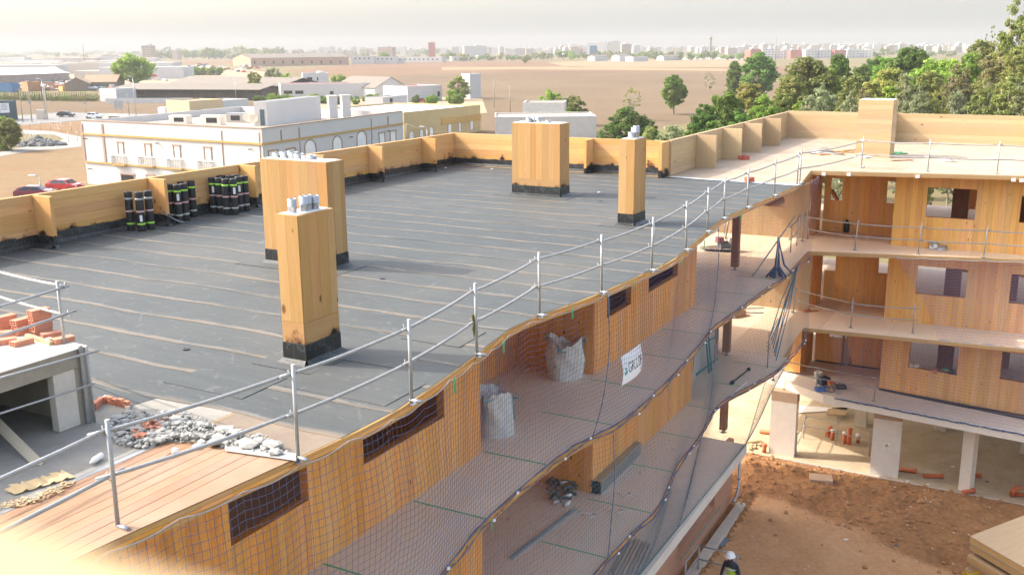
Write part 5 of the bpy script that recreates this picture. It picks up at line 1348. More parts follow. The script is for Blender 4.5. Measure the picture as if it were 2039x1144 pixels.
# warning notice on the middle pillar
a, b = G(1731, 946), G(1787, 955); D = (b-a).normalized(); n = Vector((D.y, -D.x, 0))
a0_, z0_ = hit(1760, 880, a, D); a1_, z1_ = hit(1771, 894, a, D)
o = thing('warning_notice', 'white notice with a yellow warning triangle on the middle pillar', 'notice', Vector((a.x, a.y, 0))+D*a0_+ZV3*z1_)
a = Vector((a.x, a.y, 0)); q = a+D*a0_+n*.006
MB().box8(q+ZV3*z1_, D*(a1_-a0_), n*.006, ZV3*(z0_-z1_)).build('plate', WHITE, o)
w_, h_ = a1_-a0_, z0_-z1_
def tri(sc, off): return [q+n*off+D*(w_*(.5+x*sc))+ZV3*(z1_+h_*(.60+y*sc)) for x, y in ((-.42, -.22), (.42, -.22), (0, .34))]
m = MB(); m.face(tri(1.0, .008)); m.build('triangle_border', BLACK, o); m = MB(); m.face(tri(.78, .010)); m.build('triangle', plain('warning yellow', (.75, .48, .03), .5), o)
m = MB(); c_ = q+n*.012+D*(w_*.5)+ZV3*(z1_+h_*.60); m.face([c_+D*w_*x+ZV3*h_*y for x, y in ((-.07, -.08), (.08, -.08), (.02, .03), (.05, .12), (-.03, .05))]); m.build('symbol', BLACK, o)
m = MB(); 
for k in range(3): c_ = q+n*.008+ZV3*(z1_+h_*(.1+.07*k)); m.face([c_+D*w_*.2, c_+D*w_*.8, c_+D*w_*.8+ZV3*h_*.03, c_+D*w_*.2+ZV3*h_*.03])
m.build('lettering', plain('grey print', (.25, .25, .27), .6), o)
# stack of timber panels on a yellow trestle, bottom right
zt0 = 2.1
tl, tr_ = G(1932, 1066, zt0), G(2120, 1010, zt0)
ax = (G(2010, 1036, zt0)-tl); 
stk = thing('panel_stack', 'stack of pale timber panels on a yellow trestle at the bottom right', 'panel stack', G(1990, 1100, .3))
L_ = ax.normalized()*5; bx_ = (G(2039, 1128, zt0)-tl).normalized()*4.2
for k in range(7):
    o_ = tl+(Vector((rng.uniform(-.06, .06), rng.uniform(-.06, .06), 0)) if k else Vector((0, 0, 0)))
    zt = zt0-.22*k-(.12 if k > 1 else 0)
    c = MB().box8(Vector((o_.x, o_.y, zt-.2)), L_, bx_, ZV3*.2, 0).build('timber_panel', W_PALE, stk)
    n = Vector((-L_.y, L_.x, 0)).normalized(); n = n if n.dot(bx_) < 0 else -n
    for j in range(3):
        MB().box8(Vector((o_.x, o_.y, zt-.2+.067*j+.003)), bx_, -L_.normalized()*.006*(1+j % 2), ZV3*.06, 0).build('lamella', W_HONEY if j % 2 else W_PALE, c)
p = G(1905, 1150, .4)
tre = thing('trestle', 'yellow painted trestle under the stack of timber panels', 'trestle', p)
YEL = plain('dull yellow paint', (.42, .24, .02), .5, .3, 4); e0 = tl+L_*.08-Vector((.5, .1, 0)); 
for k in range(2): MB().box8(Vector((tl.x-.32, tl.y-.5-2.4*k, GZ+.05)), Vector((.12, 0, 0)), Vector((0, .12, 0)), ZV3*2.35).build('leg', YEL, tre)
MB().box8(Vector((tl.x-.3, tl.y-.5, 1.0)), Vector((.1, 0, 0)), Vector((.35, -2.6, 0)), ZV3*.28).build('beam', YEL, tre)
MB().box8(Vector((tl.x-.3, tl.y-.5, 1.08)), Vector((3, .8, 0)), Vector((0, -.12, 0)), ZV3*.14).build('beam', YEL, tre)
# grey sheet, downpipe, scaffold with worker at the foot of the long block
m = MB(); q = [G(u, v, GZ+.25) for u, v in ((1432, 1084), (1443, 1068), (1454, 1074), (1438, 1088))]
m.prism(q, GZ+.22, GZ+.25).build('metal_sheet', plain('blue grey sheet', (.16, .19, .22), .6, .2, 3), label='small blue grey metal sheet leaning beside the plinth', cat='sheet')
pt = atY(1461, 952, 28.5)
m = thing('downpipe', 'galvanised pipe fixed upright to the wall corner below the podium', 'pipe', G(1447, 1045, -.5))
b0 = A(33.5, -9.05, GZ)
MB().tube([b0+ZV3*2.55, b0+ZV3*.9, b0+ZV3*.7-UV3*.25, b0+ZV3*.66-UV3*.6], .055, 10).build('pipe', STEEL, m)
for z_ in (2.3, 1.3): MB().tube([b0+ZV3*z_, b0+ZV3*(z_+.09)], .068, 10).build('bracket', STEEL, m)
sc = thing('scaffold_tower', 'grey scaffold frame beside the wall at the bottom, a worker standing in it', 'scaffold', G(1440, 1130, GZ+.1))
C_ = [G(1392, 1085, GZ+1.25), G(1469, 1104, GZ+1.25)]
dd = C_[1]-C_[0]; nn_ = Vector((dd.y, -dd.x, 0)).normalized()*1.2
for a in (C_[0], C_[1], C_[0]+nn_, C_[1]+nn_): MB().tube([Vector((a.x, a.y, GZ+.03)), Vector((a.x, a.y, GZ+1.3))], .028, 8).build('standard', TUBE, sc)
for z_ in (1.25, .78):
    for a, b in ((C_[0], C_[1]), (C_[1], C_[1]+nn_), (C_[0], C_[0]+nn_)): MB().tube([Vector((a.x, a.y, GZ+z_)), Vector((b.x, b.y, GZ+z_))], .026, 8).build('ledger', TUBE, sc)
# the worker: one skinned body
def person(base, rz, label):
    root = thing('person', label, 'person', base, rz)
    def skinned(name, V, E_, rad, mat, sub=2):
        me = bpy.data.meshes.new(name); me.from_pydata(V, E_, []); me.materials.append(mat)
        o = bpy.data.objects.new(name, me); col.objects.link(o); o.parent = root
        sk = o.modifiers.new('skin', 'SKIN'); sk.use_smooth_shade = True
        for i, r_ in enumerate(rad): me.skin_vertices[0].data[i].radius = r_ if isinstance(r_, tuple) else (r_, r_)
        me.skin_vertices[0].data[0].use_root = True
        sb = o.modifiers.new('sub', 'SUBSURF'); sb.levels = sub; sb.render_levels = sub
        return o
    V = [(0, 0, .95), (0, .02, 1.18), (0, .05, 1.40), (0, .08, 1.50), (0, .11, 1.62), (0, .13, 1.74),
         (.19, .04, 1.41), (.27, .05, 1.16), (.22, .26, 1.0), (.18, .36, .98), (-.19, .04, 1.41), (-.27, .02, 1.16), (-.25, .16, .94), (-.24, .24, .90),
         (.10, 0, .88), (.12, .03, .48), (.12, -.02, .09), (.12, .12, .04), (-.10, 0, .88), (-.12, .03, .48), (-.12, -.02, .09), (-.12, .12, .04)]
    E_ = [(0, 1), (1, 2), (2, 3), (3, 4), (4, 5), (2, 6), (6, 7), (7, 8), (8, 9), (2, 10), (10, 11), (11, 12), (12, 13), (0, 14), (14, 15), (15, 16), (16, 17), (0, 18), (18, 19), (19, 20), (20, 21)]
    rd = [(.16, .12), (.15, .115), (.17, .12), .062, .085, .08, .068, .052, .042, .04, .068, .052, .042, .04, .092, .066, .05, .045, .092, .066, .05, .045]
    skinned('body', V, E_, rd, plain('dark work clothes', (.035, .04, .06), .85, .3, 6))
    skinned('vest', [(0, .01, .92), (0, .02, 1.18), (0, .045, 1.38)], [(0, 1), (1, 2)], [(.19, .145), (.185, .145), (.19, .14)], plain('lime hi-vis', (.45, .62, .05), .7, .15, 5))
    skinned('face', [(0, .12, 1.57), (0, .14, 1.66), (0, .235, 1.645)], [(0, 1), (1, 2)], [.06, .082, .02], plain('skin', (.42, .24, .16), .6))
    for sd in (1, -1):
        h0 = Vector((.18, .36, .98)) if sd > 0 else Vector((-.24, .24, .90))
        for k in range(4):
            f = h0+Vector((-.03+.02*k, .03, 0)); skinned('finger', [tuple(f), tuple(f+Vector((0, .045, -.012))), tuple(f+Vector((0, .07, -.04)))], [(0, 1), (1, 2)], [.011, .010, .008], MATS['skin'], 1)
    m = MB(); m.lathe((0, .125, 1.70), [(.165, -.005), (.135, .0), (.128, .06), (.095, .115), (.04, .14), (0, .145)], 16, 1, 1.15)
    m.build('helmet', WHITE, root, local=True)
    for z_ in (1.05, 1.25): MB().lathe((0, .02, z_), [(.196, 0), (.2, .0), (.2, .045), (.196, .045)], 16, 1, .78).build('reflective_band', plain('silver band', (.7, .7, .72), .3), root, local=True)
    return root
pp = G(1458, 1106, GZ+1.70)
person(Vector((pp.x, pp.y, GZ+.05)), 2.4, 'person in a lime yellow safety vest and white helmet inside the scaffold frame')
# the near edge of the timber parapet the photographer leans over
MB().box8(Vector((-.30, .2857, ZC-.20)), Vector((.26, -.1215, 0)), Vector((-.0842, -.18, 0)), ZV3*.10, 0).build('parapet_edge', wood('near spruce', (.40, .295, .17), (.33, .23, .125), .2), label='pale timber parapet edge close to the viewer, out of focus', cat='parapet')
# ================================================================ land
def sheet(name, px, k, mat):
    MB().prism([G(u, v) for u, v in px], GZ-.2, GZ+.02*k).build(name, mat, kind='structure')
MB().prism([(-4000, -300), (4000, -300), (4000, 6000), (-4000, 6000)], GZ-.5, GZ).build('ground', field_mat('dry country', (.22, .165, .09), (.16, .135, .07), .5, 9, (.10, .10, .045), .6), kind='structure')
PLOUGH = field_mat('ploughed brown soil', (.132, .094, .057), (.17, .124, .078), -.35, 2.5, (.115, .076, .044), .5)
STRAWF = field_mat('straw field', (.27, .205, .125), (.23, .17, .10), .2, 3, (.27, .2, .11), .5)
REDF = field_mat('red brown strip', (.16, .095, .055), (.20, .13, .078), .1, 5, (.135, .076, .044), .4)
DRYG = field_mat('dry grass', (.22, .155, .085), (.15, .10, .055), .9, .7, (.18, .10, .05), .75)
sheet('ploughed_field', [(700, 152), (1040, 141), (1620, 145), (1700, 240), (1400, 330), (800, 330), (760, 230)], 1, PLOUGH)
sheet('field_strip', [(740, 126), (1000, 121), (1500, 131), (1640, 137), (1640, 146), (1040, 142), (640, 154), (560, 140)], 2, REDF)
sheet('straw_field', [(1090, 124), (1300, 117), (1480, 118), (1520, 129), (1500, 134), (1130, 134)], 3, STRAWF)
sheet('field_strip', [(880, 134), (1130, 133), (1520, 138), (1500, 142), (1040, 138), (880, 140)], 3, STRAWF)
sheet('field_strip', [(0, 127), (260, 122), (480, 121), (480, 127), (250, 131), (0, 133)], 2, REDF)
sheet('green_field', [(0, 119), (130, 119), (260, 117), (260, 122), (0, 127)], 1, field_mat('green field', (.18, .19, .07), (.22, .2, .09), .1, 6))
sheet('ploughed_field', [(-200, 196), (200, 199), (620, 204), (620, 250), (330, 228), (120, 224), (-200, 236)], 1, PLOUGH)
sheet('road', [(-200, 247), (30, 231), (120, 224), (330, 228), (560, 240), (560, 262), (240, 248), (160, 240), (60, 248), (-200, 268)], 2, plain('worn asphalt', (.17, .165, .16), .9, .2, .8))
sheet('verge', [(-200, 268), (60, 248), (165, 241), (240, 249), (240, 276), (165, 270), (105, 262), (48, 258), (-200, 290)], 1, DRYG)
sheet('dry_field', [(-200, 330), (0, 308), (170, 290), (260, 292), (300, 420), (-200, 440)], 1, DRYG)
sheet('gravel_path', [(-200, 320), (0, 303), (60, 291), (112, 284), (128, 277), (110, 269), (48, 266), (46, 259), (106, 262), (172, 275), (176, 291), (120, 297), (60, 301), (0, 312), (-200, 334)], 3, plain('grey gravel', (.25, .235, .21), .95, .2, .6))
sheet('yard_ground', [(-100, 134), (440, 132), (560, 148), (560, 175), (400, 176), (200, 178), (0, 180), (-100, 182)], 1, field_mat('trodden yard', (.34, .27, .19), (.27, .21, .14), .4, 4))
sheet('farm_ground', [(540, 196), (760, 190), (960, 196), (970, 225), (800, 240), (540, 240)], 2, field_mat('pale farm yard', (.36, .28, .19), (.29, .22, .14), .4, 4))
sheet('scrub', [(1290, 262), (1560, 210), (2100, 190), (2300, 330), (1500, 330), (1280, 330)], 2, field_mat('scrub ground', (.12, .12, .045), (.18, .15, .07), .4, 3))

# ================================================================ buildings
WALLW = plain('lime washed wall', (.50, .495, .485), .85, .09, .5, bump=.05); OCHRE = plain('ochre trim', (.45, .28, .085), .8, .15, 1)
STONE = plain('pinkish stone trim', (.33, .235, .175), .85, .15, 2); SHUT = plain('white shutter', (.74, .74, .72), .7, .06, 5); GLASS = plain('dark window glass', (.03, .035, .04), .2, .3, 2)
ROOFT = plain('flat roof tiles', (.46, .36, .28), .9, .2, .8); OCW = plain('ochre wall', (.46, .35, .17), .85, .12, .8); FIB = plain('fibre cement roof', (.17, .145, .12), .9, .2, .6)
IRON = plain('black iron', (.03, .03, .035), .5)
def shell(root, foot, h, wall_m, roof_m=None, par=.5, name='wall', z0=GZ):
    """a hollow flat roofed volume: walls with a parapet and a sunken roof"""
    n_ = len(foot); c = sum(foot, Vector((0, 0, 0)))/n_
    ar = sum(foot[i].x*foot[(i+1) % n_].y-foot[(i+1) % n_].x*foot[i].y for i in range(n_))
    for i in range(n_):
        a, b = foot[i], foot[(i+1) % n_]; D = (b-a); n = Vector((-D.y, D.x, 0)).normalized()*(1 if ar > 0 else -1)
        Dn = D.normalized()*.25
        MB().box8(Vector((a.x, a.y, z0)), D-Dn*(1 if h > 2 else 0), n*.25, ZV3*h).build(name, wall_m, root)
    MB().prism([f+(c-f).normalized()*.15 for f in foot], z0+h-par-.2, z0+h-par).build('roof', roof_m or ROOFT, root)
def fb(P, D, n, a0, a1, z0, z1, d0, d1):
    m = MB(); m.box8(P+D*a0+n*d0+ZV3*(z0-P.z), D*(a1-a0), n*(d1-d0), ZV3*(z1-z0)); return m
def fax(P, D, n, root, items):
    """facade pieces read off sight lines: (kind, u0, v0, u1, v1)"""
    for it in items:
        k, u0, v0, u1, v1 = it[:5]
        a0, z1 = hit(u0, v0, P, D); a1, z0 = hit(u1, v1, P, D)
        a0, a1 = min(a0, a1), max(a0, a1); z0, z1 = min(z0, z1), max(z0, z1)
        q = lambda *x: fb(P, D, n, *x)
        if k in ('win', 'arch', 'dark', 'green'):
            m_ = {'win': SHUT, 'arch': SHUT, 'dark': GLASS}.get(k) or plain('green shutter', (.02, .26, .07), .6)
            w = (a1-a0)
            fr = MB()
            t = .16 if len(it) < 6 else it[5]
            fr.box8(P+D*(a0-t)+n*.0+ZV3*(z0-P.z), D*t, n*.07, ZV3*(z1-z0)); fr.box8(P+D*a1+ZV3*(z0-P.z), D*t, n*.07, ZV3*(z1-z0))
            if k == 'arch':
                cz, r_ = z1, w/2+t
                for i in range(6):
                    b0, b1 = math.pi*i/6, math.pi*(i+1)/6
                    p = lambda b, rr: P+D*((a0+a1)/2+math.cos(b)*rr)+ZV3*(cz-P.z+math.sin(b)*rr*.8)
                    x0, x1, x2, x3 = p(b0, r_), p(b1, r_), p(b1, w/2), p(b0, w/2)
                    fr.face([x0+n*.07, x1+n*.07, x2+n*.07, x3+n*.07]); fr.face([x0, x1, x1+n*.07, x0+n*.07])
                win = MB(); win.box8(P+D*a0-n*.12+ZV3*(z0-P.z), D*w, n*.125, ZV3*(z1-z0))
                pts = [P+D*((a0+a1)/2+math.cos(math.pi*i/8)*w/2)+ZV3*(cz-P.z+math.sin(math.pi*i/8)*w*.4)+n*.006 for i in range(9)]
                win.face(pts)
            else:
                fr.box8(P+D*(a0-t*1.4)+ZV3*(z1-P.z), D*(w+t*2.8), n*.10, ZV3*t)
                win = MB(); win.box8(P+D*a0-n*.12+ZV3*(z0-P.z), D*w, n*.125, ZV3*(z1-z0))
            o = win.build('window', m_, root)
            if t: fr.build('frame', STONE if k != 'green' else WALLW, o)
            if k in ('win', 'arch') and w > .5:
                b = MB(); b.box8(P+D*((a0+a1)/2-.02)+n*.006+ZV3*(z0-P.z), D*.04, n*.012, ZV3*(z1-z0)); b.build('mullion', CONC_L, o)
        elif k == 'door':
            o = q(a0, a1, z0, z1, -.1, .03).build('door', plain('petrol door', (.06, .10, .12), .6), root)
        elif k == 'balcony':
            o = q(a0, a1, z0-.12, z0, 0, .5).build('balcony', OCHRE, root)
            r_ = MB(); w = a1-a0
            for i in range(9): r_.box8(P+D*(a0+.03+(w-.08)*i/8)+n*.45+ZV3*(z0-P.z), D*.025, n*.025, ZV3*.95)
            for sd in (a0+.02, a1-.05):
                for j in range(3): r_.box8(P+D*sd+n*(.05+.14*j)+ZV3*(z0-P.z), D*.025, n*.025, ZV3*.95)
            r_.box8(P+D*a0+n*.44+ZV3*(z0+.95-P.z), D*w, n*.04, ZV3*.04)
            for sd in (a0, a1-.04): r_.box8(P+D*sd+n*.02+ZV3*(z0+.95-P.z), D*.04, n*.44, ZV3*.04)
            r_.build('railing', IRON, o)
        elif k == 'band': q(a0, a1, z0, z1, 0, .12).build('cornice', OCHRE, root)
        elif k == 'pil': q(a0, a1, z0, z1, 0, .08).build('pilaster', STONE, root)
        elif k == 'lamp':
            o = q(a0, a0+.12, z1-.1, z1, 0, .5).build('wall_lamp', IRON, root)
# ---- the long white building
p = G(175, 366); H = atY(161.5, 240, p.y).z-GZ
zt = GZ+H
Cn, Lf, Rt = G(521, 257, zt), G(161.5, 240, zt), G(801.5, 222, zt)
for q in (Cn, Lf, Rt): q.z = GZ
d1 = (Cn-Lf).normalized(); d2 = (Rt-Cn).normalized()
wb = thing('white_building', 'long white two storey building with ochre bands and stone framed windows left of the parapet', 'building', (Cn+Lf+Rt)/3)
shell(wb, [Lf, Cn, Rt, Lf+(Rt-Cn)], H, WALLW, ROOFT, .9)
n1_ = Vector((d1.y, -d1.x, 0)); n2_ = Vector((d2.y, -d2.x, 0))
for a, b, n in ((Lf, Cn, n1_), (Cn, Rt, n2_)):
    L_ = (b-a).length; D = (b-a).normalized()
    fb(a, D, n, 0, L_, zt, zt+.12, -.28, .06).build('coping', STONE, wb)
    for zz, hh in ((zt-1.55, .22), (zt-5.1, .2)): fb(a, D, n, 0, L_, zz-hh, zz, 0, .14).build('cornice', OCHRE, wb)
fax(Lf, d1, n1_, wb, [('win', 235, 284, 246, 306), ('win', 289, 287, 301, 310), ('win', 346, 290, 359, 313), ('win', 407, 294, 421, 318),
    ('balcony', 227, 310, 254, 328), ('balcony', 281, 314, 310, 331), ('balcony', 338, 318, 367, 336), ('balcony', 399, 322, 429, 340), ('dark', 242, 347, 269, 372), ('win', 293, 349, 309, 372),
    ('pil', 164, 246, 167, 322), ('pil', 205, 247, 209.5, 326), ('pil', 441, 260, 446, 336), ('pil', 516, 264, 521, 345), ('lamp', 172, 275, 175, 276), ('lamp', 315, 284, 318, 285), ('lamp', 500, 296, 503, 297), ('lamp', 181, 335, 184, 336)])
fax(Cn, d2, n2_, wb, [('win', 535, 302, 553, 330), ('win', 571, 298, 588, 330), ('arch', 607, 295, 630, 330), ('arch', 663, 285, 682, 330), ('arch', 711, 276, 730, 310), ('win', 755, 266, 766, 290), ('win', 777, 262, 788, 285),
    ('pil', 522, 264, 527, 345), ('pil', 596, 282, 599, 320), ('pil', 738, 236, 741, 290), ('pil', 771, 232, 773.5, 250), ('pil', 558, 259, 561, 280), ('pil', 594, 254, 597, 275), ('lamp', 506+190, 272, 700, 273), ('lamp', 770, 260, 773, 261)])
# roof structures
def onroof(name, label, cat, q, h0, wall_m, items=(), D=None, root=None):
    """little volumes on a flat roof at zt-.9; q = px of the front left, front right, far right base"""
    P = [G(u, v, zt-.9) for u, v in q]
    foot = [P[0], P[1], P[2], P[0]+(P[2]-P[1])]
    foot = [Vector((f.x, f.y, 0)) for f in foot]
    r_ = root or thing(name, label, cat, (P[0]+P[1])/2)
    shell(r_, foot, h0, wall_m, CONC_L, .2, z0=zt-.9)
    fax(Vector((foot[0].x, foot[0].y, 0)), (foot[1]-foot[0]).normalized(), Vector(((foot[1]-foot[0]).normalized().y, -(foot[1]-foot[0]).normalized().x, 0)), r_, items)
    return r_
onroof('rooftop_hut', 'stained white rooftop hut with a petrol blue door on the long white building', 'hut', [(508, 252), (533, 252), (640, 236)], 3.1, WALLW, [('door', 517, 218, 528, 250)])
for (u, v, h_, w, lb) in ((663, 235, 3.0, 1.2, 'left of two stout white chimneys on the long white building'), (689, 233, 3.0, 1.2, 'right of two stout white chimneys on the long white building'), (595, 240, 1.2, 1.0, 'low concrete plinth behind the rooftop hut')):
    p = G(u, v, zt-.9); o = thing('roof_chimney', lb, 'chimney', p); MB().box(p+ZV3*h_/2, (w, w, h_), .4).build('shaft', WALLW, o); MB().box(p+ZV3*(h_+.06), (w*1.15, w*1.15, .12), .4).build('cap', CONC_L, o)
for i, (u, v, w, h_, m_, lb) in enumerate(((232, 240, 3.2, .8, CONC_L, 'low grey vent box near the left end of the white roof'), (360, 246, 2.6, 1.1, CONC_L, 'pale roof box with a dark louvre on the white building'), (425, 249, 2.8, 1.3, CONC_L, 'second pale roof box with a dark louvre further right'), (472, 244, 2.4, 1.3, STEEL, 'grey metal air unit beside the rooftop hut'))):
    p = G(u, v, zt-.9); o = thing('roof_unit', lb, 'roof unit', p)
    MB().box(p+ZV3*h_/2, (w, 1.4, h_), -.25).build('casing', m_, o); MB().box(p+Vector((0, -.72, h_*.5)), (w*.55, .06, h_*.5), -.25).build('louvre', GLASS, o)
for i, (u, v) in enumerate(((497, 250), (507, 252))):
    p = G(u, v, zt-.9); o = thing('satellite_dish', ['larger beige satellite dish by the rooftop hut', 'smaller satellite dish half behind the larger one'][i], 'dish', p)
    MB().tube([p, p+ZV3*.9], .04, 6).build('mast', STEEL, o)
    MB().lathe((0, 0, 0), [(0, .0), (.35, .04), (.62, .16), (.60, .17), (.34, .07), (0, .03)], 16).build('bowl', plain('beige dish', (.6, .52, .4), .6), o, local=True).matrix_local = Matrix.Translation((0, -.1, 1.0)) @ Matrix.Rotation(R(70), 4, 'X') 
# ---- generic houses seen front on
def house(name, label, q, vt, depth, wall_m, items=(), roof='flat', roof_m=None, rise=1.5, cat='building', name2='wall', eave=.3):
    P0, P1 = G(*q[0]), G(*q[1]); h = atY(q[0][0], vt, P0.y).z-GZ
    D = (P1-P0).normalized(); n = Vector((D.y, -D.x, 0)); n = n if n.y < 0 else -n
    foot = [P0, P1, P1-n*depth, P0-n*depth]
    o = thing(name, label, cat, (P0+P1)/2)
    if roof == 'flat': shell(o, foot, h, wall_m, roof_m or ROOFT, .3)
    else:
        L_ = (P1-P0).length; rm = roof_m or FIB
        MB().prism(foot, GZ, GZ+h).build('wall', wall_m, o)
        m = MB(); e = eave
        if roof == 'gable':      # ridge runs along the front
            for (y0, y1, z0_, z1_) in ((e, -depth/2, h, h+rise), (-depth/2, -depth-e, h+rise, h)):
                a, b = P0-D*e+n*y0, P1+D*e+n*y0; c, d = P1+D*e+n*y1, P0-D*e+n*y1
                m.face([a+ZV3*z0_, b+ZV3*z0_, c+ZV3*z1_, d+ZV3*z1_], [(0, 0), (L_, 0), (L_, depth/2), (0, depth/2)])
                m.face([a+ZV3*(z0_-.12), d+ZV3*(z1_-.12), c+ZV3*(z1_-.12), b+ZV3*(z0_-.12)]); m.face([a+ZV3*z0_, a+ZV3*(z0_-.12), b+ZV3*(z0_-.12), b+ZV3*z0_])
            m.build('roof', rm, o)
            g = MB()
            for s in (P0, P1): g.face([s+ZV3*h, s-n*depth+ZV3*h, s-n*depth/2+ZV3*(h+rise-.1)])
            g.build('gable', wall_m, o)
        elif roof == 'gable2':   # gable faces the viewer
            mid = P0+D*L_/2
            for (a, b, z0_, z1_) in ((P0-D*e, mid, h-.1, h+rise), (mid, P1+D*e, h+rise, h-.1)):
                m.face([a+n*e+ZV3*z0_, b+n*e+ZV3*z1_, b-n*depth+ZV3*z1_, a-n*depth+ZV3*z0_]); m.face([a+n*e+ZV3*(z0_-.14), a-n*depth+ZV3*(z0_-.14), b-n*depth+ZV3*(z1_-.14), b+n*e+ZV3*(z1_-.14)])
                m.face([a+n*e+ZV3*(z0_-.14), b+n*e+ZV3*(z1_-.14), b+n*e+ZV3*z1_, a+n*e+ZV3*z0_])
            m.build('roof', rm, o); g = MB(); g.face([P0+ZV3*h, P1+ZV3*h, mid+ZV3*(h+rise-.12)]); g.build('gable', wall_m, o)
        elif roof == 'shed':     # single slope falling to the front
            a, b = P0-D*e+n*e*2, P1+D*e+n*e*2; c, d = P1+D*e-n*depth, P0-D*e-n*depth
            m.face([a+ZV3*h, b+ZV3*h, c+ZV3*(h+rise), d+ZV3*(h+rise)]); m.face([a+ZV3*(h-.15), d+ZV3*(h+rise-.15), c+ZV3*(h+rise-.15), b+ZV3*(h-.15)]); m.face([a+ZV3*(h-.15), b+ZV3*(h-.15), b+ZV3*h, a+ZV3*h])
            m.build('roof', rm, o)
    fax(Vector((P0.x, P0.y, 0)), D, n, o, items)
    return o
house('yellow_building', 'low ochre building with arched white windows right of the long white one', [(806, 284), (957, 262)], 224, 22, OCW, [('arch', 815, 268, 824, 282, .1), ('arch', 836, 263, 843, 276, .1), ('arch', 855, 259, 863, 272, .1), ('arch', 892, 252, 899, 268, .1), ('arch', 913, 248, 918, 262, .1), ('arch', 936, 243, 942, 258, .1), ('band', 878, 236, 957, 239)], roof_m=WALLW)
p0, p1 = G(803, 248), G(876, 238)
house('red_terrace', 'dull red flat terrace wall between the white and the ochre building', [(803, 262), (877, 250)], 228, 6, plain('brick red render', (.42, .13, .09), .85, .15, 1), roof_m=plain('red terrace', (.42, .13, .09)))
house('rooftop_hut', 'white stepped stair hut behind the end of the long white building', [(764, 235), (812, 228)], 194, 5, WALLW, [('dark', 776, 196, 782, 204, 0), ('dark', 772, 213, 778, 219, 0)])
house('concrete_block_house', 'raw white concrete house with a raised middle behind the broad chimney', [(986, 284), (1187, 282)], 233, 12, plain('stained white concrete', (.52, .50, .46), .9, .22, .9, bump=.2))
house('concrete_upper_storey', 'raised white concrete storey on the roof of the raw concrete house', [(1041, 268), (1124, 268)], 204, 8, plain('stained white concrete', (.52, .50, .46)))
house('beige_building', 'small beige brick building with a grey side wall in front of the road', [(380, 248), (446, 243)], 201, 9, plain('beige brick', (.56, .42, .24), .85, .12, 1.5), [('dark', 392, 219, 404, 231, .1)])
house('grey_annex', 'pale grey annex joined to the small beige building', [(447, 243), (497, 238)], 200, 8, WALLW, [('dark', 478, 215, 483, 223, 0)])
house('farm_house', 'low white farmhouse with red roof edges beyond the orchard', [(560, 200), (745, 196)], 168, 14, WALLW, [('dark', 565, 181, 582, 187, .1), ('dark', 588, 181, 604, 187, .1), ('dark', 657, 182, 664, 188, .1), ('dark', 737, 180, 742, 192, .1)], roof_m=plain('red roof edge', (.35, .12, .09)))
house('farm_tower', 'white two storey middle of the farmhouse with a round tank on top', [(605, 190), (656, 189)], 146, 7, WALLW, [('dark', 611, 154, 622, 161, 0), ('dark', 631, 154, 634, 161, 0)])
p = G(640, 186); p.z = atY(640, 150, p.y).z; MB().lathe(p, [(1.6, -.8), (1.6, 1.3), (1.4, 1.5), (0, 1.6)], 14).build('water_tank', WALLW, label='white cylindrical water tank on the farmhouse roof', cat='tank')
house('barn', 'white gabled barn with a large green door', [(747, 198), (812, 195)], 175, 26, WALLW, [('green', 768, 173, 788, 190, .12), ('dark', 775, 193, 786, 200, 0)], roof='gable2', rise=3.4, roof_m=FIB)
house('barn_wing', 'lower white wing with a maroon door right of the barn', [(812, 204), (880, 200)], 172, 12, WALLW, [('dark', 871, 182, 876, 192, 0)], roof_m=plain('red roof edge', (.35, .12, .09)))
house('silo_wall', 'tall narrow white tower beside the round tree', [(936, 197), (958, 196)], 147, 5, WALLW)
house('long_barn', 'large open barn with a grey brown roof and walls coloured dark as inner shade', [(350, 186), (562, 193)], 166, 17, plain('dark barn interior', (.07, .06, .055), .9, .4, .7), roof='gable', rise=2.6, eave=2.0)  # solid block, its dark colour standing in for the shade inside
house('open_shed', 'lean-to shed with a sagging fibre cement roof in front of the large barn', [(232, 198), (520, 200)], 177, 10, plain('dark shed interior', (.10, .09, .08), .9, .5, .5), roof='shed', rise=1.6, eave=1.2, roof_m=FIB)  # dark wall colour paints the shade under the lean-to roof
house('shed_end_wall', 'white end wall of the open shed at its left corner', [(200, 202), (233, 203)], 176, 8, WALLW, roof_m=WALLW)
P0, P1 = G(210, 206), G(384, 205)
o = thing('low_wall', 'low white boundary wall in front of the open shed', 'wall', (P0+P1)/2)
for k in range(8): MB().box8(P0+(P1-P0)*(k/8+.002), (P1-P0)*(1/8-.004), Vector((0, .3, 0)), ZV3*1.6).build('wall_panel', WALLW, o)
house('canopy_shed', 'brown tiled canopy with an open gable in the scrapyard', [(130, 182), (178, 181)], 167, 22, plain('canopy shade', (.25, .19, .14), .9, .3, 1), roof='gable2', rise=2.6, roof_m=plain('brown tiles', (.27, .18, .115), .9, .15, .7))  # shade under the canopy is put into the wall colour
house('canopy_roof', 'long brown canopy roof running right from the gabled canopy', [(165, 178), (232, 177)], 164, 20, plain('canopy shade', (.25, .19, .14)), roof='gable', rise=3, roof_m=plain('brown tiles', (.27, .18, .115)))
house('white_roof_shed', 'long low shed with a glaring white roof at the left edge', [(-60, 178), (140, 168)], 152, 30, plain('shed shade', (.30, .25, .22), .9, .4, .5), roof='gable', rise=2.6, roof_m=plain('white sheet roof', (.62, .59, .54), .7, .06, .5))  # solid walls, coloured as the shade below the roof
house('white_roof_shed', 'second white roofed shed standing behind the first', [(-60, 165), (128, 160)], 146, 30, plain('shed shade', (.30, .25, .22)), roof='gable', rise=2.2, roof_m=plain('white sheet roof', (.62, .59, .54)))
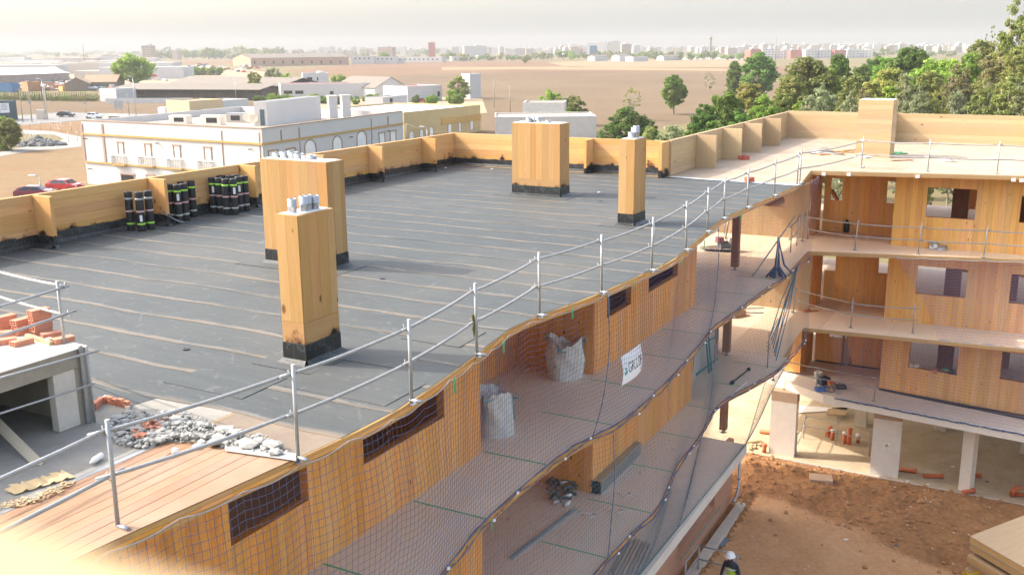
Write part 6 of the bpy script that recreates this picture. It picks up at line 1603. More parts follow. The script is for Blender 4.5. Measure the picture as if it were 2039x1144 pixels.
house('brick_warehouse', 'long far brick warehouse with a row of dark bays', [(500, 133), (695, 129)], 116, 40, plain('pale brick', (.44, .27, .18), .9, .15, .2), [('dark', 505+19*k, 121, 509+19*k, 127, 0) for k in range(10)], roof='gable', rise=4)
house('dark_container', 'dark teal site container with a white lettered board at the left edge', [(-30, 243), (36, 238)], 204, 6, plain('slate teal panel', (.045, .075, .095), .6, .15, 1), roof_m=plain('slate teal panel', (.045, .075, .095)))
p0, p1 = G(-30, 243), G(36, 238); D = (p1-p0).normalized(); n = Vector((D.y, -D.x, 0)); a0, z1_ = hit(-2, 206, p0, D); a1, z0_ = hit(19, 224, p0, D)
bd = thing('notice_board', 'white notice board with grey lines on the dark container', 'sign', p0+D*a0)
fb(Vector((p0.x, p0.y, 0)), D, n, a0, a1, z0_, z1_, .02, .08).build('board', WHITE, bd)
for k in range(5): fb(Vector((p0.x, p0.y, 0)), D, n, a0+.3, a1-.3-.3*(k % 2), z1_-.35-.32*k, z1_-.22-.32*k, .085, .09).build('lettering', plain('grey print', (.25, .25, .27)), bd)
for i, (q, vt, d, m_, lb) in enumerate((([(0, 184), (24, 184)], 166, 5, plain('blue container', (.05, .16, .34), .6), 'blue steel container in the scrapyard by the hedge'), ([(56, 182), (82, 181)], 163, 6, plain('rusty container', (.42, .22, .1), .8, .3, 1), 'rust orange container in the scrapyard'), ([(125, 182), (155, 181)], 172, 5, plain('orange sheets', (.6, .33, .1), .8, .3, 1), 'stack of orange sheets in the scrapyard'), ([(165, 181), (230, 178)], 170, 2, plain('dark green screen', (.03, .07, .06), .8), 'dark green screen along the scrapyard'))):
    house('container', lb, q, vt, d, m_, cat='container', roof_m=m_)
house('village_shed', 'small white shed with a low roof in the middle of the far field edge', [(1185, 122), (1212, 121)], 113, 10, WALLW, roof='gable', rise=2, roof_m=FIB)
house('village_shed', 'long white shed at the far field edge', [(1234, 123), (1257, 122)], 111, 10, WALLW, roof='gable', rise=2, roof_m=FIB); house('village_shed', 'white flat shed right of the long one at the far field edge', [(1261, 123), (1290, 122)], 113, 10, WALLW)
house('village_shed', 'white rounded shed near the far tree line', [(1322, 121), (1358, 120)], 113, 10, WALLW, roof='gable', rise=2)
P0, P1 = G(1340, 119), G(1480, 119)
MB().box8(P0, P1-P0, Vector((0, 1, 0)), ZV3*3).build('boundary_wall', WALLW, label='pale boundary wall along the far tree line', cat='wall')
for i, (u0, u1, vb, vt, lb) in enumerate(((800, 880, 124, 114, 'white flat factory at the far field edge'), (900, 935, 122, 113, 'white cottage among far trees'), (700, 745, 128, 112, 'cluster of white village houses with a blue base'), (745, 790, 127, 113, 'pale village house right of the round field tree'), (780, 806, 126, 115, 'low white house in the far village'), (955, 985, 119, 111, 'small white house left of the field trees'))):
    house('village_house', lb, [(u0, vb), (u1, vb-.4)], vt, 18, WALLW, [('dark', u0+6+9*k, vt+3, u0+9+9*k, vt+6, 0) for k in range(int((u1-u0-8)/9))])

# ---- skyline
def tower_mat(name, c, cw):
    m, n, l, b = nt(name)
    tc = N(n, 'ShaderNodeTexCoord'); br = N(n, 'ShaderNodeTexBrick'); mp = N(n, 'ShaderNodeMapping')
    sp = N(n, 'ShaderNodeSeparateXYZ'); l.new(tc.outputs['Object'], sp.inputs[0])
    cb = N(n, 'ShaderNodeCombineXYZ'); l.new(math_(n, l, 'ADD', sp.outputs[0], sp.outputs[1]), cb.inputs[0]); l.new(sp.outputs[2], cb.inputs[1])
    br.inputs['Scale'].default_value = 1; br.inputs['Brick Width'].default_value = 4.2; br.inputs['Row Height'].default_value = 3.1; br.inputs['Mortar Size'].default_value = .95; br.offset = 0
    l.new(cb.outputs[0], br.inputs['Vector'])
    oi = N(n, 'ShaderNodeObjectInfo'); hv = N(n, 'ShaderNodeHueSaturation'); l.new(mrange(n, l, oi.outputs['Random'], 0, 1, .75, 1.1), hv.inputs['Value']); hv.inputs['Color'].default_value = (*c, 1)
    l.new(mix_(n, l, br.outputs['Fac'], cw, hv.outputs[0]), b.inputs['Base Color']); b.inputs['Roughness'].default_value = .8
    return m
TM = [tower_mat('pale flats', (.50, .47, .42), (.24, .24, .25)), tower_mat('cream flats', (.47, .40, .31), (.23, .21, .2)), tower_mat('pinkish flats', (.43, .32, .26), (.22, .19, .18)), tower_mat('white flats', (.55, .54, .53), (.28, .29, .30))]
def flat(u, Y, vt, wpx, m_, label, group=None, d=14, name='apartment_block'):
    x = atY(u, 100, Y).x; h = max(4, atY(u, vt, Y).z-GZ); w = wpx*Y/FPX
    o = thing(name, label, 'building', (x, Y, GZ), rng.uniform(-.3, .3), group)
    b = MB().box((0, 0, h/2), (w, d, h)).build('wall', m_, o, local=True)
    MB().box((w*rng.uniform(-.25, .25), 0, h+1.0), (w*.3, d*.5, 2.0)).build('roof_house', WALLW, o, local=True)
    return o
cityr = [(280, 640, 97, 3, 22), (640, 1000, 93, 4, 34), (1000, 1110, 94, 3, 12), (1110, 1300, 88, 5, 34), (1300, 1480, 92, 3, 24), (1480, 1960, 86, 4, 80)]
for (u0, u1, vt, sp, n_) in cityr:
    for k in range(n_):
        u = u0+(u1-u0)*(k+rng.random())/n_; Y = rng.uniform(1700, 3400)
        flat(u, Y, vt+rng.uniform(-1, 1)*sp*.6+sp*.7-(u-1019)*.0 + (0 if Y > 2000 else 3), rng.uniform(6, 19), rng.choice(TM), 'pale apartment block in the hazy skyline', 'pale blocks in the hazy skyline')
flat(860, 1500, 85, 13, plain('red brick tower', (.40, .12, .09), .8, .1, .1), 'red brick tower block above the far village'); flat(1182, 1450, 91, 14, plain('blue glass', (.05, .16, .28), .3, .2, .1), 'blue glass office block in the skyline'); flat(1222, 1700, 83, 24, TM[0], 'broad grey apartment slab in the middle of the skyline'); flat(1245, 1750, 88, 20, TM[2], 'lower grey slab right of the broad apartment slab'); flat(296, 1300, 91, 20, TM[1], 'brownish apartment tower left of the far woods')
flat(1190, 1600, 86, 40, TM[3], 'long white apartment row in the skyline'); flat(770, 1500, 94, 30, TM[2], 'brownish flat block in the left skyline'); flat(945, 1900, 92, 44, TM[3], 'long white slab left of the middle skyline')
for k in range(9): flat(1500+28*k, 1250+30*rng.random(), 98.5+rng.uniform(-1, 2), 24, TM[3] if k % 3 else plain('red brick tower', (.40, .12, .09)), 'low white and red retail shed before the right skyline', 'retail sheds before the right skyline', name='retail_shed')
p = G(1414, 108); Y = 1500; x = atY(1414, 100, Y).x; h = atY(1414, 73, Y).z-GZ
o = thing('chimney_tower', 'slim tall grey tower with a thicker head on the skyline', 'tower', (x, Y, GZ)); MB().lathe((0, 0, 0), [(2.2, 0), (1.9, h-4)], 12).build('shaft', CONC_D, o, local=True); MB().lathe((0, 0, h-4), [(1.9, 0), (2.7, .6), (2.7, 4), (0, 4.2)], 12).build('head', CONC_D, o, local=True)
for (u, vt, Y, lb) in ((166, 88, 900, 'thin mast above the left skyline'), (1545, 73, 1100, 'tall thin light mast before the right skyline'), (1563, 80, 1200, 'shorter light mast before the right skyline'), (1048, 85, 1700, 'thin pylon left of the middle skyline')):
    a = atY(u, 100, Y); MB().tube([(a.x, Y, GZ), (a.x, Y, atY(u, vt, Y).z)], [.6, .3], 6).build('mast', CONC_D, label=lb, cat='mast')

# ---- poles, lamps, signs, wires
def pole(u, vb, vt, label, r=.13, arm=False, name='utility_pole', m_=None, cross=False):
    p = G(u, vb); t = atY(u, vt, p.y); o = thing(name, label, 'pole' if not arm else 'street lamp', p)
    m_ = m_ or plain('weathered pole', (.33, .28, .22), .9, .2, 1)
    MB().tube([p, Vector((p.x, p.y, t.z))], [r, r*.7], 8).build('pole', m_, o)
    if arm:
        e = Vector((p.x+arm, p.y, t.z+.15)); MB().tube([Vector((p.x, p.y, t.z)), e], r*.5, 6).build('arm', m_, o)
        MB().box(e+Vector((.25*(1 if arm > 0 else -1), 0, .03)), (.8, .28, .14), 0).build('lamp_head', WHITE, o)
    if cross: MB().box(Vector((p.x, p.y, t.z-.3)), (1.8, .12, .12), .3).build('crossarm', m_, o)
    return Vector((p.x, p.y, t.z))
tp = [pole(46, 244, 176, 'leftmost brown utility pole beside the road', cross=True), pole(64, 243, 170, 'second brown utility pole beside the road'), pole(95, 238, 165, 'pale concrete pole with a bolted foot beside the road', .16, m_=CONC), pole(258, 236, 186, 'short wooden pole left of the beige building'),
      pole(984, 213, 158, 'wooden pole in the field behind the white tower'), pole(1016, 224, 170, 'wooden pole in the field near the concrete house'), pole(810, 285, 246, 'wooden pole at the ochre building carrying wires')]
for a in ((272, 238, 153, 'tall grey street lamp by the road behind the white building', 'L'), (92, 238, 158, 'thin grey lamp column beside the concrete pole', 'L'), (471, 206, 158, 'grey street lamp in front of the open barn', 'L'), (83, 392, 352, 'street lamp with a white head above the red cars', 'L'), (851, 290, 254, 'street lamp in front of the ochre building', 'L')):
    pole(a[0], a[1], a[2], a[3], .09, arm=-.6, name='street_lamp', m_=STEEL)
m = MB()
def wire(a, b, sag=.8):
    m.tube([a.lerp(b, k/8)-ZV3*sag*(1-((k-4)/4)**2) for k in range(9)], .02, 4)
wire(tp[0], tp[1], .2); wire(tp[1], tp[3], 1.5); wire(tp[2], tp[3], 1.5); wire(tp[4], tp[5], .6); wire(atY(-40, 180, tp[0].y), tp[0], .5)
wire(tp[6], atY(957, 252, 170), 1.2); wire(tp[3], atY(470, 196, 300), 1.0)
m.build('overhead_wires', plain('wire', (.2, .2, .2), .6), label='thin overhead wires strung between the poles by the road', cat='wires')
p = G(238, 232); o = thing('road_sign', 'pair of grey road sign backs on posts beside the road', 'sign', p)
for k in range(2): MB().box(p+Vector((k*1.2-.6, 0, 3.0)), (1.05, .06, 2.1), 0).build('panel', STEEL, o); MB().tube([p+Vector((k*1.2-.6, .1, 0)), p+Vector((k*1.2-.6, .1, 3.8))], .05, 6).build('post', STEEL, o)
for i, (u, v, lb) in enumerate(((171, 222, 'round grey sign back on a post near the white car'), (61, 218, 'square grey sign on the second utility pole'))):
    p = G(u, v+2); o = thing('road_sign', lb, 'sign', p); MB().tube([p, p+ZV3*2.6], .05, 6).build('post', STEEL, o); MB().box(p+ZV3*2.4, (.9, .06, .9), 0).build('panel', STEEL, o)
MB().box(G(82, 238)+ZV3*1.2, (1.8, 1.2, 2.4), .2).build('meter_cabinet', plain('cream cabinet', (.6, .52, .42), .8), label='cream meter cabinet standing beside the road', cat='cabinet')
p = G(78, 290); m = MB()
for k in range(90):
    a, r_ = rng.uniform(0, 6.28), rng.random()**.6; m.rock((p.x+math.cos(a)*r_*4.6, p.y+math.sin(a)*r_*2.4, GZ+1.5*(1-r_)*rng.uniform(.6, 1)), rng.uniform(.5, .95), (1.2, 1, .75))
m.build('gravel_heap', plain('dark grey gravel', (.14, .14, .14), .95, .35, 3, bump=.5), kind='stuff', label='low heap of dark grey gravel beside the curved path', cat='gravel')
P = [G(u, v) for u, v in ((46, 300), (60, 258), (104, 266), (165, 272))]
o = thing('wire_fence', 'thin wire fence on posts around the gravel heap', 'fence', P[1])
for a, b in ((G(48, 285), G(82, 290)), (G(82, 290), G(172, 280)), (G(60, 258), G(165, 264))):
    k = 5
    for i in range(k+1): q = a.lerp(b, i/k); MB().tube([q, q+ZV3*2], .04, 5).build('post', STEEL, o)
    for zz in (.6, 1.2, 1.9): MB().tube([a+ZV3*zz, b+ZV3*zz], .012, 4).build('wire', STEEL, o)

# ---- cars
def car(p, rz, mat, label, kind='hatch'):
    o = thing('parked_car', label, 'car', p, rz)
    L_, w = 4.2, 1.75
    prof = [(-2.1, .35), (-2.08, .62), (-1.95, .86), (-1.2, .95), (-.55, 1.40), (.75, 1.46), (1.55, 1.28), (1.95, .95), (2.1, .8), (2.1, .35)]
    m = MB(); top = lambda z: .5*w-max(0, z-.9)*.34
    L0 = [Vector((x, -top(z), z)) for x, z in prof]; R0 = [Vector((x, top(z), z)) for x, z in prof]
    for i in range(len(prof)):
        j = (i+1) % len(prof); m.face([L0[i], L0[j], R0[j], R0[i]][::-1])
    m.face(L0[::-1]); m.face(R0)
    m.build('body', mat, o, local=True)
    for sd in (-1, 1):
        g = MB()
        for a, b, c, d in (((-.95, .97), (-.45, 1.36), (.15, 1.40), (.12, .98)), ((.2, .98), (.22, 1.40), (.8, 1.40), (1.35, 1.22))):
            g.face([Vector((x, sd*(top(z)+.012), z)) for x, z in ((a, b, c, d) if sd < 0 else (d, c, b, a))])
        g.face([Vector((1.4, sd*(top(1.0)+.012), 1.0)), Vector((.2, sd*(top(.98)+.012), .98)), Vector((1.35, sd*(top(1.22)+.012), 1.22))])
        g.build('side_window', GLASS, o, local=True)
        for x in (-1.3, 1.3):
            t = MB().tube([(x, sd*.62, .32), (x, sd*.88, .32)], .32, 14).build('wheel', BLACK, o, local=True)
            MB().tube([(x, sd*.885, .32), (x, sd*.895, .32)], .2, 10).build('rim', STEEL, t, local=True)
        MB().box((-2.02, sd*.62, .70), (.14, .34, .14), 0).build('headlight', WHITE, o, local=True)
        MB().box((2.05, sd*.68, .86), (.1, .22, .2), 0).build('tail_light', plain('tail red', (.4, .02, .02), .4), o, local=True)
    g = MB(); g.face([Vector((-1.13, -.76, 1.02)), Vector((-1.13, .76, 1.02)), Vector((-.6, .66, 1.40)), Vector((-.6, -.66, 1.40))][::-1]); g.face([Vector((1.62, -.7, 1.27)), Vector((1.62, .7, 1.27)), Vector((1.96, .78, .98)), Vector((1.96, -.78, .98))]); g.build('windscreen', GLASS, o, local=True)
    return o
CRED = plain('car red', (.42, .02, .03), .25, .05, 1, coat=.6); CMAR = plain('car maroon', (.20, .03, .06), .25, .05, 1, coat=.6); CDK = plain('car charcoal', (.03, .035, .04), .25, .05, 1, coat=.6); CWH = plain('car white', (.78, .78, .77), .3, .03, 1, coat=.4)
zc = Vector((0, 0, .02))
car(G(130, 380)+zc, 2.9, CRED, 'bright red car parked beyond the parapet, further from the lamp'); car(G(70, 394)+zc, 3.3, CMAR, 'dark maroon car parked beyond the parapet beside the street lamp')
car(G(132, 233)+Vector((0, 0, .05)), 3.1, CDK, 'dark charcoal car driving on the road'); car(G(187, 236)+Vector((0, 0, .05)), 3.1, CWH, 'white car driving on the road behind the charcoal one'); car(G(291, 241)+Vector((0, 0, .05)), 3.1, CWH, 'white car half hidden behind the roof edge of the white building')
car(G(838, 205)+zc, .3, CRED, 'tiny red car parked by the barn wing'); 
p = G(352, 238)+Vector((0, 0, .05)); tr = thing('tank_truck', 'white lorry with a grey tank body on the road', 'truck', p, 3.05)
MB().box((3.2, 0, 1.75), (1.9, 2.3, 2.5)).build('cab', CWH, tr, local=True); MB().box((4.17, 0, 2.2), (.04, 1.9, .9)).build('windscreen', GLASS, tr, local=True); MB().box((-.8, 0, .85), (6.4, 1.1, .3)).build('chassis', BLACK, tr, local=True)
MB().tube([(-4, 0, 1.85), (-3.9, 0, 1.85), (1.6, 0, 1.85), (1.7, 0, 1.85)], [.7, .95, .95, .7], 14).build('tank', STEEL, tr, local=True)
for x in (3.1, -1.6, -2.9):
    for sd in (-1, 1): MB().tube([(x, sd*.8, .5), (x, sd*1.12, .5)], .5, 12).build('wheel', BLACK, tr, local=True)
p = G(1048+24, 212); 
def scrapcar(m_):
    m = MB(); m.box((0, 0, .65), (4.1, 1.7, .6)); m.box8(Vector((-1.1, -.75, .95)), Vector((2.3, 0, 0)), Vector((0, 1.5, 0)), Vector((.15, 0, .5)))
    m.box((0, 0, .25), (3.4, 1.6, .3)); return m.mesh('scrapped_car', m_)
SC = [scrapcar(m_) for m_ in (CWH, CDK, CRED, plain('car silver', (.45, .46, .48), .3, .1, 1), plain('car blue', (.05, .09, .2), .3), CONC_L)]
for mt, nm, lb in ((CONC_L, 'scrap_heap', 'pale scrap and panels heaped under the white shed roofs'), (plain('rust scrap', (.30, .15, .08), .9, .4, 1), 'scrap_heap', 'rusty scrap heaped in the yard behind the hedge'), (plain('grey scrap', (.20, .21, .22), .7, .4, 1), 'scrap_heap', 'grey metal scrap heaped in the yard behind the hedge')):
    m = MB()
    for k in range(240):
        p = G(rng.uniform(-10, 232), rng.uniform(164, 181)); e = rng.uniform(.5, 2.4)
        m.box(p+ZV3*e*.4, (e*rng.uniform(.8, 2.2), e, e*rng.uniform(.5, 1.1)), rng.uniform(0, 3), tilt=Matrix.Rotation(rng.uniform(-.4, .4), 3, 'X'))
    m.build(nm, mt, kind='stuff', label=lb, cat='scrap')
for (u0, v0, u1, v1, k) in ((303, 131, 438, 151, 90), (160, 133, 228, 147, 34), (20, 163, 190, 180, 40), (240, 152, 340, 162, 26), (440, 132, 520, 145, 22)):
    for i in range(k):
        p = G(rng.uniform(u0, u1), rng.uniform(v0, v1)); ci = rng.randrange(6); o = bpy.data.objects.new('scrapped_car', SC[ci]); col.objects.link(o)
        o.location = p+ZV3*(1.35 if i % 4 == 0 else 0.02); o.rotation_euler = (0, 0, rng.uniform(0, 6)); tag(o, 'wrecked %s car standing among others in the far scrapyard' % ['white', 'dark', 'red', 'silver', 'blue', 'beige'][ci], 'car', 'wrecked cars in the scrapyard')
# ================================================================ trees
def crown(name, kind, mat, seed, ratio, clumps=80, leaves=46, leaf=.085):
    r_ = np.random.RandomState(seed); clumps = int(clumps*min(2.2, max(.8, ratio/1.9)))
    C, S = [], []
    while len(C) < clumps:
        d = r_.normal(size=3); d /= np.linalg.norm(d); rad = r_.uniform(.35, 1)**.5
        p = d*rad
        if kind == 'broad': q = np.array([p[0]*.82, p[1]*.82, .58+.40*p[2]]); s = r_.uniform(.13, .23)
        elif kind == 'loose':
            q = np.array([p[0]*.80, p[1]*.80, .55+.44*p[2]]); s = r_.uniform(.09, .19)
            if r_.rand() < .35 and q[2] < .5: continue
        elif kind == 'pine': q = np.array([p[0]*.92, p[1]*.92, .74+.20*p[2]*(1-.2*rad)]); s = r_.uniform(.12, .2)
        elif kind == 'cone':
            h = r_.uniform(.06, 1)**1.2; a = r_.uniform(0, 6.28); rr = (1-h)*.9*r_.uniform(.6, 1); q = np.array([math.cos(a)*rr, math.sin(a)*rr, h]); s = .05+.13*(1-h)
        elif kind == 'bush': q = np.array([p[0]*.85, p[1]*.85, .45+.48*p[2]]); s = r_.uniform(.13, .22)
        else: q = np.array([p[0]*.8, p[1]*.8, .62+.36*p[2]]); s = r_.uniform(.06, .12)
        C.append(q); S.append(s)
    C, S = np.array(C), np.array(S); zf = np.array([1, 1, 1/ratio])
    n_ = clumps*leaves
    cl = np.repeat(np.arange(clumps), leaves)
    d = r_.normal(size=(n_, 3)); d /= np.linalg.norm(d, axis=1, keepdims=True)
    P = C[cl]+d*(S[cl]*r_.uniform(.25, 1, n_)**.6)[:, None]*np.array([1, 1, .75])*zf
    nrm = d*.7+r_.normal(size=(n_, 3))*.55+np.array([0, 0, .45]); nrm /= np.linalg.norm(nrm, axis=1, keepdims=True)
    t = np.cross(nrm, r_.normal(size=(n_, 3))); t /= np.linalg.norm(t, axis=1, keepdims=True); b = np.cross(nrm, t)
    sz = leaf*r_.uniform(.6, 1.25, n_)
    if kind == 'loose': t[:, 2] -= .5; t /= np.linalg.norm(t, axis=1, keepdims=True)
    zs = .62 if kind != 'cone' else .6
    V = np.stack([P-t*sz[:, None]*zf, P-b*(sz*.55)[:, None]*zf, P+t*sz[:, None]*zf, P+b*(sz*.55)[:, None]*zf], 1).reshape(-1, 3)
    me = np_mesh(name, V, np.arange(len(V)).reshape(-1, 4), mat)
    at = me.attributes.new('rnd', 'FLOAT', 'FACE')
    val = np.clip(.62*np.repeat(r_.rand(clumps), leaves)+.38*r_.rand(n_), 0, 1)
    at.data.foreach_set('value', val[:len(me.polygons)].astype(np.float32))
    return me, C
BARK = plain('bark', (.20, .15, .10), .9, .3, 2); BARKP = plain('pale bark', (.42, .37, .30), .9, .3, 2)
LM = {'dark': leaf_mat('dark leaves', (0.073, 0.154, 0.023), (0.170, 0.268, 0.049)), 'bright': leaf_mat('bright leaves', (0.145, 0.259, 0.029), (0.276, 0.389, 0.065)), 'olive': leaf_mat('olive leaves', (0.162, 0.203, 0.049), (0.308, 0.324, 0.097)),
      'grey': leaf_mat('grey green leaves', (0.211, 0.251, 0.121), (0.373, 0.406, 0.211)), 'yellow': leaf_mat('yellowish leaves', (0.211, 0.244, 0.049), (0.389, 0.356, 0.097)), 'brown': leaf_mat('brownish leaves', (0.180, 0.186, 0.072), (0.324, 0.288, 0.120))}
CR = {}
def get(kind, colr, k, ratio):
    ratio = min((1.2, 1.7, 2.4, 3.4, 4.8, 6.5), key=lambda q: abs(math.log(q/ratio)))
    key = (kind, colr, k, ratio)
    if key not in CR:
        cfg = {'broad': (105, 75, .062), 'loose': (110, 62, .055), 'pine': (120, 70, .05), 'cone': (60, 30, .12), 'bush': (85, 70, .066), 'sparse': (34, 22, .06), 'far': (30, 18, .15)}[kind]
        cr, C = crown('crown', 'broad' if kind == 'far' else kind, LM[colr], len(kind)*131+k*17+len(colr)*7, ratio, *cfg)
        m = MB(); z1 = .62 if kind != 'pine' else .72
        m.tube([(0, 0, 0), (.02, .01, z1*.5), (.03*math.sin(k), .03*math.cos(k), z1)], [.055, .042, .022], 7)
        if kind != 'cone':
            for q in C[::9 if kind not in ('sparse', 'loose') else 4]:
                m.tube([(0, 0, z1*.45), tuple(np.array([q[0]*.5, q[1]*.5, z1*.45+(q[2]-z1*.45)*.6])), tuple(q)], [.022, .013, .006], 5)
        CR[key] = (cr, m.mesh('trunk', BARKP if kind in ('loose', 'sparse') else BARK))
    return CR[key]
def tree(u, vt, wpx, Y, kind, colr, label, group=None, vb=None, name=None, x=None, sx=1.0):
    if vb is not None: p = G(u, vb); Y = p.y
    else: p = atY(u, 200, Y); p.z = GZ
    h = atY(u, vt, Y).z-GZ; w = wpx*Y/FPX/2
    o = thing(name or {'cone': 'conifer', 'pine': 'pine_tree', 'bush': 'shrub', 'loose': 'eucalyptus_tree'}.get(kind, 'tree'), label, 'shrub' if kind == 'bush' else 'tree', p, rng.uniform(0, 6.28), group)
    cr, tr_ = get(kind, colr, rng.randrange(2) if kind != 'far' else 0, h/max(w, .1))
    a = link_mesh('trunk', tr_, o); a.scale = (w*1.05, w*1.05, h)
    b = link_mesh('crown', cr, o); b.scale = (w*1.05, w*1.05, h)
    return o
# the wood behind the pale wing
rt = [
 (1512, 104, 84, 300, 'broad', 'dark', 'round dark tree standing alone in the ploughed field behind the wood'), (1462, 121, 40, 310, 'broad', 'dark', 'smaller dark tree left of the lone round field tree'),
 (1605, 113, 130, 150, 'broad', 'olive', 'broad olive green tree at the left end of the wood'), (1572, 150, 80, 140, 'broad', 'olive', 'lower olive tree at the left foot of the broad one'), (1665, 104, 60, 185, 'broad', 'dark', 'dark tree rising behind the pointed conifer'), (1684, 119, 30, 150, 'cone', 'dark', 'pointed dark conifer in the wood'),
 (1640, 160, 80, 105, 'loose', 'grey', 'grey green eucalyptus just above the left corner of the pale parapet'), (1612, 185, 60, 95, 'loose', 'grey', 'low grey green crown peeping over the parapet corner'), (1690, 178, 60, 98, 'loose', 'grey', 'grey green crown left of the timber roof chimney'), (1722, 165, 60, 105, 'loose', 'brown', 'brownish grey crown behind the timber roof chimney'),
 (1712, 125, 50, 220, 'broad', 'dark', 'small dark tree behind the gap in the wood'), (1738, 110, 56, 260, 'broad', 'dark', 'bluish dark tree behind the conifer'), (1765, 128, 90, 135, 'broad', 'yellow', 'yellow green crown in the middle of the wood'), (1735, 150, 60, 120, 'broad', 'yellow', 'small yellow green crown left of the yellow one'),
 (1808, 90, 100, 190, 'broad', 'dark', 'tall rich green dome in the middle of the wood'), (1760, 108, 60, 200, 'broad', 'bright', 'fresh green crown left of the tall dome'), (1880, 101, 150, 150, 'pine', 'bright', 'umbrella pine with a flat fresh green top'), (1840, 118, 80, 160, 'pine', 'bright', 'smaller umbrella pine left of the large one'),
 (1800, 140, 60, 100, 'loose', 'grey', 'grey eucalyptus right of the timber roof chimney'), (1832, 168, 66, 92, 'loose', 'grey', 'rounded grey eucalyptus just over the far parapet'), (1868, 172, 60, 92, 'loose', 'olive', 'low olive crown over the far parapet'), (1905, 176, 70, 95, 'loose', 'grey', 'low grey crown before the pale clearing'),
 (1905, 118, 70, 125, 'loose', 'brown', 'brownish eucalyptus in front of the umbrella pine'), (1945, 78, 90, 160, 'broad', 'olive', 'tall olive crown right of the umbrella pine'), (1958, 42, 34, 190, 'sparse', 'olive', 'thin sparse treetop against the sky'), (1985, 62, 70, 130, 'loose', 'olive', 'eucalyptus top left of the tallest trees'),
 (2012, -22, 84, 112, 'loose', 'olive', 'tallest eucalyptus cut off by the top of the picture'), (2048, 10, 90, 104, 'loose', 'olive', 'tall eucalyptus at the right edge'), (1975, 95, 90, 110, 'loose', 'brown', 'brownish olive eucalyptus below the tallest tree'), (2025, 80, 110, 96, 'loose', 'olive', 'large eucalyptus at the right edge below the tallest'), (1960, 150, 90, 92, 'loose', 'olive', 'leaning eucalyptus over the far parapet'), (2010, 140, 110, 90, 'loose', 'olive', 'wide eucalyptus over the right part of the parapet'), (2050, 150, 90, 88, 'loose', 'grey', 'grey eucalyptus at the right end of the parapet'),
 (1700, 150, 80, 130, 'broad', 'olive', 'olive crown right of the pointed conifer'), (1775, 158, 70, 110, 'broad', 'bright', 'fresh green crown low in the middle of the wood'), (1850, 140, 90, 135, 'broad', 'olive', 'wide olive crown under the umbrella pines'), (1925, 100, 80, 145, 'broad', 'bright', 'fresh green crown between the pine and the tall eucalyptus'), (1990, 110, 90, 125, 'broad', 'yellow', 'yellow green crown below the tallest eucalyptus'), (1640, 128, 90, 160, 'broad', 'bright', 'fresh green crown behind the broad olive tree'), (1590, 182, 70, 110, 'bush', 'bright', 'bright bush over the corner of the pale parapet'),
 (1445, 178, 90, 128, 'broad', 'dark', 'dark green crown left of the wood behind the finned parapet'), (1492, 158, 80, 140, 'broad', 'yellow', 'pale yellow green tree above the dark crowns'), (1400, 205, 70, 118, 'broad', 'dark', 'dark crown at the lower left of the wood'), (1425, 222, 80, 104, 'bush', 'dark', 'dark shrub behind the second parapet fin'), (1475, 205, 80, 106, 'bush', 'dark', 'dark shrub behind the third parapet fin'), (1525, 186, 80, 112, 'broad', 'bright', 'fresh green crown behind the last parapet fin'), (1560, 178, 70, 120, 'broad', 'olive', 'olive crown behind the corner of the pale parapet'), (1375, 240, 60, 98, 'bush', 'dark', 'low dark shrub behind the first parapet fin'), (1500, 215, 60, 100, 'bush', 'bright', 'bright low shrub behind the finned parapet'), (1345, 236, 100, 112, 'bush', 'grey', 'pale scrubby bush behind the felt roof corner'), (1300, 242, 70, 118, 'bush', 'olive', 'olive bush left of the pale scrub'), (1320, 255, 70, 104, 'bush', 'grey', 'second pale scrubby bush just above the parapet'),
]
for (u, vt, w, Y, kd, cl, lb) in rt: tree(u, vt, w, Y, kd, cl, lb)
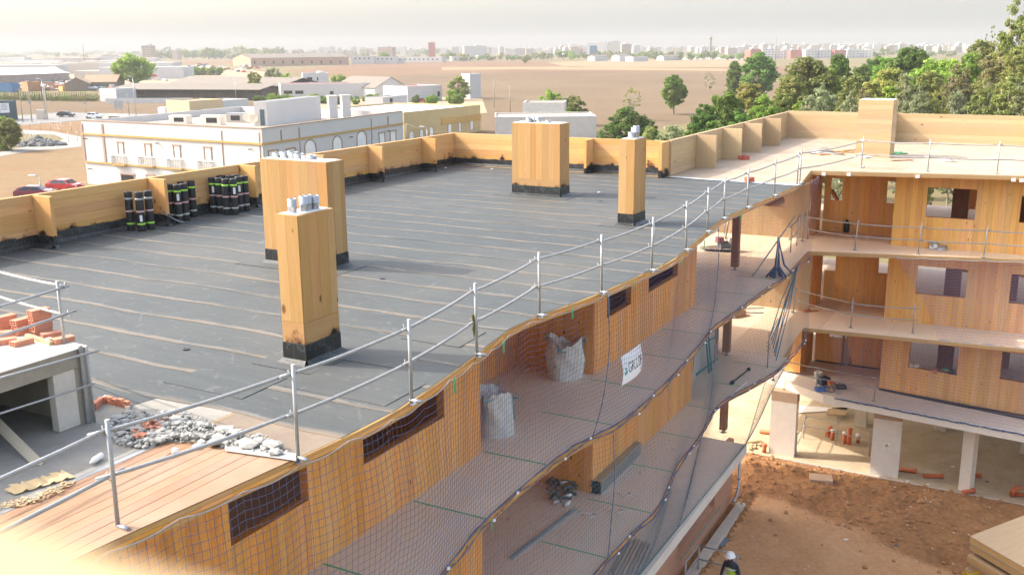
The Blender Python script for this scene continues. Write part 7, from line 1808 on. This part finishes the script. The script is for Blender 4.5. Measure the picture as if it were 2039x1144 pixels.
mid = [
 (1341, 149, 54, 228, 'broad', 'dark', 'upright green tree standing in the ploughed field'), (1250, 205, 84, 292, 'bush', 'dark', 'large dense dark tree behind the slim felted chimney'), (1285, 232, 60, 292, 'bush', 'dark', 'dark crown at the right of the dense dark tree'), (1215, 240, 50, 292, 'bush', 'dark', 'dark crown at the left of the dense dark tree'), (1258, 172, 46, 240, 'sparse', 'yellow', 'thin see-through yellow green tree in the field'), (1411, 141, 28, 190, 'sparse', 'brown', 'bare small tree in the field above the wood'),
 (1095, 174, 60, 250, 'bush', 'bright', 'bright bushy tree behind the concrete house'), (1145, 186, 56, 250, 'bush', 'olive', 'olive bushy tree right of the bright one behind the concrete house'), (1130, 208, 60, 252, 'bush', 'bright', 'low bright bush beside the concrete house'),
 (269, 108, 90, 174, 'broad', 'bright', 'big bright green tree left of the barn'), (510, 139, 38, 194, 'bush', 'olive', 'olive tree at the right end of the long barn'), (395, 131, 40, 150, 'bush', 'bright', 'left of two bushes in the scrapyard'), (428, 131, 40, 150, 'bush', 'bright', 'right of two bushes in the scrapyard'),
 (914, 147, 48, 200, 'bush', 'olive', 'round olive tree beside the white tower'), (905, 176, 46, 210, 'bush', 'bright', 'bright small tree in front of the round olive tree'), (860, 188, 32, 212, 'broad', 'bright', 'small round garden tree right of the barn'), (828, 187, 20, 208, 'bush', 'dark', 'dark round bush at the barn wing'), (680, 145, 46, 178, 'bush', 'bright', 'bushy tree behind the farmhouse roof'), (570, 140, 30, 184, 'bush', 'bright', 'bushy tree left of the farmhouse tower'), (545, 132, 40, 170, 'bush', 'grey', 'grey bush behind the long barn'), (755, 158, 20, 190, 'bush', 'bright', 'small bush between farmhouse and barn'),
 (12, 222, 60, 300, 'bush', 'bright', 'leafy green bush at the left frame edge'), (24, 236, 50, 302, 'broad', 'olive', 'olive tree with a pale trunk at the left frame edge'), (1045, 111, 16, 127, 'broad', 'olive', 'single small tree alone in the far field'), (766, 103, 24, 124, 'broad', 'bright', 'round bright tree at the far field edge'),
]
for (u, vt, w, vb, kd, cl, lb) in mid: tree(u, vt, w, None, kd, cl, lb, vb=vb)
for k in range(22):
    u = 500+rng.uniform(0, 250); vb = 203+rng.uniform(0, 6); tree(u, vb-rng.uniform(13, 20), rng.uniform(20, 34), None, 'bush', rng.choice(['bright', 'bright', 'yellow', 'dark']), 'small round orchard tree in front of the farmhouse', 'orchard trees by the farmhouse', vb=vb)
for k in range(44):
    u = -3+4.6*k; vb = 200+.01*u+rng.uniform(-.6, .6); tree(u, vb-rng.uniform(17, 22), 7.5, None, 'cone', rng.choice(['olive', 'dark', 'bright']), 'small cypress in the clipped hedge along the brown field', 'cypresses of the hedge', vb=vb)
for (u, vt, w, vb) in ((208, 172, 14, 190), (213, 166, 12, 188), (203, 178, 14, 194)): tree(u, vt, w, None, 'cone', 'bright', 'taller fresh green cypress at the right end of the hedge', 'taller cypresses', vb=vb)
# tree lines far away
def line(u0, u1, v, dv, n_, hpx, cols, label, group, wr=(10, 24)):
    for k in range(n_):
        u = u0+(u1-u0)*(k+rng.random())/n_; vb = v+rng.uniform(-dv, dv); tree(u, vb-rng.uniform(*hpx), rng.uniform(*wr), None, 'far', rng.choice(cols), label, group, vb=vb)
line(1060, 1480, 119.5, 1.2, 44, (10, 20), ['dark', 'olive', 'dark', 'bright'], 'tree in the line along the far edge of the ploughed field', 'far tree line of the field')
line(880, 1060, 121, 1.5, 20, (8, 17), ['dark', 'olive', 'bright'], 'tree by the far village left of the field line', 'trees of the far village')
line(310, 560, 117, 2, 40, (14, 24), ['dark', 'grey', 'olive'], 'tree of the hazy wood left of the skyline', 'hazy far wood', (16, 34))
line(0, 300, 112, 4, 34, (5, 11), ['grey', 'olive', 'dark'], 'hazy tree among the far left sheds', 'hazy trees far left', (10, 26))
line(560, 900, 112, 4, 30, (6, 13), ['grey', 'dark', 'olive'], 'hazy tree between the far houses', 'hazy trees between far houses', (10, 22))
line(1480, 1900, 112, 3, 36, (6, 15), ['dark', 'olive', 'grey'], 'hazy tree before the right skyline', 'hazy trees before the right skyline', (12, 28))
for k in range(26):
    u = rng.uniform(-10, 300); Y = rng.uniform(600, 1500); h_ = rng.uniform(4, 9)
    a = atY(u, 110, Y); o = MB().prism([Vector((a.x-25, Y, 0)), Vector((a.x+25, Y, 0)), Vector((a.x+25, Y+20, 0)), Vector((a.x-25, Y+20, 0))], GZ, GZ+h_).build('industrial_shed', rng.choice([WALLW, CONC_L, CONC]), label='low pale industrial shed in the far left haze', cat='building', group='industrial sheds far left')
# ---- haze: the air between the roof and the skyline
def haze_box():
    m = bpy.data.materials.new('haze'); m.use_nodes = True
    n, l = m.node_tree.nodes, m.node_tree.links
    n.clear()
    pv = n.new('ShaderNodeVolumePrincipled'); o = n.new('ShaderNodeOutputMaterial')
    pv.inputs['Color'].default_value = (.43, .445, .465, 1); pv.inputs['Density'].default_value = .0003
    pv.inputs['Anisotropy'].default_value = .1
    l.new(pv.outputs[0], o.inputs['Volume'])
    MB().box((0, 2850, 33), (8200, 6600, 74)).build('haze', m, kind='stuff')
haze_box()
